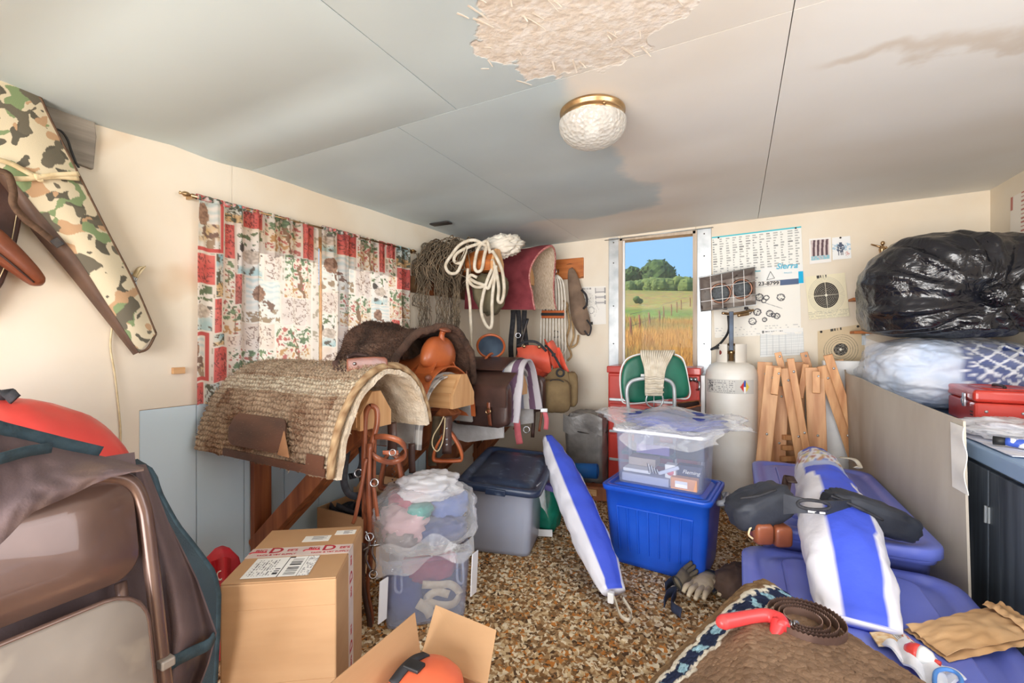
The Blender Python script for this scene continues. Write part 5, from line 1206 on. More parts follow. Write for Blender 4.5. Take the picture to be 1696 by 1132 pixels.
ht = thing('gas_heater', 'double burner radiant gas heater with wire guard on top of the propane cylinder', 'heater', (cx, cy-.05, 1.26))
TH = 3.52
def hq(x, y, dt=0): return at(x, y, TH+dt)
fr = [(1158, 460), (1250, 443), (1252, 505), (1161, 516)]; bk_ = [(1176, 468), (1243, 456), (1244, 498), (1178, 506)]
A = [hq(*p) for p in fr]; B = [hq(*p, .12) for p in bk_]
M['hsteel'] = mat('sooty_steel', C(206, 200, 194), C(156, 144, 138), 7, .38, .5, c3=C(84, 66, 60), s3=9, lo3=.62, hi3=.7)
for i in range(4): part('reflector_side', ([A[i], A[(i+1) % 4], B[(i+1) % 4], B[i]], [(0, 1, 2, 3)]), M['hsteel'], ht, smooth=False, solid=.004)
part('back_plate', (B, [(0, 1, 2, 3)]), M['hsteel'], ht, smooth=False, solid=.006)
part('rim', tube(A, .005, 6, True, 1), M['steel'], ht)
n_ = (ray(1205, 480)*-1).to_track_quat('Z', 'Y').to_matrix()
M['burner'] = mat('burner_mesh', C(98, 104, 108), C(74, 78, 82), 60, .6, .3, bump=.5, bscale=400)
for x, y in ((1193, 486), (1228, 479)):
    b_ = part('burner', lathe([(0, .030), (.05, .026), (.066, .012), (.068, 0)], 32, hq(x, y, .10), n_), M['burner'], ht)
    part('burner_ring', lathe([(.068, -.01), (.080, -.008), (.082, .010), (.072, .018), (.068, .012)], 32, hq(x, y, .10), n_), mat('bronze_ring', C(150, 110, 90), C(110, 80, 66), 9, .4, .7) if 'bz' not in M else M['bz'], b_)
for k in (.2, .4, .6, .8): part('guard_wire', tube([A[0].lerp(A[1], k), A[3].lerp(A[2], k)], .0028, 6, res=1), M['white'], ht)
for k in (.36, .72): part('guard_wire', tube([A[0].lerp(A[3], k), A[1].lerp(A[2], k)], .0024, 6, res=1), M['white'], ht)
part('post', join(box((cx-.016, cy-.07, 1.20), (cx+.016, cy-.03, 1.50))), mat('blued_steel', C(52, 62, 76), C(36, 42, 52), 12, .4, .6), ht, smooth=False, bevel=.003)
part('gas_valve', join(tube([hq(1196, 519, .05), hq(1216, 520, .05), hq(1248, 514, .05)], .010, 10), tube([hq(1222, 523, .03), hq(1240, 520, .03)], .013, 10)), M['brass'], ht)
for x in (1201, 1236): part('tap', lathe([(0, 0), (.016, 0), (.014, .02), (0, .02)], 12, hq(x, 513, .02)), M['iron'], ht)
part('hose', tube([hq(1206, 523, .04), hq(1207, 545, .03), hq(1202, 558, .02), hq(1190, 572, 0), hq(1178, 579, 0), hq(1186, 577, -.02), hq(1200, 577, .1)], .009, 8), M['black'], ht)
# ================================================================== red chest, green chair, grey bin
M['red'] = mat('red_enamel', C(208, 64, 50), C(188, 50, 40), 5, .35, coat=.3, bump=.05, bscale=9)
rc_ = thing('red_tool_chest', 'red metal tool chest against the far wall below the window', 'tool chest', (-.63, 4.02, 0))
part('carcass', box((-1.0, 3.86, .0), (-.27, 4.15, 1.00)), M['red'], rc_, smooth=False, bevel=.008)
part('lid', box((-1.01, 3.85, 1.002), (-.26, 4.15, 1.06)), M['red'], rc_, smooth=False, bevel=.008)
for z0, z1 in ((.77, .98), (.50, .74), (.26, .48)):
    dr = part('drawer', box((-.985, 3.842, z0), (-.285, 3.860, z1)), M['red'], rc_, smooth=False, bevel=.006)
    part('drawer_trim', box((-.985, 3.835, z0-.005), (-.285, 3.845, z0+.018)), M['steel'], dr, smooth=False, bevel=.003)
part('side_handle', tube([(-.29, 3.84, .95), (-.27, 3.81, .95), (-.27, 3.80, .90), (-.29, 3.84, .89)], .008, 8), M['chrome'], rc_)
for x in (-.33, -.30): part('hinge_knob', blob((x, 3.83, .97), (.018, .02, .02)), M['chrome'], rc_)
tag(part('white_post', box((-.262, 3.88, 0), (-.232, 3.93, 1.0)), M['white'], None, smooth=False, bevel=.003, loc=(-.245, 3.9, 0)), 'narrow white post standing between the red chest and gas cylinder', 'post')
M['greenvinyl'] = mat('green_vinyl', C(26, 112, 88), C(18, 90, 70), 5, .4, bump=.25, bscale=160)
gch = thing('green_folding_chair', 'folded chair with green vinyl back and grey tube frame before the red chest', 'chair', (-.57, 3.52, 0))
TG = 3.36
po = [(1029, 655), (1027, 622), (1034, 600), (1048, 590), (1075, 585), (1110, 586), (1128, 592), (1135, 606), (1140, 632), (1143, 652), (1136, 661), (1110, 660), (1060, 668), (1034, 668)]
c0 = at(1085, 625, TG); ps = [at(x, y, TG) for x, y in po]; nrm = Vector((DX, DY, 0))
part('back_pad', loft([[c0.lerp(p, .80)-nrm*.028 for p in ps], [c0.lerp(p, .95)-nrm*.022 for p in ps], [c0.lerp(p, 1.0)-nrm*.006 for p in ps], [c0.lerp(p, 1.0)+nrm*.012 for p in ps]]), M['greenvinyl'], gch, subsurf=2)
part('edge_trim', tube([p for p in smoothpath(ps, 4, True)], .006, 6, True, 1), M['white'], gch)
fr_ = [at(x, y, TG-.10) for x, y in ((1044, 760), (1042, 690), (1038, 652), (1042, 636), (1054, 629), (1078, 627), (1102, 629), (1114, 637), (1117, 655), (1117, 700), (1118, 760))]
part('tube_frame', tube(fr_, .0135, 10), mat('grey_tube', C(196, 200, 202), C(176, 180, 184), 8, .35, .3), gch)
for x in (1046, 1118):
    p0 = at(x, 755, TG-.1); part('leg', tube([p0, (p0.x, p0.y+.1, .0)], .0135, 10, res=1), M['steel'], gch)
part('seat', cbox((p0.x-.17, p0.y+.06, .46), (.38, .36, .03)), M['greenvinyl'], gch, smooth=False, bevel=.01)
part('frame_bracket', cbox(at(1067, 622, TG-.07), (.05, .02, .02), Matrix.Rotation(YAW, 3, 'Z')), M['white'], gch, smooth=False, bevel=.003)
ci = thing('mohair_cinch', 'cream corded cinch draped over the green chair back', 'cinch', at(1085, 676, TG-.14))
for i in range(15):
    k = i/14-.5
    part('cord', tube([at(1090+k*52, 590, TG-.0)+Vector((0, 0, .012)), at(1089+k*54, 584, TG-.05)+Vector((0, 0, .012)), at(1087+k*48, 592, TG-.085), at(1085+k*34, 610, TG-.10), at(1084+k*29, 630, TG-.135), at(1083+k*27, 646, TG-.14), at(1083+k*26, 656, TG-.14)], .0075, 6, res=4), M['cotton'], ci)
for y in (626, 634, 642, 650): part('cross_weave', tube([at(1068, y, TG-.145), at(1076, y+1, TG-.152), at(1084, y, TG-.155), at(1092, y+1, TG-.152), at(1099, y, TG-.145)], .007, 6), M['cotton'], ci)
part('ring', tube([at(x, y, TG-.145) for x, y in ((1072, 655), (1070, 664), (1074, 672), (1083, 676), (1093, 673), (1098, 665), (1097, 656))], .006, 8), M['steel'], ci)
part('ring_tongue', tube([at(1083, 656, TG-.15), at(1083, 678, TG-.15)], .004, 6, res=1), M['steel'], ci)
bs_ = thing('wire_tray', 'small brown wire tray beside the green chair', 'tray', at(1142, 690, 3.3))
a_, b_, c2_, d2_ = [at(x, y, t) for x, y, t in ((1120, 668, 3.5), (1158, 664, 3.5), (1160, 672, 3.25), (1124, 680, 3.25))]
dn = Vector((0, 0, -.09))
for q in ((a_, b_), (b_, c2_), (c2_, d2_), (d2_, a_)): part('side', prism3([q[0], q[1], q[1]+dn, q[0]+dn], (.004, .004, 0)), M['dkleather'], bs_, smooth=False)
part('rim', tube([a_, b_, c2_, d2_], .006, 6, True, 1), M['redwood'], bs_)
part('base', prism3([a_+dn, b_+dn, c2_+dn, d2_+dn], (0, 0, .006)), M['dkleather'], bs_, smooth=False)
part('leg', box((c2_.x-.02, c2_.y, 0), (c2_.x, c2_.y+.02, c2_.z)), M['redwood'], bs_, smooth=False)
M['tarp'] = mat('grey_tarp', C(150, 146, 142), C(110, 106, 104), 6, .35, bump=.6, bscale=10, dist=.02)
tb = thing('tarp_wrapped_bin', 'bin wrapped in crinkled grey plastic in the corner by the red chest', 'bin', (-1.17, 3.84, 0))
part('bin_body', blob((-1.17, 3.84, .33), (.165, .16, .325), None, 56, 60, 7, .06, 3, 4, .035), M['tarp'], tb)
part('top_fold', grid(lambda u, v: Vector((-1.34+.34*u, 3.675-.01*math.sin(u*9), .65-.15*v-.02*math.sin(u*7))), 20, 8), M['tarp'], tb, solid=.006)
part('tie_band', tube([(-1.17+.172*math.cos(i*.5236), 3.84+.168*math.sin(i*.5236), .50+.01*math.sin(i)) for i in range(12)], .006, 6, True, 3), M['iron'], tb)
M['bluefoam'] = mat('blue_foam', C(24, 112, 196), C(16, 96, 176), 8, .6, bump=.3, bscale=90)
rl = thing('blue_foam_roll', 'rolled bright blue foam mat lying by the wrapped bin', 'foam mat', at(965, 790, 3.62))
a_, b_ = at(936, 779, 3.66), at(989, 781, 3.56); dr_ = (b_-a_).normalized()
part('roll', tube([a_, b_], .058, 24, res=1), M['bluefoam'], rl, smooth=True)
q_ = dr_.orthogonal().normalized(); q2 = dr_.cross(q_)
part('spiral_edge', tube([b_+dr_*.002+(q_*math.cos(i*.6)+q2*math.sin(i*.6))*(.008+.0014*i) for i in range(34)], .003, 5, res=2), M['bluefoam'], rl)
for k, (p, q, lb) in enumerate((((930, 796), (982, 803), 'long split wood stick on the floor under the blue roll'), ((940, 786), (990, 796), 'second wood stick on the floor against the wrapped bin'))):
    A_ = at(*p, 3.72); B_ = at(*q, 3.6); A_.z = .03+.04*k; B_.z = .03+.04*k; tag(part('wood_stick', beam(A_, B_, .06, .06 if k == 0 else .05), M['pine_x'], None, smooth=False, bevel=.004, loc=A_), lb, 'stick', 'sticks on the floor')
support = tag(part('timber_offcut', cbox((rl.location.x-.02, rl.location.y+.06, .055), (.5, .10, .11), Matrix.Rotation(R(12), 3, 'Z')), M['redwood'], None, smooth=False, bevel=.004, loc=(rl.location.x, rl.location.y, 0)), 'timber offcut carrying the blue foam roll', 'timber')
rr_ = thing('red_rope', 'dark red rope coiled on the carpet behind the striped bag', 'rope', atZ(965, 818, .0))
c_ = atZ(962, 815, .02)
for i in range(4): part('coil', tube([c_+Vector((math.cos(a*.7854)*(.09+.012*i)+.02*math.sin(i*3+a), math.sin(a*.7854)*(.06+.01*i), .014+.017*i)) for a in range(8)], .012, 8, True, 4), mat('dark_red_rope', C(126, 38, 40), C(96, 26, 30), 40, .85, bump=.5, bscale=200) if i == 0 else bpy.data.materials['dark_red_rope'], rr_)
# ================================================================== totes in the middle of the floor
def tote_body(c, rz, w_, d_, h, taper=.90, r_=.04, z0=0, lip=.012, wall=.004):
    Mx = Matrix.Translation(Vector(c)) @ Matrix.Rotation(rz, 4, 'Z')
    rings = []
    for k, s in ((0, taper), (.06, taper+.01), (.5, (taper+1)/2), (.93, .99), (.935, 1.03), (.975, 1.04), (1.0, 1.04)):
        rings.append([Mx @ Vector((x, y, z0+h*k)) for x, y in rrect(w_*s, d_*s, r_*s)])
    rings.append([Mx @ Vector((x, y, z0+h)) for x, y in rrect(w_*.98, d_*.98, r_*.9)])
    for k, s in ((.93, .97), (.5, (taper+1)/2-.02), (.03, taper-.02)):
        rings.append([Mx @ Vector((x, y, z0+h*k)) for x, y in rrect(w_*s, d_*s, r_*s)])
    return loft(rings), Mx
def lid_geo(Mx, w_, d_, z, th=.035, r_=.05, inset=.07, raise_=.010):
    R_ = [(1.0, z-th), (1.02, z-th*.9), (1.02, z-.006), (1.0, z), (1-inset*.8, z), (1-inset, z-raise_), (1-inset*1.5, z-raise_), (1-inset*1.8, z-.001), (.4, z+.002)]
    return loft([[Mx @ Vector((x, y, zz)) for x, y in rrect(w_-(1-s)*w_, d_-(1-s)*w_, max(.012, r_*min(1, s)-.02*(1-min(1, s))))] for s, zz in R_])
M['clear'] = film('clear_tote_plastic', C(214, 222, 244), .10, .12, .1, 6, tint=(.95, .965, 1, 1), edge=.35)
M['film'] = film('crinkled_clear_film', C(244, 246, 250), .10, .08, .5, 9, edge=.45)
M['milky'] = film('milky_poly_bag', C(240, 240, 244), .42, .22, .5, 8, edge=.35)
M['blueplastic'] = mat('bright_blue_plastic', C(32, 90, 206), C(26, 78, 190), 4, .32, bump=.06, bscale=30)
M['periwinkle'] = mat('periwinkle_plastic', C(112, 126, 214), C(98, 112, 204), 3, .38, bump=.06, bscale=20, c3=C(136, 146, 220), s3=6, lo3=.6, hi3=.8)
M['navyplastic'] = mat('navy_plastic', C(44, 58, 84), C(32, 42, 64), 5, .35, bump=.06, bscale=30, c3=C(84, 96, 116), s3=16, lo3=.58, hi3=.7)
# big blue tote with clear tote on top
bt = thing('blue_tote', 'bright blue ribbed storage tote standing on the carpet under the clear tote', 'tote', (-.39, 2.78, 0), R(-7))
g, Mx = tote_body((-.39, 2.78, 0), R(-7), .58, .44, .44, .88, .045)
part('body', g, M['blueplastic'], bt)
for i in range(8):
    x = -.205+i*.0585
    part('rib', join(beam(Mx @ Vector((x*.94, -.203, .08)), Mx @ Vector((x, -.2155, .33)), .010, .010)), M['blueplastic'], bt, smooth=False, bevel=.003)
part('rib_top', beam(Mx @ Vector((-.21, -.2155, .33)), Mx @ Vector((.21, -.2155, .33)), .010, .010), M['blueplastic'], bt, smooth=False, bevel=.003)
hd = part('handle', tube([Mx @ Vector((.305, -.07, .40)), Mx @ Vector((.335, -.07, .41)), Mx @ Vector((.335, .07, .41)), Mx @ Vector((.305, .07, .40))], .016, 10, res=3), mat('grey_handle', C(134, 136, 142), rough=.5), bt)
part('lid', lid_geo(Mx, .56, .42, .443, .012, .04), M['blueplastic'], bt)
ct = thing('clear_tote', 'clear tote full of grooming boxes stacked on the bright blue tote', 'tote', (-.385, 2.80, .446), R(-7))
g, Mc = tote_body((-.385, 2.80, .446), R(-7), .50, .34, .315, .93, .04)
part('body', g, M['clear'], ct)
part('lid', lid_geo(Mc, .52, .36, .318, .02, .04), mat('white_lid', C(232, 234, 240), rough=.4), ct)
def inb(name, lb, cat, lo, hi, m, rz=0, rx=0, MM=None, grp='things in the clear tote', extra=None):
    c_ = [(lo[i]+hi[i])/2 for i in range(3)]; s_ = [hi[i]-lo[i] for i in range(3)]; MM = MM or Mc
    T_ = MM @ Matrix.Translation(Vector(c_)) @ Matrix.Rotation(rz, 4, 'Z') @ Matrix.Rotation(rx, 4, 'X')
    loc = (MM @ Vector((c_[0], c_[1], lo[2])))
    o = tag(part(name, xf(box((-s_[0]/2, -s_[1]/2, -s_[2]/2), (s_[0]/2, s_[1]/2, s_[2]/2)), T_), m, None, smooth=False, bevel=.004, loc=loc), lb, cat, grp); return o, T_, s_
o, T_, s_ = inb('orange_carton', 'orange carton at the lower right front of the clear tote', 'box', (.07, -.155, .01), (.21, -.10, .075), mat('orange_card', C(232, 160, 92), rough=.7))
part('label_patch', xf(box((-.045, -.0285, -.02), (.02, -.0277, .015)), T_), M['paper'], o, smooth=False)
o, T_, s_ = inb('navy_carton', 'navy carton with white script inside the clear tote', 'box', (.09, -.09, .01), (.22, -.03, .13), mat('navy_card', C(40, 46, 78), rough=.6))
Tt = T_ @ Matrix.Translation((.01, -.0305, .025)) @ Matrix.Rotation(R(90), 4, 'X'); part('lettering', text_geo('Fleming', .030, Tt, shear=.3), M['paper'], o, smooth=False)
o, T_, s_ = inb('white_carton', 'white carton with a pink dot inside the clear tote', 'box', (.03, -.12, .01), (.09, -.06, .13), M['paper'])
part('pink_dot', xf(lathe([(0, .001), (.02, .001), (.02, 0)], 24), T_ @ Matrix.Translation((0, -.031, .02)) @ Matrix.Rotation(R(90), 4, 'X')), M['pink'], o)
inb('grey_tray', 'long pale grey tray along the bottom of the clear tote', 'tray', (-.21, -.15, .01), (.06, -.02, .055), mat('grey_card', C(176, 180, 196), rough=.6))
inb('white_slab', 'white slab lying on the grey tray in the clear tote', 'box', (-.21, -.13, .06), (-.05, -.03, .08), M['white'])
inb('tan_bottle_box', 'silvery tan box lying behind the white slab in the clear tote', 'box', (-.20, -.06, .082), (-.04, .05, .13), mat('tan_card', C(176, 162, 148), rough=.5))
inb('purple_box', 'dusky purple box at the back left of the clear tote', 'box', (-.18, .02, .14), (.02, .13, .20), mat('purple_card', C(120, 106, 160), rough=.6))
inb('yellow_label_box', 'blue box with cream label on top at the back of the clear tote', 'box', (-.18, -.02, .205), (-.06, .11, .27), mat('blue_card', C(92, 104, 142), rough=.6))
o, T_, s_ = inb('black_case', 'black plastic case at the right back of the clear tote', 'case', (.06, .0, .14), (.22, .12, .24), M['black'])
bru = thing('grooming_brush', 'dark bristle grooming brush lying in the clear tote', 'brush', Mc @ Vector((.0, -.1, .06)), 0, 'things in the clear tote')
part('handle', beam(Mc @ Vector((.0, -.13, .075)), Mc @ Vector((.11, -.13, .125)), .012, .02), mat('pale_handle', C(206, 210, 222), rough=.4), bru, smooth=False, bevel=.004)
for i in range(9): part('bristle', tube([Mc @ Vector((-.055+i*.008, -.13, .07)), Mc @ Vector((-.065+i*.008, -.135, .125-.004*i))], .0022, 5, res=1), M['white' if i % 2 else 'black'], bru)
# film bag with blue cloth on the clear tote
fb = thing('bagged_blue_blanket', 'folded blue blanket in a crinkled clear bag on top of the clear tote', 'bag', (-.37, 2.78, .766))
bt_z = .80
part('blue_blanket', blob((-.33, 2.77, .815), (.26, .17, .04), Matrix.Rotation(R(-10), 3, 'Z'), 50, 24, 3, .25, 3, 2, .03), mat('blue_blanket', C(62, 78, 156), C(44, 56, 128), 6, .8, bump=.5, bscale=20, dist=.01), fb)
def fbag(v, q):
    v.z += .015*math.sin(q.x*7+2)+.012*RG(q, 2.4, 2)-.01; return v
part('film_bag', blob((-.35, 2.74, .815), (.40, .25, .05), Matrix.Rotation(R(-10), 3, 'Z'), 80, 36, 2.2, .16, 2.2, 7, .05, fn=fbag), M['film'], fb)
part('film_skirt', grid(lambda u, v: Vector((-.58+.5*u+.02*math.sin(v*6), 2.575-.035*math.sin(u*7)-.02*v, .80-.13*v*(1-.7*abs(u-.4))-.02*math.sin(u*11))), 40, 14), M['film'], fb, solid=.0015)
# tote with navy lid
nt = thing('navy_lidded_tote', 'clear tote with scuffed navy lid and plastic sheet below the saddles', 'tote', (-1.36, 2.62, 0), R(12))
g, Mn = tote_body((-1.34, 2.64, 0), R(12), .44, .60, .42, .86, .05)
part('body', g, film('frosted_tote', C(198, 206, 226), .45, .2, .1, 6, edge=.3), nt)
Ml = Mn @ Matrix.Rotation(R(5), 4, 'X') @ Matrix.Rotation(R(3), 4, 'Y')
part('lid', lid_geo(Ml, .50, .68, .47, .04, .06, .16, .014), M['navyplastic'], nt)
for s in (-1, 1): part('lid_latch', xf(box((-.06, s*.345-.012, .425), (.06, s*.345+.012, .462)), Ml), M['navyplastic'], nt, smooth=False, bevel=.005)
part('plastic_sheet', grid(lambda u, v: Mn @ Vector((.245+.015*math.sin(u*9)+.03*v, -.30+.60*u, .44-.26*v*(.35+.65*math.sin(3.0*min(1, u+.15))**2))), 36, 14), M['film'], nt, solid=.0015)
part('contents', blob(Mn @ Vector((0, 0, .2)), (.17, .23, .18), Matrix.Rotation(R(12), 3, 'Z'), 40, 24, 4, .15, 3, 3), mat('pale_contents', C(196, 196, 204), C(120, 132, 160), 5, .8), nt)
pl_ = tag(part('lavender_box_cover', xf(lid_geo(Matrix(), .22, .16, 0, .035, .04), Matrix.Translation(at(903, 797, 2.95)) @ Matrix.Rotation(R(30), 4, 'Z') @ Matrix.Rotation(R(18), 4, 'Y')), mat('lavender_plastic', C(126, 118, 186), C(104, 98, 164), 5, .4), None, loc=at(903, 797, 2.95)), 'small lavender plastic lid wedged beside the navy lidded tote', 'lid')
gsb = thing('green_stuff_sack', 'teal green nylon stuff sack standing behind the striped bag', 'sack', atZ(896, 886, 0)+Vector((0, .1, 0)))
c_ = atZ(896, 886, 0)+Vector((0, .08, .17))
part('sack', blob(c_, (.10, .09, .17), None, 44, 34, 3, .10, 3, 4, .02), mat('teal_nylon', C(22, 134, 108), C(14, 104, 84), 5, .45, bump=.5, bscale=12, dist=.01), gsb)
part('tag', cbox(c_+Vector((.03, -.10, -.145)), (.11, .012, .045), Matrix.Rotation(R(20), 3, 'Z')), M['white'], gsb, smooth=False, bevel=.003)
# clothes tote
k2 = thing('clothes_tote', 'clear tote packed with blue and red clothes beside the cardboard box', 'tote', (-1.37, 1.78, 0), R(42.8))
tc_ = Vector((-1.235, 1.636, 0))+Vector((-.679, .734, 0))*.19
g, Mt = tote_body(tc_, R(42.8), .40, .38, .31, .88, .04)
part('body', g, M['clear'], k2)
for p in ((-.12, -.21), (.15, -.21)): part('handle_tab', xf(tube([(p[0]-.02, -.20, .27), (p[0]-.02, -.215, .20), (p[0]+.005, -.215, .19), (p[0]+.005, -.20, .27)], .005, 6), Mt), M['clear'], k2)
rk = random.Random(9)
CL = [((-.10, -.04, .10), (.085, .11, .10), C(52, 64, 128), 'navy sweater'), ((.08, .02, .08), (.10, .12, .075), C(40, 52, 110), 'indigo trousers'), ((.02, -.06, .215), (.12, .08, .06), C(178, 60, 76), 'crimson shirt'), ((-.06, .06, .23), (.10, .10, .06), C(206, 196, 204), 'pale blouse')]
for i, (p, r_, c_, nm) in enumerate(CL):
    tag(part('folded_clothing', blob(Mt @ Vector(p), r_, Matrix.Rotation(R(42.8), 3, 'Z'), 36, 22, 3, .2, 3, i, .05), mat('cloth_%s' % nm.replace(' ', '_'), c_, tuple(x*.7 for x in c_[:3])+(1,), 6, .85, bump=.4, bscale=20, dist=.01), None, loc=Mt @ (Vector(p)-Vector((0, 0, r_[2])))), nm+' crumpled inside the clothes tote', 'clothing', 'clothes in the tote')
ws = thing('white_belt', 'wide cream webbing belt coiled inside the clothes tote', 'belt', Mt @ Vector((.06, -.12, .04)))
part('webbing', strap([Mt @ Vector(p) for p in ((-.02, -.15, .17), (.05, -.155, .16), (.11, -.15, .15), (.15, -.14, .10), (.12, -.15, .06), (.05, -.155, .07), (0, -.15, .10), (.04, -.155, .13), (.10, -.155, .11))], .035, .004, (0, 0, 1)), M['tie'], ws)
part('webbing', strap([Mt @ Vector(p) for p in ((-.04, -.15, .09), (.0, -.155, .06), (.02, -.15, .02))], .045, .004, (.7, .7, 0)), M['tie'], ws)
cb = thing('bagged_clothes', 'milky plastic bag of folded clothes heaped on the clothes tote', 'bag', tc_+Vector((0, 0, .31)))
bc = tc_+Vector((0, 0, .43))
def cbag(v, q):
    v.z += .04*max(0, q.x)*.6; return v
INS = [((-.09, -.02, -.02), (.11, .14, .07), C(206, 172, 178), 'rose towel'), ((.07, -.05, -.05), (.12, .11, .05), C(74, 84, 132), 'slate jeans'), ((.10, .06, .03), (.10, .12, .07), C(92, 112, 170), 'denim shirt'), ((-.05, .08, .06), (.10, .09, .05), C(176, 70, 92), 'crimson scarf'), ((-.02, -.06, .045), (.06, .05, .03), C(70, 150, 142), 'teal sock'), ((-.10, -.10, -.06), (.09, .07, .05), C(150, 140, 142), 'grey jersey')]
for i, (p, r_, c_, nm) in enumerate(INS):
    tag(part('folded_clothing', blob(bc+Matrix.Rotation(R(42.8), 3, 'Z') @ Vector(p), r_, Matrix.Rotation(R(42.8+i*13), 3, 'Z'), 32, 20, 3, .2, 3, i+4, .05), mat('cloth_%s' % nm.replace(' ', '_'), c_, tuple(x*.72 for x in c_[:3])+(1,), 6, .85, bump=.4, bscale=20, dist=.01), None, loc=bc+Vector((0, 0, -.1))), nm+' seen through the milky plastic bag', 'clothing', 'clothes in the plastic bag')
part('bag_film', blob(bc+Vector((.01, -.01, .005)), (.25, .23, .145), Matrix.Rotation(R(42.8), 3, 'Z'), 80, 56, 2.6, .14, 2.0, 3, .03, fn=cbag), M['film'], cb)
part('bag_top', blob(bc+Vector((.02, .02, .14)), (.15, .13, .06), Matrix.Rotation(R(30), 3, 'Z'), 60, 40, 2.1, .26, 2.2, 9, .05), M['milky'], cb)
part('bag_tail', grid(lambda u, v: bc+Matrix.Rotation(R(42.8), 3, 'Z') @ Vector((-.22+.42*u, -.21-.03*math.sin(u*9)-.02*v, -.04-.13*v*(1-.5*u)+.02*math.sin(u*13))), 44, 14), M['film'], cb, solid=.0012)
M['sheetplastic'] = film('white_flap', C(240, 242, 248), .8, .3, 0)
for k, (x, y0, y1, lb) in enumerate(((787, 915, 985, 'right'), (636, 960, 1030, 'left'))):
    p0 = at(x, y0, 2.06 if k == 0 else 1.9); tag(part('plastic_flap', beam(p0, at(x-3, y1, 2.06 if k == 0 else 1.9), .05, .006, (1, 0, 0)), M['sheetplastic'], None, smooth=False, bevel=.002, loc=at(x-3, y1, 2.0)), 'white plastic strip standing against the %s side of the clothes tote' % lb, 'strip', 'white plastic strips')
# ================================================================== left foreground: folded chair, cloth, red duffel
M['brownmetal'] = mat('brown_enamelled_steel', C(120, 94, 84), C(102, 78, 70), 4, .28, .35, bump=.06, bscale=12, coat=.4)
M['greyseat'] = mat('grey_brown_steel', C(150, 140, 130), C(128, 118, 110), 3, .5, .15, bump=.06, bscale=16, c3=C(158, 147, 134), s3=9)
fc_ = thing('folding_chair', 'folded brown steel chair standing on edge in the left foreground', 'chair', (-1.15, .36, 0))
def CH(Y, z, o=0): return Vector((-1.335+(1.0-z)*.20+o, Y, z))
part('tube_frame', tube([CH(.60, .012), CH(.598, .4), CH(.595, .78), CH(.59, .87), CH(.572, .925), CH(.53, .952), CH(.47, .958), CH(.36, .96), CH(.24, .958), CH(.17, .945), CH(.13, .90), CH(.12, .80), CH(.115, .4), CH(.11, .012)], .0165, 12), M['brownmetal'], fc_)
def panel(y0, y1, z0, z1, o, r_=.05, bow=.0):
    pts = rrect(y1-y0, z1-z0, r_, 6); yc, zc = (y0+y1)/2, (z0+z1)/2
    def ring(s, oo): return [CH(yc+a*s, zc+b*s, o+oo+bow*(1-(2*a/(y1-y0))**2)) for a, b in pts]
    return loft([ring(.985, -.006), ring(1, -.003), ring(1, .003), ring(.985, .006), ring(.5, .008)])
part('backrest', panel(.135, .572, .715, .945, .004, .06, -.012), M['brownmetal'], fc_)
part('seat', panel(.15, .565, .16, .695, .028, .075, .004), M['greyseat'], fc_)
part('seat_edge', tube([CH(.357+a, .4275+b, .028) for a, b in rrect(.418, .538, .077, 5)], .006, 6, True, 1), M['brownmetal'], fc_)
part('rear_leg', tube([CH(.555, .012, -.05), CH(.55, .40, -.03), CH(.545, .70, -.03)], .012, 10), M['brownmetal'], fc_)
part('rear_leg', tube([CH(.16, .012, -.05), CH(.16, .40, -.03), CH(.165, .70, -.03)], .012, 10), M['brownmetal'], fc_)
part('pivot_bracket', cbox(CH(.598, .505, .012), (.036, .03, .022)), M['greyseat'], fc_, smooth=False, bevel=.004)
M['brownpurple'] = mat('purple_brown_twill', C(110, 92, 92), C(86, 70, 72), 5, .85, bump=.35, bscale=180, c3=C(132, 106, 88), s3=4, lo3=.6, hi3=.75)
M['tealhem'] = mat('dark_teal_binding', C(58, 78, 88), C(44, 60, 68), 30, .9, bump=.4, bscale=200)
cl_ = thing('draped_horse_sheet', 'purple brown horse sheet with teal binding draped over the folded chair', 'cloth', (-1.45, .5, .35))
def li(x, L_):
    for (a, b), (c, d) in zip(L_, L_[1:]):
        if x <= c: return b+(d-b)*max(0, min(1, (x-a)/(c-a)))
    return L_[-1][1]
TOPE = [(-60, 700), (0, 718), (100, 742), (200, 764), (238, 776)]
BOTE = [(-60, 960), (0, 902), (52, 849), (130, 814), (183, 790), (238, 779)]
def fcl(u, v):
    x = -60+298*u; y0, y1 = li(x, TOPE), li(x, BOTE); y = y0+(y1-y0)*v
    t = .80+.245*(x+60)/298
    return at(x, y, t+.10*(1-v)**2-.012*math.sin(v*7+u*5)*(1-u)+.006*N3((u*5, v*3, 0), 2))
part('front_fold', grid(fcl, 50, 24), M['brownpurple'], cl_, solid=.004)
part('binding', strap([fcl(u/20, 0)+Vector((.004, 0, .006)) for u in range(16)], .035, .006, (0, .2, 1), res=1), M['tealhem'], cl_)
part('binding', strap([at(x, y, t) for x, y, t in ((-40, 768, .86), (0, 760, .88), (45, 748, .93), (85, 742, .98))], .022, .005, (0, .2, 1)), M['tealhem'], cl_)
LE = [(770, 225), (900, 242), (1000, 256), (1150, 262)]; RE = [(770, 240), (860, 277), (960, 326), (1050, 358), (1100, 345), (1150, 326)]
def fcr(u, v):
    y = 770+380*v; x0, x1 = li(y, LE), li(y, RE); x = x0+(x1-x0)*u
    return at(x, y, 1.13+.10*u+.03*math.sin(u*8+v*2)*(.3+v))
part('back_fold', grid(lambda u, v: CH(.02+.60*u, .98-.75*v, -.075-.02*math.sin(u*9)), 20, 10), M['brownpurple'], cl_, solid=.004)
part('side_fold', grid(fcr, 36, 50), M['brownpurple'], cl_, solid=.004)
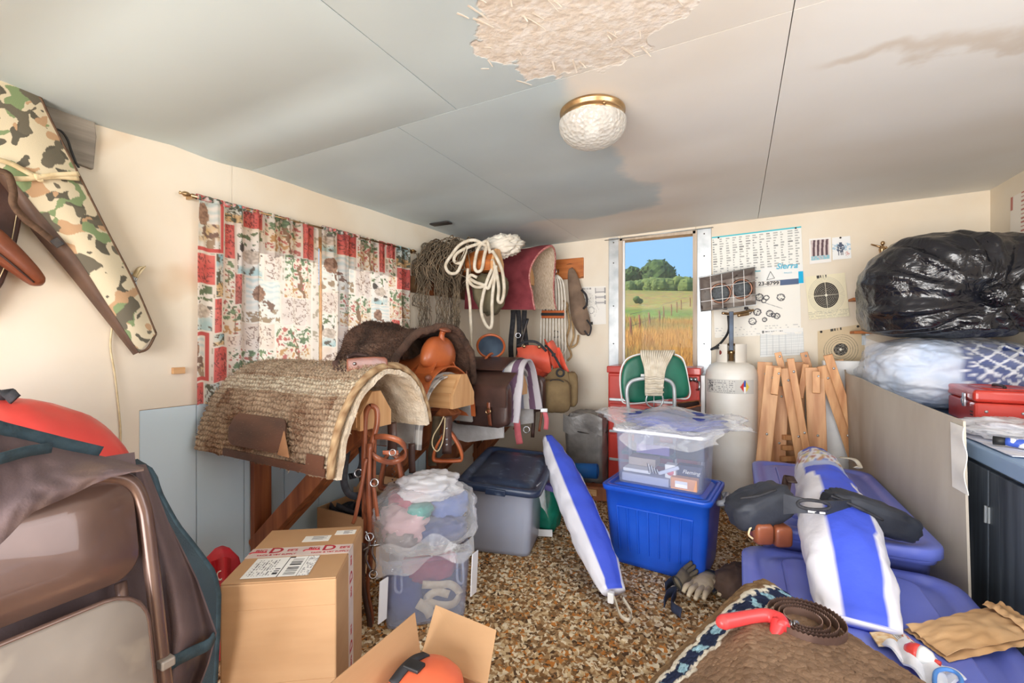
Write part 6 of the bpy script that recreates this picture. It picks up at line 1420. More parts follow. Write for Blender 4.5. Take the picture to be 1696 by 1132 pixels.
part('binding', strap([fcr(1, .74)+Vector((.003, -.006, 0)), at(345, 1068, 1.2), at(320, 1080, 1.17), at(292, 1094, 1.13), at(268, 1108, 1.12)], .03, .005, (0, .2, 1)), M['tealhem'], cl_)
mt = thing('dark_teal_mat', 'dark teal woven mat bent over behind the folded chair', 'mat', (-1.7, .9, 0))
LM = [(766, 190), (900, 230), (1200, 280)]; RM = [(766, 225), (772, 244), (790, 256), (815, 263), (840, 276), (870, 293), (910, 325), (950, 354), (985, 362), (1060, 360), (1200, 352)]
def fm(u, v):
    y = 764+420*v; x0, x1 = li(y, LM), li(y, RM); return at(x0+(x1-x0)*u, y, 1.34+.06*u-.05*math.sin(v*2.6))
part('mat_sheet', grid(fm, 20, 60), mat('teal_black_weave', C(50, 66, 74), C(38, 50, 58), 5, .8, bump=.6, bscale=260), mt, solid=.012)
part('edge_binding', tube([fm(1, v/30) for v in range(31)], .008, 6, res=1), M['tealhem'], mt)
rdf = thing('red_duffel', 'large red vinyl duffel bag bulging behind the folded chair', 'duffel bag', (-2.02, .52, 0))
def fd(v, q):
    if q.z < 0: v.z *= 2.35
    return v
M['redvinyl'] = mat('red_vinyl', C(222, 74, 66), C(204, 58, 54), 4, .4, bump=.2, bscale=9, dist=.01)
part('bag_body', blob(at(-30, 836, 1.30), (.40, .22, .30), Matrix.Rotation(YAW, 3, 'Z'), 56, 36, 2.3, .03, 2, 3, fn=fd), M['redvinyl'], rdf)
part('carry_handle', strap([at(-10, 665, 1.30), at(10, 650, 1.28), at(25, 662, 1.27)], .03, .006, (RX, RY, 0)), M['nylon'], rdf)
rb = thing('red_shopping_bag', 'small red bag with white lettering between the mat and cardboard box', 'bag', atZ(368, 1150, 0))
p_ = at(368, 945, 1.86)
part('bag_body', loft([[Vector((p_.x+a*s, p_.y+b*s*.7, z)) for a, b in rrect(.16, .14, .03)] for z, s in ((0.0, .85), (.1, 1), (.3, 1.05), (.38, .8), (.42, .35))]), M['redvinyl'] if False else mat('red_poly', C(206, 48, 62), C(178, 36, 50), 6, .5, bump=.5, bscale=16, dist=.01), rb)
part('bag_peak', grid(lambda u, v: at(350+32*u, 962-40*v+12*abs(u-.7)*v, 1.78+.02*math.sin(u*7)), 14, 10), bpy.data.materials['red_poly'], rb, solid=.003)
part('lettering', tube([at(x, y, 1.765) for x, y in ((366, 946), (361, 949), (360, 956), (364, 961), (368, 959))], .0025, 6), M['paper'], rb)
# ---- cardboard box with tape and labels
M['card'] = mat('cardboard', C(192, 152, 112), C(184, 144, 104), 3, .8, bump=.08, bscale=5, st=(1, 1, 6), c3=C(184, 138, 94), s3=2, lo3=.62, hi3=.85)
W_, D_, H_ = .346, .405, .517
bxd = thing('cardboard_box', 'taped tan shipping carton with red printed tape beside the folded chair', 'box', (-1.397, 1.11, 0), R(33.8))
part('carton', box((-W_/2, -D_/2, 0), (W_/2, D_/2, H_)), M['card'], bxd, local=True, smooth=False, bevel=.006)
for s in (-1, 1): part('top_flap', box((-W_/2+.002, .002 if s > 0 else -D_/2+.002, H_), (W_/2-.002, D_/2-.002 if s > 0 else -.002, H_+.004)), M['card'], bxd, local=True, smooth=False, bevel=.0015)
part('crease', box((-W_/2+.004, -D_/2-.0012, H_-.085), (W_/2-.004, -D_/2, H_-.081)), M['card'], bxd, local=True, smooth=False)
part('crease', box((-W_/2+.004, -D_/2-.0012, .20), (W_/2-.004, -D_/2, .204)), M['card'], bxd, local=True, smooth=False)
M['tapewhite'] = mat('white_tape', C(226, 212, 206), C(214, 196, 188), 8, .35)
M['redink'] = mat('red_ink', C(176, 40, 56), None, rough=.6)
part('tape', box((-W_/2, -.036, H_+.004), (W_/2+.001, .036, H_+.0048)), M['tapewhite'], bxd, local=True, smooth=False)
part('tape', box((W_/2, -.036, .05), (W_/2+.0012, .036, H_+.0048)), M['tapewhite'], bxd, local=True, smooth=False)
def btext(s, x, y, size, rz=0, **k): return part('lettering', text_geo(s, size, Matrix.Translation((x, y, H_+.0052)) @ Matrix.Rotation(rz, 4, 'Z'), .0003, **k), M['redink'], bxd, local=True, smooth=False)
for x in (-.085, .095):
    btext('BIG', x-.052, .014, .026, bold=True); btext('D', x, .012, .056, bold=True, xs=1.15); btext("EE'S", x+.055, .010, .022, bold=True); btext('TACK & VET SUPPLY', x+.01, -.020, .0125, bold=True, xs=1.15)
    part('swoosh', tube([(x-.085, -.004, H_+.005), (x-.078, .004, H_+.005), (x-.06, .004, H_+.005), (x-.03, .002, H_+.005)], .0028, 6), M['redink'], bxd, local=True)
for z in (.42, .17):
    for s, dz, sz in (('BIG', .055, .024), ('D', 0, .056), ("EE'S", -.058, .022)):
        part('lettering', text_geo(s, sz, basis((0, 0, 1), (0, -1, 0), (1, 0, 0), (W_/2+.0016, 0, z-dz)), .0003, bold=True), M['redink'], bxd, local=True, smooth=False)
col = []
def f(u, v):
    c = LC(240, 240, 238)
    if .60 < u < .78 and .10 < v < .95 and not .45 < v < .52: c = LC(40, 40, 44) if rnd01(int(v*46), 3 if v < .45 else 8) > .5 else c
    elif .42 < u < .50 and .45 < v < .92 and rnd01(int(v*40), 5) > .5: c = LC(60, 60, 64)
    elif abs(u-.53) < .006 or abs(u-.82) < .006: c = LC(50, 50, 54)
    elif .05 < u < .40 and (u*24) % 1 < .45 and rnd01(int(u*24), int(v*26)) > .45 and .12 < v < .9: c = LC(130, 130, 134)
    elif .54 < u < .62 and v < .06: c = LC(40, 40, 44)
    elif u > .85 and rnd01(int(u*50), int(v*30)) > .7: c = LC(170, 170, 172)
    col.append(c); return Vector((-.125+.205*u, -.045-.135*v, H_+.0058))
g = grid(f, 130, 90); part('shipping_label', (g[0], [tuple(reversed(q)) for q in g[1]]), M['print'], bxd, local=True, col=col)
for x0, x1, y0, y1 in ((-.02, .075, .075, .125), (.085, .16, .125, .165)):
    st_ = part('sticker', box((x0, y0, H_+.004), (x1, y1, H_+.0046)), M['paper'], bxd, local=True, smooth=False)
    for i in range(4): part('print_line', box((x0+.03, y1-.010-.008*i, H_+.0046), (x1-.012*(1+i % 2), y1-.007-.008*i, H_+.0050)), mat('grey_ink', C(120, 120, 124)) if 'gi' not in M else M['gi'], st_, local=True, smooth=False); M['gi'] = bpy.data.materials['grey_ink']
0 and part('smudge_print', lathe([(0, .0006), (.028, .0005), (.03, 0)], 24, (-.015, -D_/2, .30), Matrix.Rotation(R(90), 3, 'X')), mat('faded_stamp', C(200, 160, 116), C(186, 148, 108), 30, .8), bxd, local=True)
# ---- open carton with orange hat
ob = thing('open_carton', 'open cardboard carton with raised flaps in the foreground', 'box', (-.735, .90, 0))
x0, x1, y0, y1, hz = -.85, -.62, .70, 1.09, .32
for nm, lo, hi in (('side_wall', (x0, y0, 0), (x0+.005, y1, hz)), ('side_wall', (x1-.005, y0, 0), (x1, y1, hz)), ('end_wall', (x0, y0, 0), (x1, y0+.005, hz)), ('end_wall', (x0, y1-.005, 0), (x1, y1, hz)), ('bottom', (x0, y0, 0), (x1, y1, .005))): part(nm, box(lo, hi), M['card'], ob, smooth=False)
part('flap', prism3([(x0, y1, hz), (x1, y1, hz), (x1-.035, y1+.115, hz+.070), (x0-.03, y1+.115, hz+.088)], (0, .003, .004)), M['card'], ob, smooth=False)
part('flap', prism3([(x0, y0, hz), (x0, y1, hz), (x0-.02, y1-.005, hz+.135), (x0-.02, y0+.02, hz+.135)], (.004, 0, .002)), M['card'], ob, smooth=False)
part('flap', prism3([(x1, y0, hz), (x1, y1, hz), (x1+.06, y1-.01, hz-.11), (x1+.06, y0+.01, hz-.11)], (.003, 0, .003)), M['card'], ob, smooth=False)
part('flap', prism3([(x0, y0, hz), (x1, y0, hz), (x1, y0-.06, hz-.11), (x0, y0-.06, hz-.11)], (0, .003, .003)), M['card'], ob, smooth=False)
hat = thing('orange_helmet', 'orange plastic helmet with black strap inside the open carton', 'helmet', (-.735, .93, .006))
M['orangeplastic'] = mat('orange_plastic', C(236, 116, 78), C(220, 96, 62), 5, .4, bump=.05, bscale=20)
part('shell', lathe([(.0, .410), (.04, .407), (.080, .392), (.098, .372), (.103, .34), (.106, .10), (.106, .006), (.10, .006), (.0, .01)][::-1], 48, (-.735, .965, 0)), M['orangeplastic'], hat)
part('strap', strap([(-.79, .90, .395), (-.785, .94, .410), (-.78, .98, .412), (-.775, 1.02, .400)], .026, .006, (1, 0, 0)), M['nylon'], hat)
part('buckle', cbox((-.765, .955, .413), (.05, .035, .010)), M['black'], hat, smooth=False, bevel=.003)
# low carton with straps under the first rack
lc = thing('low_carton', 'low open carton under the nearest saddle rack', 'box', (-1.92, 1.95, 0))
for nm, lo, hi in (('side_wall', (-2.2, 1.86, 0), (-1.62, 1.866, .30)), ('side_wall', (-2.2, 2.14, 0), (-1.62, 2.146, .34)), ('end_wall', (-2.2, 1.866, 0), (-2.194, 2.14, .30)), ('end_wall', (-1.626, 1.866, 0), (-1.62, 2.14, .30)), ('bottom', (-2.2, 1.866, 0), (-1.62, 2.14, .006))): part(nm, box(lo, hi), M['card'], lc, smooth=False)
part('flap', prism3([(-2.19, 2.146, .33), (-1.62, 2.146, .33), (-1.65, 2.19, .42), (-2.15, 2.19, .42)], (0, .004, .002)), M['card'], lc, smooth=False)
hb = thing('black_harness', 'tangle of black harness straps in the low carton', 'harness', (-1.93, 2.0, .05)); rh = random.Random(4)
for i in range(9):
    c_ = Vector((-1.93+rh.uniform(-.18, .2), 2.0+rh.uniform(-.06, .06), .29+rh.uniform(-.03, .05)))
    part('strap', strap([c_+Vector((math.cos(a*1.05+i)*.10*rh.uniform(.7, 1.2), math.sin(a*1.05+i)*.06*rh.uniform(.7, 1.2), rh.uniform(-.02, .04))) for a in range(6)], .03, .005, (0, .3, 1), True), M['nylon'], hb)
part('strap_heap', blob((-1.93, 2.0, .17), (.24, .11, .13), None, 40, 24, 3, .25, 4, 2), M['nylon'], hb)
# ================================================================== striped umbrella bags
M['nylonprint'] = printmat('striped_nylon', .55, .5, 22, spec=.4, dist=.006)
BLU, WHI = LC(66, 90, 214), LC(226, 226, 236)
def umbag(label, axis, rad, loc, ang0=0, split=.62, printed=False, seed=1, sag=.8):
    t = thing('striped_umbrella_bag', label, 'bag', loc, 0, 'blue and white striped bags')
    P_ = smoothpath(axis, 16); n = 56; m = len(P_); col = []; V = []; T_, N_ = frames(P_, False, (0, 0, 1))
    k = len(rad)
    for i in range(m):
        x = i/(m-1)*(k-1); a = min(int(x), k-2); rr = rad[a]+(rad[a+1]-rad[a])*(x-a); b = T_[i].cross(N_[i]); s_ = i/(m-1)
        for q in range(n):
            th = 2*math.pi*q/n; w = 1+.09*FB((math.cos(th), math.sin(th), s_*9), 1.5, seed)+.025*math.sin(th*7+s_*9)*(1 if s_ < .15 or s_ > .85 else .25)
            fl_k = 1-(.80 if printed else .35)*max(0, (s_-.80)/.20)**1.4; p = P_[i]+(N_[i]*math.cos(th)*sag*fl_k+b*math.sin(th))*rr*w; V.append(p)
            d = math.cos(th-ang0+.12*math.sin(s_*3))
            c = BLU if d > split else WHI if d > -.8 else BLU
            if printed and s_ < .40:
                c = WHI
                if s_ < .06: c = BLU if d > .6 else WHI
                elif s_ < .24:
                    if d > .1 and FB((th*3, s_*34, 0), 1.3, 4) > .0: c = [LC(196, 150, 120), LC(120, 140, 206), LC(206, 196, 150), LC(170, 96, 90)][int(rnd01(int(th*5), int(s_*40))*4)]
                elif s_ < .31: c = BLU if d > .5 and int(s_*90) % 2 else WHI if d < .5 else LC(170, 184, 226)
                elif d > .55: c = BLU
            col.append(c)
    F = [(i*n+q, i*n+(q+1) % n, (i+1)*n+(q+1) % n, (i+1)*n+q) for i in range(m-1) for q in range(n)]
    F += [tuple(reversed(range(n))), tuple((m-1)*n+q for q in range(n))]
    part('bag_body', (V, F), M['nylonprint'], t, col=col)
    return t, P_
u1a, u1b = Vector((-1.20, 2.98, .585)), Vector((-.53, 2.15, .075))
ub, P_ = umbag('blue and white striped umbrella bag leaning from the navy lid down to the carpet', [u1a, u1a.lerp(u1b, .33)+Vector((0, 0, .0)), u1a.lerp(u1b, .66)-Vector((0, 0, .0)), u1b], [.040, .070, .090, .100, .104, .104, .098, .088, .060], u1b-Vector((0, 0, .05)), ang0=-.12, split=.76)
e = u1b
part('drawstring', strap([e+Vector((-.03, .02, .02)), e+Vector((.02, -.06, 0)), e+Vector((.06, -.12, -.03)), e+Vector((.10, -.13, -.035)), e+Vector((.10, -.08, -.03)), e+Vector((.05, -.03, 0))], .016, .003, (0, .3, 1)), M['cotton'], ub)
part('cord_lock', cbox(e+Vector((.0, -.05, .0)), (.03, .03, .05)), M['white'], ub, smooth=False, bevel=.006)
u2a, u2b = Vector((.375, 2.93, .635)), Vector((.305, 1.565, .555))
ub2, P_ = umbag('blue and white striped umbrella bag lying across the periwinkle tote lids', [u2a, u2a.lerp(u2b, .33), u2a.lerp(u2b, .66), u2b-Vector((0, 0, .075))], [.075, .10, .105, .112, .118, .122, .122, .118, .095], u2b-Vector((0, 0, .09)), ang0=-.12, split=.84, printed=True, seed=4, sag=.85)
part('carry_cord', strap([u2a+Vector((.10, -.05, .03)), u2a+Vector((.15, -.12, .04)), u2a+Vector((.16, -.2, .02)), u2a+Vector((.13, -.24, .03))], .018, .003, (1, 0, .3)), M['cotton'], ub2)
# ================================================================== periwinkle totes
def ptote(label, x0, x1, y0, y1, z, h, latch=None):
    cx_, cy_ = (x0+x1)/2, (y0+y1)/2; w_, d_ = x1-x0, y1-y0
    t = thing('blue_lidded_tote', label, 'tote', (cx_, cy_, 0), 0, 'long blue totes')
    g, Mx = tote_body((cx_, cy_, 0), 0, w_-.05, d_-.05, z-.03, .90, .06)
    part('body', g, M['periwinkle'], t)
    part('lid', lid_geo(Mx, w_, d_, z, .045, .09, .15, .010), M['periwinkle'], t)
    part('lid_panel', loft([[Mx @ Vector((x, y, zz)) for x, y in rrect(w_*s, d_*s2, .05)] for s, s2, zz in ((.62, .80, z-.002), (.60, .785, z+.010), (.58, .77, z+.010))]), M['periwinkle'], t)
    if latch: part('latch', cbox(latch, (.075, .03, .05)), mat('grey_latch', C(170, 172, 176), rough=.45), t, smooth=False, bevel=.006)
    return t
ptote('long periwinkle blue lidded tote before the wooden stands', .085, .672, 2.125, 3.26, .52, .5, (.36, 2.12, .50))
ptote('long periwinkle blue lidded tote in the near right corner', .020, .665, 1.22, 2.075, .45, .42)
# saddle horn bags across the striped bag
hb2 = thing('saddle_horn_bag', 'black twin saddle horn bag strapped over the striped bag', 'bag', (.25, 2.0, .56))
M['blk'] = mat('black_cordura', C(46, 50, 60), C(32, 35, 44), 6, .6, bump=.4, bscale=30, dist=.006)
ca, cb_ = at(1258, 838, 1.80), at(1440, 852, 1.68)
part('left_pouch', blob(ca, (.125, .08, .070), Matrix.Rotation(YAW+R(8), 3, 'Z') @ Matrix.Rotation(R(-18), 3, 'Y'), 44, 28, 3.2, .08, 3, 2, .02), M['blk'], hb2)
part('right_pouch', blob(cb_, (.165, .065, .055), Matrix.Rotation(YAW-R(6), 3, 'Z') @ Matrix.Rotation(R(20), 3, 'Y'), 44, 28, 3.2, .08, 3, 6, .02), M['blk'], hb2)
def yk_(u, v):
    x = 1298+110*u; yb = 835+10*u; p = at(x, yb+(-1+2*v)*(17-6*math.sin(math.pi*u)), 1.63-.05*math.sin(math.pi*u)); return p
g = grid(yk_, 24, 8)
Fk = [q for q in g[1] if not math.hypot((sum(g[2][i][0] for i in q)/4-.45)/.24, (sum(g[2][i][1] for i in q)/4-.45)/.34) < 1]
part('horn_yoke', (g[0], Fk), M['blk'], hb2, solid=.008)
part('hole_binding', tube([yk_(.45+.24*math.cos(i*.3927), .45+.34*math.sin(i*.3927))+Vector((0, -.003, .004)) for i in range(16)], .006, 8, True, 2), M['nylon'], hb2)
part('care_label', ([yk_(.36, .88)+Vector((0, -.008, .006)), yk_(.62, .92)+Vector((0, -.008, .006)), yk_(.62, 1.05)+Vector((0, -.008, .006)), yk_(.36, 1.02)+Vector((0, -.008, .006))], [(0, 1, 2, 3)]), M['paper'], hb2, smooth=False, solid=.001)
part('zip', tube([at(1376, 822, 1.63), at(1400, 832, 1.62), at(1430, 846, 1.61), at(1462, 862, 1.615)], .005, 6), M['nylon'], hb2)
part('zip', tube([at(1226, 826, 1.74), at(1255, 822, 1.72), at(1285, 812, 1.74)], .005, 6), M['nylon'], hb2)
part('ring', lathe_ring(at(1415, 866, 1.62), .018, .004, (0, 1, .4)), M['black'], hb2)
lb_ = thing('leather_cuff', 'brown leather cuff strap lying at the edge of the front blue tote', 'strap', at(1290, 890, 1.72))
for x0_, x1_, y_ in ((1250, 1272, 882), (1280, 1304, 886)):
    part('cuff', blob(at((x0_+x1_)/2, y_, 1.74), (.034, .035, .04), Matrix.Rotation(YAW, 3, 'Z'), 24, 16, 5), M['leather'], lb_)
part('cord', tube([at(1252, 880, 1.73), at(1244, 874, 1.73), at(1240, 886, 1.73), at(1247, 893, 1.73)], .004, 6), M['tie'], lb_)
part('strap', strap([at(1313, 800, 1.88), at(1306, 790, 1.92), at(1302, 805, 1.9), at(1300, 822, 1.84)], .035, .005, (1, .3, 0)), M['dkleather'], lb_)
# ---- gloves and pouch on the carpet
def glove(label, wrist, dirv, side, sc_, m, seed, curl=.0, thumb=1, base=0):
    t = thing('work_glove', label, 'glove', wrist, 0, 'work gloves'); d = Vector(dirv).normalized(); s = Vector(side).normalized(); n = s.cross(d).normalized()
    if n.z < 0: n = -n
    W0 = Vector(wrist)
    def pt(a, b, c): return W0+(d*a+s*b+n*c)*sc_
    rings = []
    for a, hw, th in ((0, .042, .020), (.03, .040, .020), (.06, .046, .022), (.10, .050, .018), (.13, .046, .012), (.14, .03, .006)):
        rings.append([pt(a, hw*math.cos(q*.5236), .02+th*math.sin(q*.5236)) for q in range(12)])
    g = loft(rings)
    for b, L_ in ((-.034, .065), (-.012, .085), (.012, .082), (.034, .062)):
        g = join(g, tube([pt(.11, b, .02), pt(.14, b*1.08, .022+curl*.2), pt(.14+L_*.55, b*1.2, .020+curl), pt(.14+L_, b*1.25, .012+curl*.6)], [.013*sc_, .013*sc_, .012*sc_, .008*sc_], 10))
    g = join(g, tube([pt(.04, thumb*.03, .02), pt(.065, thumb*.06, .022), pt(.10, thumb*.078, .022), pt(.125, thumb*.08, .018)], [.015*sc_, .014*sc_, .013*sc_, .008*sc_], 10))
    part('glove_body', g, m, t); part('cuff_binding', tube([p*1.0 for p in rings[0]], .005, 6, True, 1), M['black'], t)
    return t
gw = atZ(1172, 972, .0)
M['glove1'] = mat('pale_goatskin', C(206, 190, 162), C(168, 150, 122), 9, .75, bump=.6, bscale=24, dist=.006)
M['glove2'] = mat('grey_olive_leather', C(128, 116, 96), C(92, 84, 72), 9, .75, bump=.6, bscale=24, dist=.006)
a_ = atZ(1174, 962, 0.02); b_ = atZ(1126, 1022, .02)
glove('pale leather work glove lying flat on the carpet', a_, b_-a_, (b_-a_).cross(Vector((0, 0, 1))), 1.15, M['glove1'], 1, .01, -1)
a_ = atZ(1118, 968, .05); b_ = at(1150, 938, 2.42)
glove('grey olive work glove propped against the bright blue tote', a_, b_-a_, (b_-a_).cross(Vector((.3, -1, .3))), .85, M['glove2'], 2, .02, 1)
ns = thing('navy_strap', 'navy webbing strap looped around the gloves on the carpet', 'strap', atZ(1150, 960, 0))
for L_ in ([(1102, 972), (1115, 962), (1140, 956), (1168, 950), (1190, 955)], [(1100, 1000), (1106, 985), (1120, 980), (1112, 1002), (1128, 1016)], [(1160, 948), (1175, 958), (1192, 966), (1180, 975)]):
    part('webbing', strap([atZ(x, y, .03) for x, y in L_], .04, .005, (0, .3, 1)), mat('navy_webbing', C(44, 52, 76), C(32, 38, 58), 30, .85) if 'navy_webbing' not in bpy.data.materials else bpy.data.materials['navy_webbing'], ns)
tag(part('brown_pouch', blob(atZ(1218, 978, .05)+Vector((0, .03, .03)), (.075, .12, .075), Matrix.Rotation(R(-25), 3, 'Z'), 40, 24, 2.5, .12, 3, 2, .03, flat=-.075), mat('dark_brown_suede', C(82, 60, 48), C(60, 44, 36), 6, .8, bump=.3, bscale=40), None, loc=atZ(1206, 1000, 0)), 'dark brown soft leather pouch between the gloves and the near blue tote', 'pouch')
# ================================================================== folded wooden stands against the far wall
def pend(a, b):
    # carry a plank on down to the floor
    d = b-a; k = (.012-a.z)/d.z; return a+d*k
def stand(label, planks, loc, rungs):
    t = thing('wooden_stand', label, 'stand', loc, 0, 'folded wooden stands')
    for i, (x0, y0, x1, y1, w_, tt, full, th) in enumerate(planks):
        a, b = at(x0, y0, tt), at(x1, y1, tt-.02)
        if full: b = pend(a, b)
        o = part('plank' if w_ > .07 else 'slat' if full else 'block', beam(a, b, w_, th, (ray(x0, y0)*-1).normalized()), M['pine_leg'], t, smooth=False, bevel=.003)
        for k in (.08, .45) if full else (.2,):
            part('bolt', lathe([(0, .006), (.008, .005), (.010, 0)], 10, a.lerp(b, k)-Vector((DX, DY, 0))*(th/2), Vector((-DX, -DY, 0)).to_track_quat('Z', 'Y').to_matrix()), M['steel'], o)
    for x, y, tt in rungs: part('rung', cbox(at(x, y, tt), (.12, .03, .035), Matrix.Rotation(YAW, 3, 'Z')), M['pine_leg'], t, smooth=False, bevel=.003)
    return t
M['pine_leg'] = mat('amber_pine', C(222, 172, 122), C(190, 132, 84), 2.2, .5, bump=.2, bscale=2.5, st=(9, 9, 1), c3=C(150, 92, 56), s3=1.1, lo3=.62, hi3=.75)
stand('folded bundle of amber wooden trestle legs next to the gas cylinder', [(1281, 606, 1264, 765, .095, 3.26, 1, .022), (1294, 640, 1288, 765, .10, 3.36, 1, .022), (1301, 610, 1326, 750, .075, 3.22, 1, .022), (1309, 594, 1336, 748, .045, 3.16, 1, .03), (1288, 610, 1282, 654, .045, 3.18, 0, .05), (1288, 584, 1297, 618, .045, 3.34, 0, .03), (1267, 600, 1263, 740, .10, 3.42, 1, .02), (1316, 600, 1318, 760, .12, 3.44, 1, .02), (1331, 584, 1340, 612, .05, 3.42, 0, .03), (1335, 604, 1325, 660, .04, 3.30, 0, .03)], at(1300, 700, 3.3)*1, [(1310, 725, 3.3), (1308, 742, 3.3), (1306, 760, 3.3)])
stand('folded bundle of amber wooden trestle legs beside the leaning hardboard', [(1349, 609, 1354, 748, .115, 3.24, 1, .022), (1363, 606, 1420, 772, .075, 3.20, 1, .022), (1371, 588, 1434, 772, .055, 3.14, 1, .03), (1352, 616, 1352, 652, .045, 3.16, 0, .05), (1391, 596, 1400, 662, .045, 3.32, 0, .03), (1374, 660, 1380, 765, .055, 3.36, 1, .022), (1344, 640, 1344, 760, .05, 3.40, 1, .02)], at(1380, 700, 3.3)*1, [(1386, 722, 3.34), (1386, 742, 3.34), (1388, 762, 3.34)])
for o in [o for o in COL.objects if o.name.startswith('wooden_stand')]: pass
tag(part('white_board', box((.56, 3.99, 0), (.86, 4.05, 1.13)), M['white'], None, smooth=False, bevel=.006, loc=(.7, 4.02, 0)), 'white board standing behind the wooden stands against the far wall', 'board')
# ================================================================== leaning hardboard sheet and the cabinet
M['hardboard'] = mat('grey_tan_hardboard', C(204, 196, 182), C(188, 178, 164), 4, .7, bump=.1, bscale=90, st=(1, 1, .4), c3=C(170, 150, 126), s3=2, lo3=.62, hi3=.8)
hsb = thing('hardboard_sheet', 'tall grey tan hardboard sheet leaning against the dark cabinet', 'board', (.74, 3.1, 0))
def fh(u, v):
    a = Vector((.692, 3.95, 1.07)).lerp(Vector((.775, 2.32, .965)), u); b = Vector((.725, 3.95, .01)).lerp(Vector((.745, 2.16, .01)), u)
    p = a.lerp(b, v); p.x += -.035*math.sin(math.pi*u)*(1-.3*v)+.018*math.sin(u*9)*(1-v)**2*0; p.x -= .03*math.exp(-((u-.12)/.10)**2)*(1-v); return p
part('sheet', grid(fh, 40, 20), M['hardboard'], hsb, solid=.008)
part('torn_corner', grid(lambda u, v: fh(.955+.05*u, .02+.26*v)+Vector((-.008-.005*math.sin(v*11)*u, -.012*u, .002*math.sin(v*20))), 6, 24), M['paper'], hsb, solid=.003)
cab = thing('dark_cabinet', 'dark navy stained cabinet with plank doors along the right wall', 'cabinet', (1.18, 2.6, 0))
M['navywood'] = wood('navy_stained_wood', C(92, 102, 114), C(54, 60, 70), 2, c3=C(126, 134, 142), bump=.3)
part('carcass', box((.862, .95, 0), (1.515, 4.12, .80)), M['navywood'], cab, smooth=False)
y = 1.0; i = 0
while y < 4.05:
    w_ = .36 if i % 2 else .30
    dd = part('door', box((.842, y+.003, .05), (.861, min(y+w_, 4.1)-.003, .785)), M['navywood'], cab, smooth=False, bevel=.003)
    for zz in (.62, .2):
        part('hinge', join(box((.836, y-.014, zz-.03), (.843, y+.018, zz+.03)), tube([(.836, y+.002, zz-.032), (.836, y+.002, zz+.032)], .006, 8, res=1)), M['steel'], dd, smooth=False)
    y += w_; i += 1
wt = tag(part('worktop', box((.835, .93, .802), (1.52, 4.13, .862)), mat('pale_blue_laminate', C(150, 178, 212), C(136, 164, 200), 3, .4), None, smooth=False, bevel=.006, loc=(1.18, 2.6, .802)), 'pale blue worktop on the dark navy cabinet', 'worktop')
# red steel toolbox
tx, ty = 1.02, 2.88
tbx = thing('red_toolbox', 'red steel toolbox with chrome latch standing on the pale blue worktop', 'toolbox', (1.16, 3.09, .866), R(-5))
Tm = Matrix.Translation((1.16, 3.09, .866)) @ Matrix.Rotation(R(-5), 4, 'Z')
part('base', xf(box((-.14, -.21, 0), (.14, .21, .115)), Tm), M['red'], tbx, smooth=False, bevel=.012)
part('lid', xf(box((-.144, -.214, .117), (.144, .214, .175)), Tm), M['red'], tbx, smooth=False, bevel=.016, segs=3)
part('lid_recess', xf(loft([[Vector((x, y, z)) for x, y in rrect(.18*s, .30*s, .06)] for s, z in ((1, .1745), (.98, .180), (.94, .180), (.92, .1765))]), Tm), M['red'], tbx)
part('carry_handle', xf(tube([(0, -.07, .176), (0, -.06, .186), (0, .06, .186), (0, .07, .176)], .007, 8), Tm), M['iron'], tbx)
for yy in (-.10,): part('latch', xf(join(box((-.155, yy-.014, .085), (-.145, yy+.014, .15)), box((-.160, yy-.010, .10), (-.154, yy+.010, .125))), Tm), M['chrome'], tbx, smooth=False, bevel=.002)
for zz in (.05, .065): part('vent_slot', xf(box((-.1425, -.185, zz), (-.1405, -.155, zz+.006)), Tm), M['black'], tbx, smooth=False)
for xx in (-.10, .02, .10): part('rivet', xf(lathe([(0, .003), (.006, .002), (.007, 0)], 10, (xx, -.211, .075), Matrix.Rotation(R(90), 3, 'X')), Tm), M['steel'], tbx)
# bags
def blackm():
    m, t, N, L, P = _nt('black_bin_bag'); P.inputs['Base Color'].default_value = C(22, 24, 32); P.inputs['Roughness'].default_value = .24; P.inputs['Specular IOR Level'].default_value = .8
    tc = N.new('ShaderNodeTexCoord'); n = N.new('ShaderNodeTexNoise'); n.inputs['Scale'].default_value = 7; n.inputs['Detail'].default_value = 4; n.inputs['Distortion'].default_value = 1.2; L.new(tc.outputs['Object'], n.inputs['Vector'])
    b = N.new('ShaderNodeBump'); b.inputs['Strength'].default_value = .8; b.inputs['Distance'].default_value = .03; L.new(n.outputs[0], b.inputs['Height']); L.new(b.outputs[0], P.inputs['Normal']); return m
K_ = Vector((.25, -.95, -.18)).normalized()
def pleat(v, q):
    d = q.normalized() if q.length > 0 else q; a = d.dot(K_); u_ = K_.orthogonal().normalized(); w_ = K_.cross(u_); ph = math.atan2(d.dot(w_), d.dot(u_))
    k = max(0, a+.35)/1.35; r_ = 1+.045*k*math.sin(ph*17+2.2*math.sin(ph*3)+2*a)+.026*k*math.sin(ph*31+1)
    if a > .9: r_ *= 1-.9*(a-.9)
    v *= r_
    if v.z < -.20: v.z = -.20-(v.z+.20)*-.35
    return v
bb_ = thing('black_bin_bag', 'stuffed glossy black bin bag piled on the clear bag by the far wall', 'bag', (1.12, 3.53, 1.24))
part('bag_body', blob((1.10, 3.56, 1.545), (.41, .37, .35), None, 150, 90, 2.7, .06, 1.6, 5, .02, fn=pleat), blackm(), bb_)
part('gathered_neck', blob(Vector((1.125, 3.55, 1.575))+Vector((.085, -.355, -.065)), (.07, .045, .05), None, 50, 30, 2, .3, 4, 2, .2), bpy.data.materials['black_bin_bag'], bb_)
cbg = thing('bagged_bedding', 'clear plastic bag of pale blue bedding on the worktop under the black bag', 'bag', (1.14, 3.66, .866))
col = []
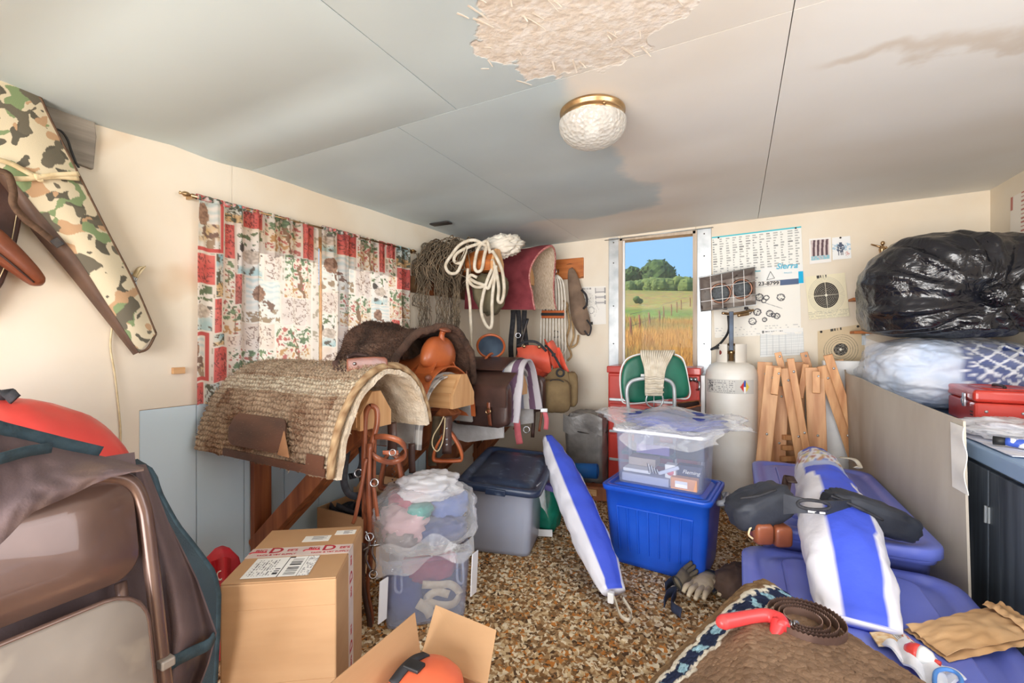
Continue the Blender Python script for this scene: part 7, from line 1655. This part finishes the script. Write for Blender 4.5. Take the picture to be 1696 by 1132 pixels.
gb = blob((1.12, 3.68, 1.075), (.36, .37, .20), None, 220, 130, 3, .10, 2, 4, .03)
for p in gb[0]:
    c = mixl(LC(196, 212, 236), LC(228, 234, 244), .5+FB(p, 6, 1))
    if p.x > 1.10 and p.y < 3.62:
        a = ((p.x*1.2+p.z*1.6)*9) % 1; b = ((p.x*1.2-p.z*1.6)*9) % 1; c = LC(232, 236, 244) if a < .2 or b < .2 else LC(58, 78, 140)
    col.append(c)
part('bedding', gb, printmat('blue_lattice_bedding', .85, .3, 40), cbg, col=col)
def cpl(v, q):
    d = q.normalized(); ph = math.atan2(d.x, d.z); v *= 1+.03*math.sin(ph*23+3*d.y)*max(0, -d.y); return v
part('bag_film', blob((1.115, 3.67, 1.08), (.39, .41, .215), None, 120, 60, 2.8, .09, 2, 8, .03, fn=cpl), film('bedding_film', C(236, 240, 250), .07, .08, .5, 7, edge=.42), cbg)
part('film_corner', grid(lambda u, v: at(1432+60*u, 560+55*v+20*u, 2.9-.15*u-.04*math.sin(v*8+u*4)), 22, 22), bpy.data.materials['bedding_film'], cbg, solid=.0015)
wpl = tag(part('crumpled_film', blob((1.06, 2.60, .905), (.20, .20, .04), Matrix.Rotation(R(30), 3, 'Z'), 70, 36, 2.2, .25, 3, 4, .12, flat=-.038), film('white_film', C(244, 246, 252), .55, .15, .7, 14), None, loc=(1.06, 2.60, .866)), 'crumpled white plastic film lying before the red toolbox', 'plastic film')
tag(part('lace_cloth', grid(lambda u, v: Vector((.86+.5*u, 2.2+.95*v, .868+.003*abs(N3((u*6, v*6, 0), 1)))), 26, 40), mat('white_lace_cloth', C(228, 228, 236), C(196, 204, 226), 30, .9, bump=.3, bscale=60), None, solid=.003, loc=(1.1, 2.7, .866)), 'white patterned cloth spread on the pale blue worktop', 'cloth')
bsp = thing('blue_flashlight', 'blue and white camouflage flashlight lying on the worktop edge', 'flashlight', (.93, 2.34, .872))
part('barrel', tube([(.905, 2.36, .892), (.96, 2.33, .892), (1.02, 2.29, .892), (1.10, 2.25, .892)], [.016, .020, .021, .021], 14), mat('blue_camo_print', C(60, 92, 190), C(228, 230, 236), 26, .4, lo=.48, hi=.52), bsp)
part('head', tube([(.875, 2.375, .892), (.907, 2.36, .892)], [.017, .015], 14, res=1), M['black'], bsp)
# ================================================================== near right corner: blanket, curry comb, odds and ends
nb = thing('navy_striped_saddle_blanket', 'thick brown wool saddle blanket with navy and cream border in the foreground', 'saddle blanket', (.05, 1.25, .05))
C0 = Vector((.075, 1.655, 0)); E1 = Vector((.65, -.76, 0)); E2 = Vector((-.60, -.80, 0)); LU, LV = .80, .95
col = []
def nbf(u, v, off=0):
    p = C0+E1*u*LU+E2*v*LV
    z = .497+.010*math.sin(u*5)*math.sin(v*4)
    k = max(0, .03-p.x); z -= .62*k+.5*k*k; 
    ed_ = min(1, u*LU/.05, v*LV/.05); z += .014*ed_-.008
    return Vector((p.x, p.y, max(.05, z)+off))
def nbc(u, v):
    x = u*LU; y = v*LV; w = .006*math.sin(y*70)+.004*math.sin(y*143)
    c = mixl(LC(128, 104, 84), LC(96, 76, 62), .5+.8*FB((x, y, 0), 50, 2)); c = mixl(c, LC(150, 122, 98), .35+.5*FB((x, y, 0), 7, 1))
    if x < .045: c = mixl(LC(150, 124, 92), LC(120, 94, 68), .5+FB((x, y, 0), 40, 2))
    a = x+w
    if .048 < a < .140:
        if a < .062 or a > .126: return LC(222, 216, 200)
        if a < .070 or a > .118: return LC(50, 60, 84) if (y*38+w*60) % 1 < .6 else LC(210, 206, 194)
        k = (y*15) % 1
        if a > .076 and a < .112 and .12 < k < .52: return LC(158, 198, 214) if (a*150) % 1 < .7 else LC(110, 150, 170)
        return LC(42, 50, 76)
    return c
def f(u, v): col.append(nbc(u, v)); p = nbf(u, v); return p+Vector((0, 0, .0035*FB((p.x, p.y, 0), 90, 2)))
g = grid(f, 250, 260); part('woven_top', g, printmat('nubby_brown_wool', .95, .7, 260, spec=.1), nb, col=col, solid=.022, soff=-1)
fuzz(grid(lambda u, v: nbf(u*.06, v), 6, 120), 2500, .012, mat('brown_wool_fringe', C(142, 114, 84), C(108, 84, 62), 20, .95), nb, 'edge_fringe', wid=.0018)
fuzz(grid(lambda u, v: nbf(.12+.88*u, v, .002), 30, 40), 14000, .008, mat('nubby_wool_fibre', C(136, 112, 92), C(92, 72, 60), 40, .95), nb, 'wool_fibres', wid=.0014, jit=1.3)
# curry comb
cc = thing('curry_comb', 'spiral metal curry comb with red handle lying on the brown saddle blanket', 'curry comb', (.16, 1.40, .52))
cen = atZ(1335, 1030, .535)
M['combsteel'] = mat('rusty_comb_steel', C(132, 106, 94), C(92, 70, 62), 9, .45, .4, bump=.2, bscale=60)
vd = (atZ(1200, 1040, .535)-cen); vd.z = 0; vd.normalize()
for i, r_ in enumerate((.088, .072, .057, .043)):
    c_ = cen+vd*(.088-r_)*.7*-1*-.3; n = 100; V = []; F = []
    for q in range(n):
        a = 2*math.pi*q/n; rr = r_*(1+.015*math.sin(a+i)); tz = .004*(q % 2)
        p = c_+Vector((math.cos(a)*rr, math.sin(a)*rr, 0)); V += [p+Vector((0, 0, -.012-tz)), p+Vector((0, 0, .012+tz))]
    F = [(2*q, 2*((q+1) % n), 2*((q+1) % n)+1, 2*q+1) for q in range(n)]
    part('toothed_ring', (V, F), M['combsteel'], cc, smooth=False, solid=.0016)
hp = [(1298, 1040), (1290, 1028), (1270, 1020), (1245, 1022), (1218, 1027), (1198, 1031), (1191, 1034)]
part('handle', tube([atZ(x, y, .545) for x, y in hp], [.016, .020, .017, .016, .017, .018, .010], 16), mat('red_plastic_handle', C(226, 70, 70), C(206, 54, 58), 6, .35), cc)
part('handle_foot', tube([atZ(1291, 1032, .545), atZ(1284, 1048, .530), atZ(1279, 1056, .525)], [.019, .014, .008], 12), bpy.data.materials['red_plastic_handle'], cc)
part('ferrule', tube([atZ(1296, 1040, .54), atZ(1320, 1034, .537)], .009, 12, res=1), M['steel'], cc)
part('screw_thread', join(*[tube([atZ(1300+k*5, 1039-k*1.2, .54)+Vector((0, math.cos(a*.7854)*.010, math.sin(a*.7854)*.010)) for a in range(8)], .002, 5, True, 2) for k in range(4)]), M['chrome'], cc)
# brown paper bag
pbg = thing('paper_bag', 'crumpled flat brown paper bag on the near blue lid', 'paper bag', atZ(1610, 1050, .462))
def bagq(u, v, o):
    tl, tr, br_, bl = atZ(1497, 1040, .47), atZ(1655, 1002, .47), atZ(1745, 1058, .47), atZ(1572, 1093, .47)
    p = tl.lerp(tr, u).lerp(bl.lerp(br_, u), v); p.z = .4625+o+.012*abs(N3((u*5, v*5, o*40), 1.2, 3))+.014*math.sin(math.pi*u)*math.sin(math.pi*v); return p
M['kraft'] = mat('kraft_paper', C(214, 176, 132), C(196, 154, 108), 5, .75, bump=.5, bscale=14, dist=.006)
part('lower_sheet', grid(lambda u, v: bagq(u, v, .0), 30, 24), M['kraft'], pbg, solid=.0015)
part('upper_sheet', grid(lambda u, v: bagq(.01+.95*u, .02+.90*v, .008), 30, 24), M['kraft'], pbg, solid=.0015)
part('folded_end', grid(lambda u, v: bagq(.80+.2*u, .02+.94*v, .018+.008*math.sin(u*6)), 12, 24), M['kraft'], pbg, solid=.0015)
# magazine, bobber, white cloth, hair band
col = []
def f(u, v):
    p = atZ(1440, 1052, .466).lerp(atZ(1492, 1049, .466), u).lerp(atZ(1455, 1074, .466).lerp(atZ(1520, 1072, .466), u), v)
    c = mixl(LC(206, 164, 112), LC(226, 206, 170), FB((u, v, 0), 5, 2)+.5)
    if u > .6: c = LC(206, 204, 200) if (u*16) % 1 < .6 else LC(110, 108, 108)
    if u > .84 and .1 < v < .8: c = LC(196, 86, 62) if rnd01(int(u*40), int(v*8)) > .4 else LC(238, 232, 224)
    col.append(c); return p+Vector((0, 0, .003))
part_m = thing('catalogue', 'small printed catalogue half under the striped bag', 'magazine', atZ(1478, 1060, .462)); part('cover', grid(f, 60, 30), M['print'], part_m, col=col, solid=.004, soff=-1)
bo = thing('fishing_bobber', 'red and white plastic fishing bobber by the paper bag', 'bobber', atZ(1522, 1080, .465))
pa, pb_ = atZ(1502, 1074, .487), atZ(1540, 1092, .487); ax_ = (pb_-pa).normalized(); qz = ax_.to_track_quat('Z', 'Y').to_matrix()
part('red_half', lathe([(0, -.006), (.008, -.004), (.018, .006), (.022, .018), (.022, .026)], 20, pa, qz), mat('bobber_red', C(204, 62, 56), rough=.35), bo)
part('white_half', lathe([(.022, .026), (.022, .034), (.017, .048), (.008, .055), (0, .056)], 20, pa, qz), M['white'], bo)
part('stem', lathe([(.004, .054), (.006, .056), (.006, .066), (0, .067)], 10, pa, qz), bpy.data.materials['bobber_red'], bo)
tag(part('white_rag', grid(lambda u, v: atZ(1462, 1072, .468).lerp(atZ(1500, 1068, .468), u).lerp(atZ(1545, 1150, .468).lerp(atZ(1600, 1135, .468), u), v)+Vector((0, 0, .014*abs(math.sin(u*5+v*7))+.004)), 20, 26), mat('white_cotton_rag', C(232, 234, 240), C(212, 216, 226), 10, .9, bump=.4, bscale=60), None, solid=.006, loc=atZ(1530, 1110, .462)), 'white cotton rag edge between the brown blanket and the paper bag', 'rag')
tag(part('hair_band', tube([atZ(x, y, .49) for x, y in ((1548, 1122), (1552, 1112), (1566, 1109), (1582, 1114), (1592, 1126), (1588, 1140), (1565, 1146), (1550, 1138))], .0045, 8, True), mat('blue_elastic', C(84, 140, 214), rough=.6), None, loc=atZ(1570, 1128, .47)), 'small blue elastic band lying on the white rag', 'elastic band')
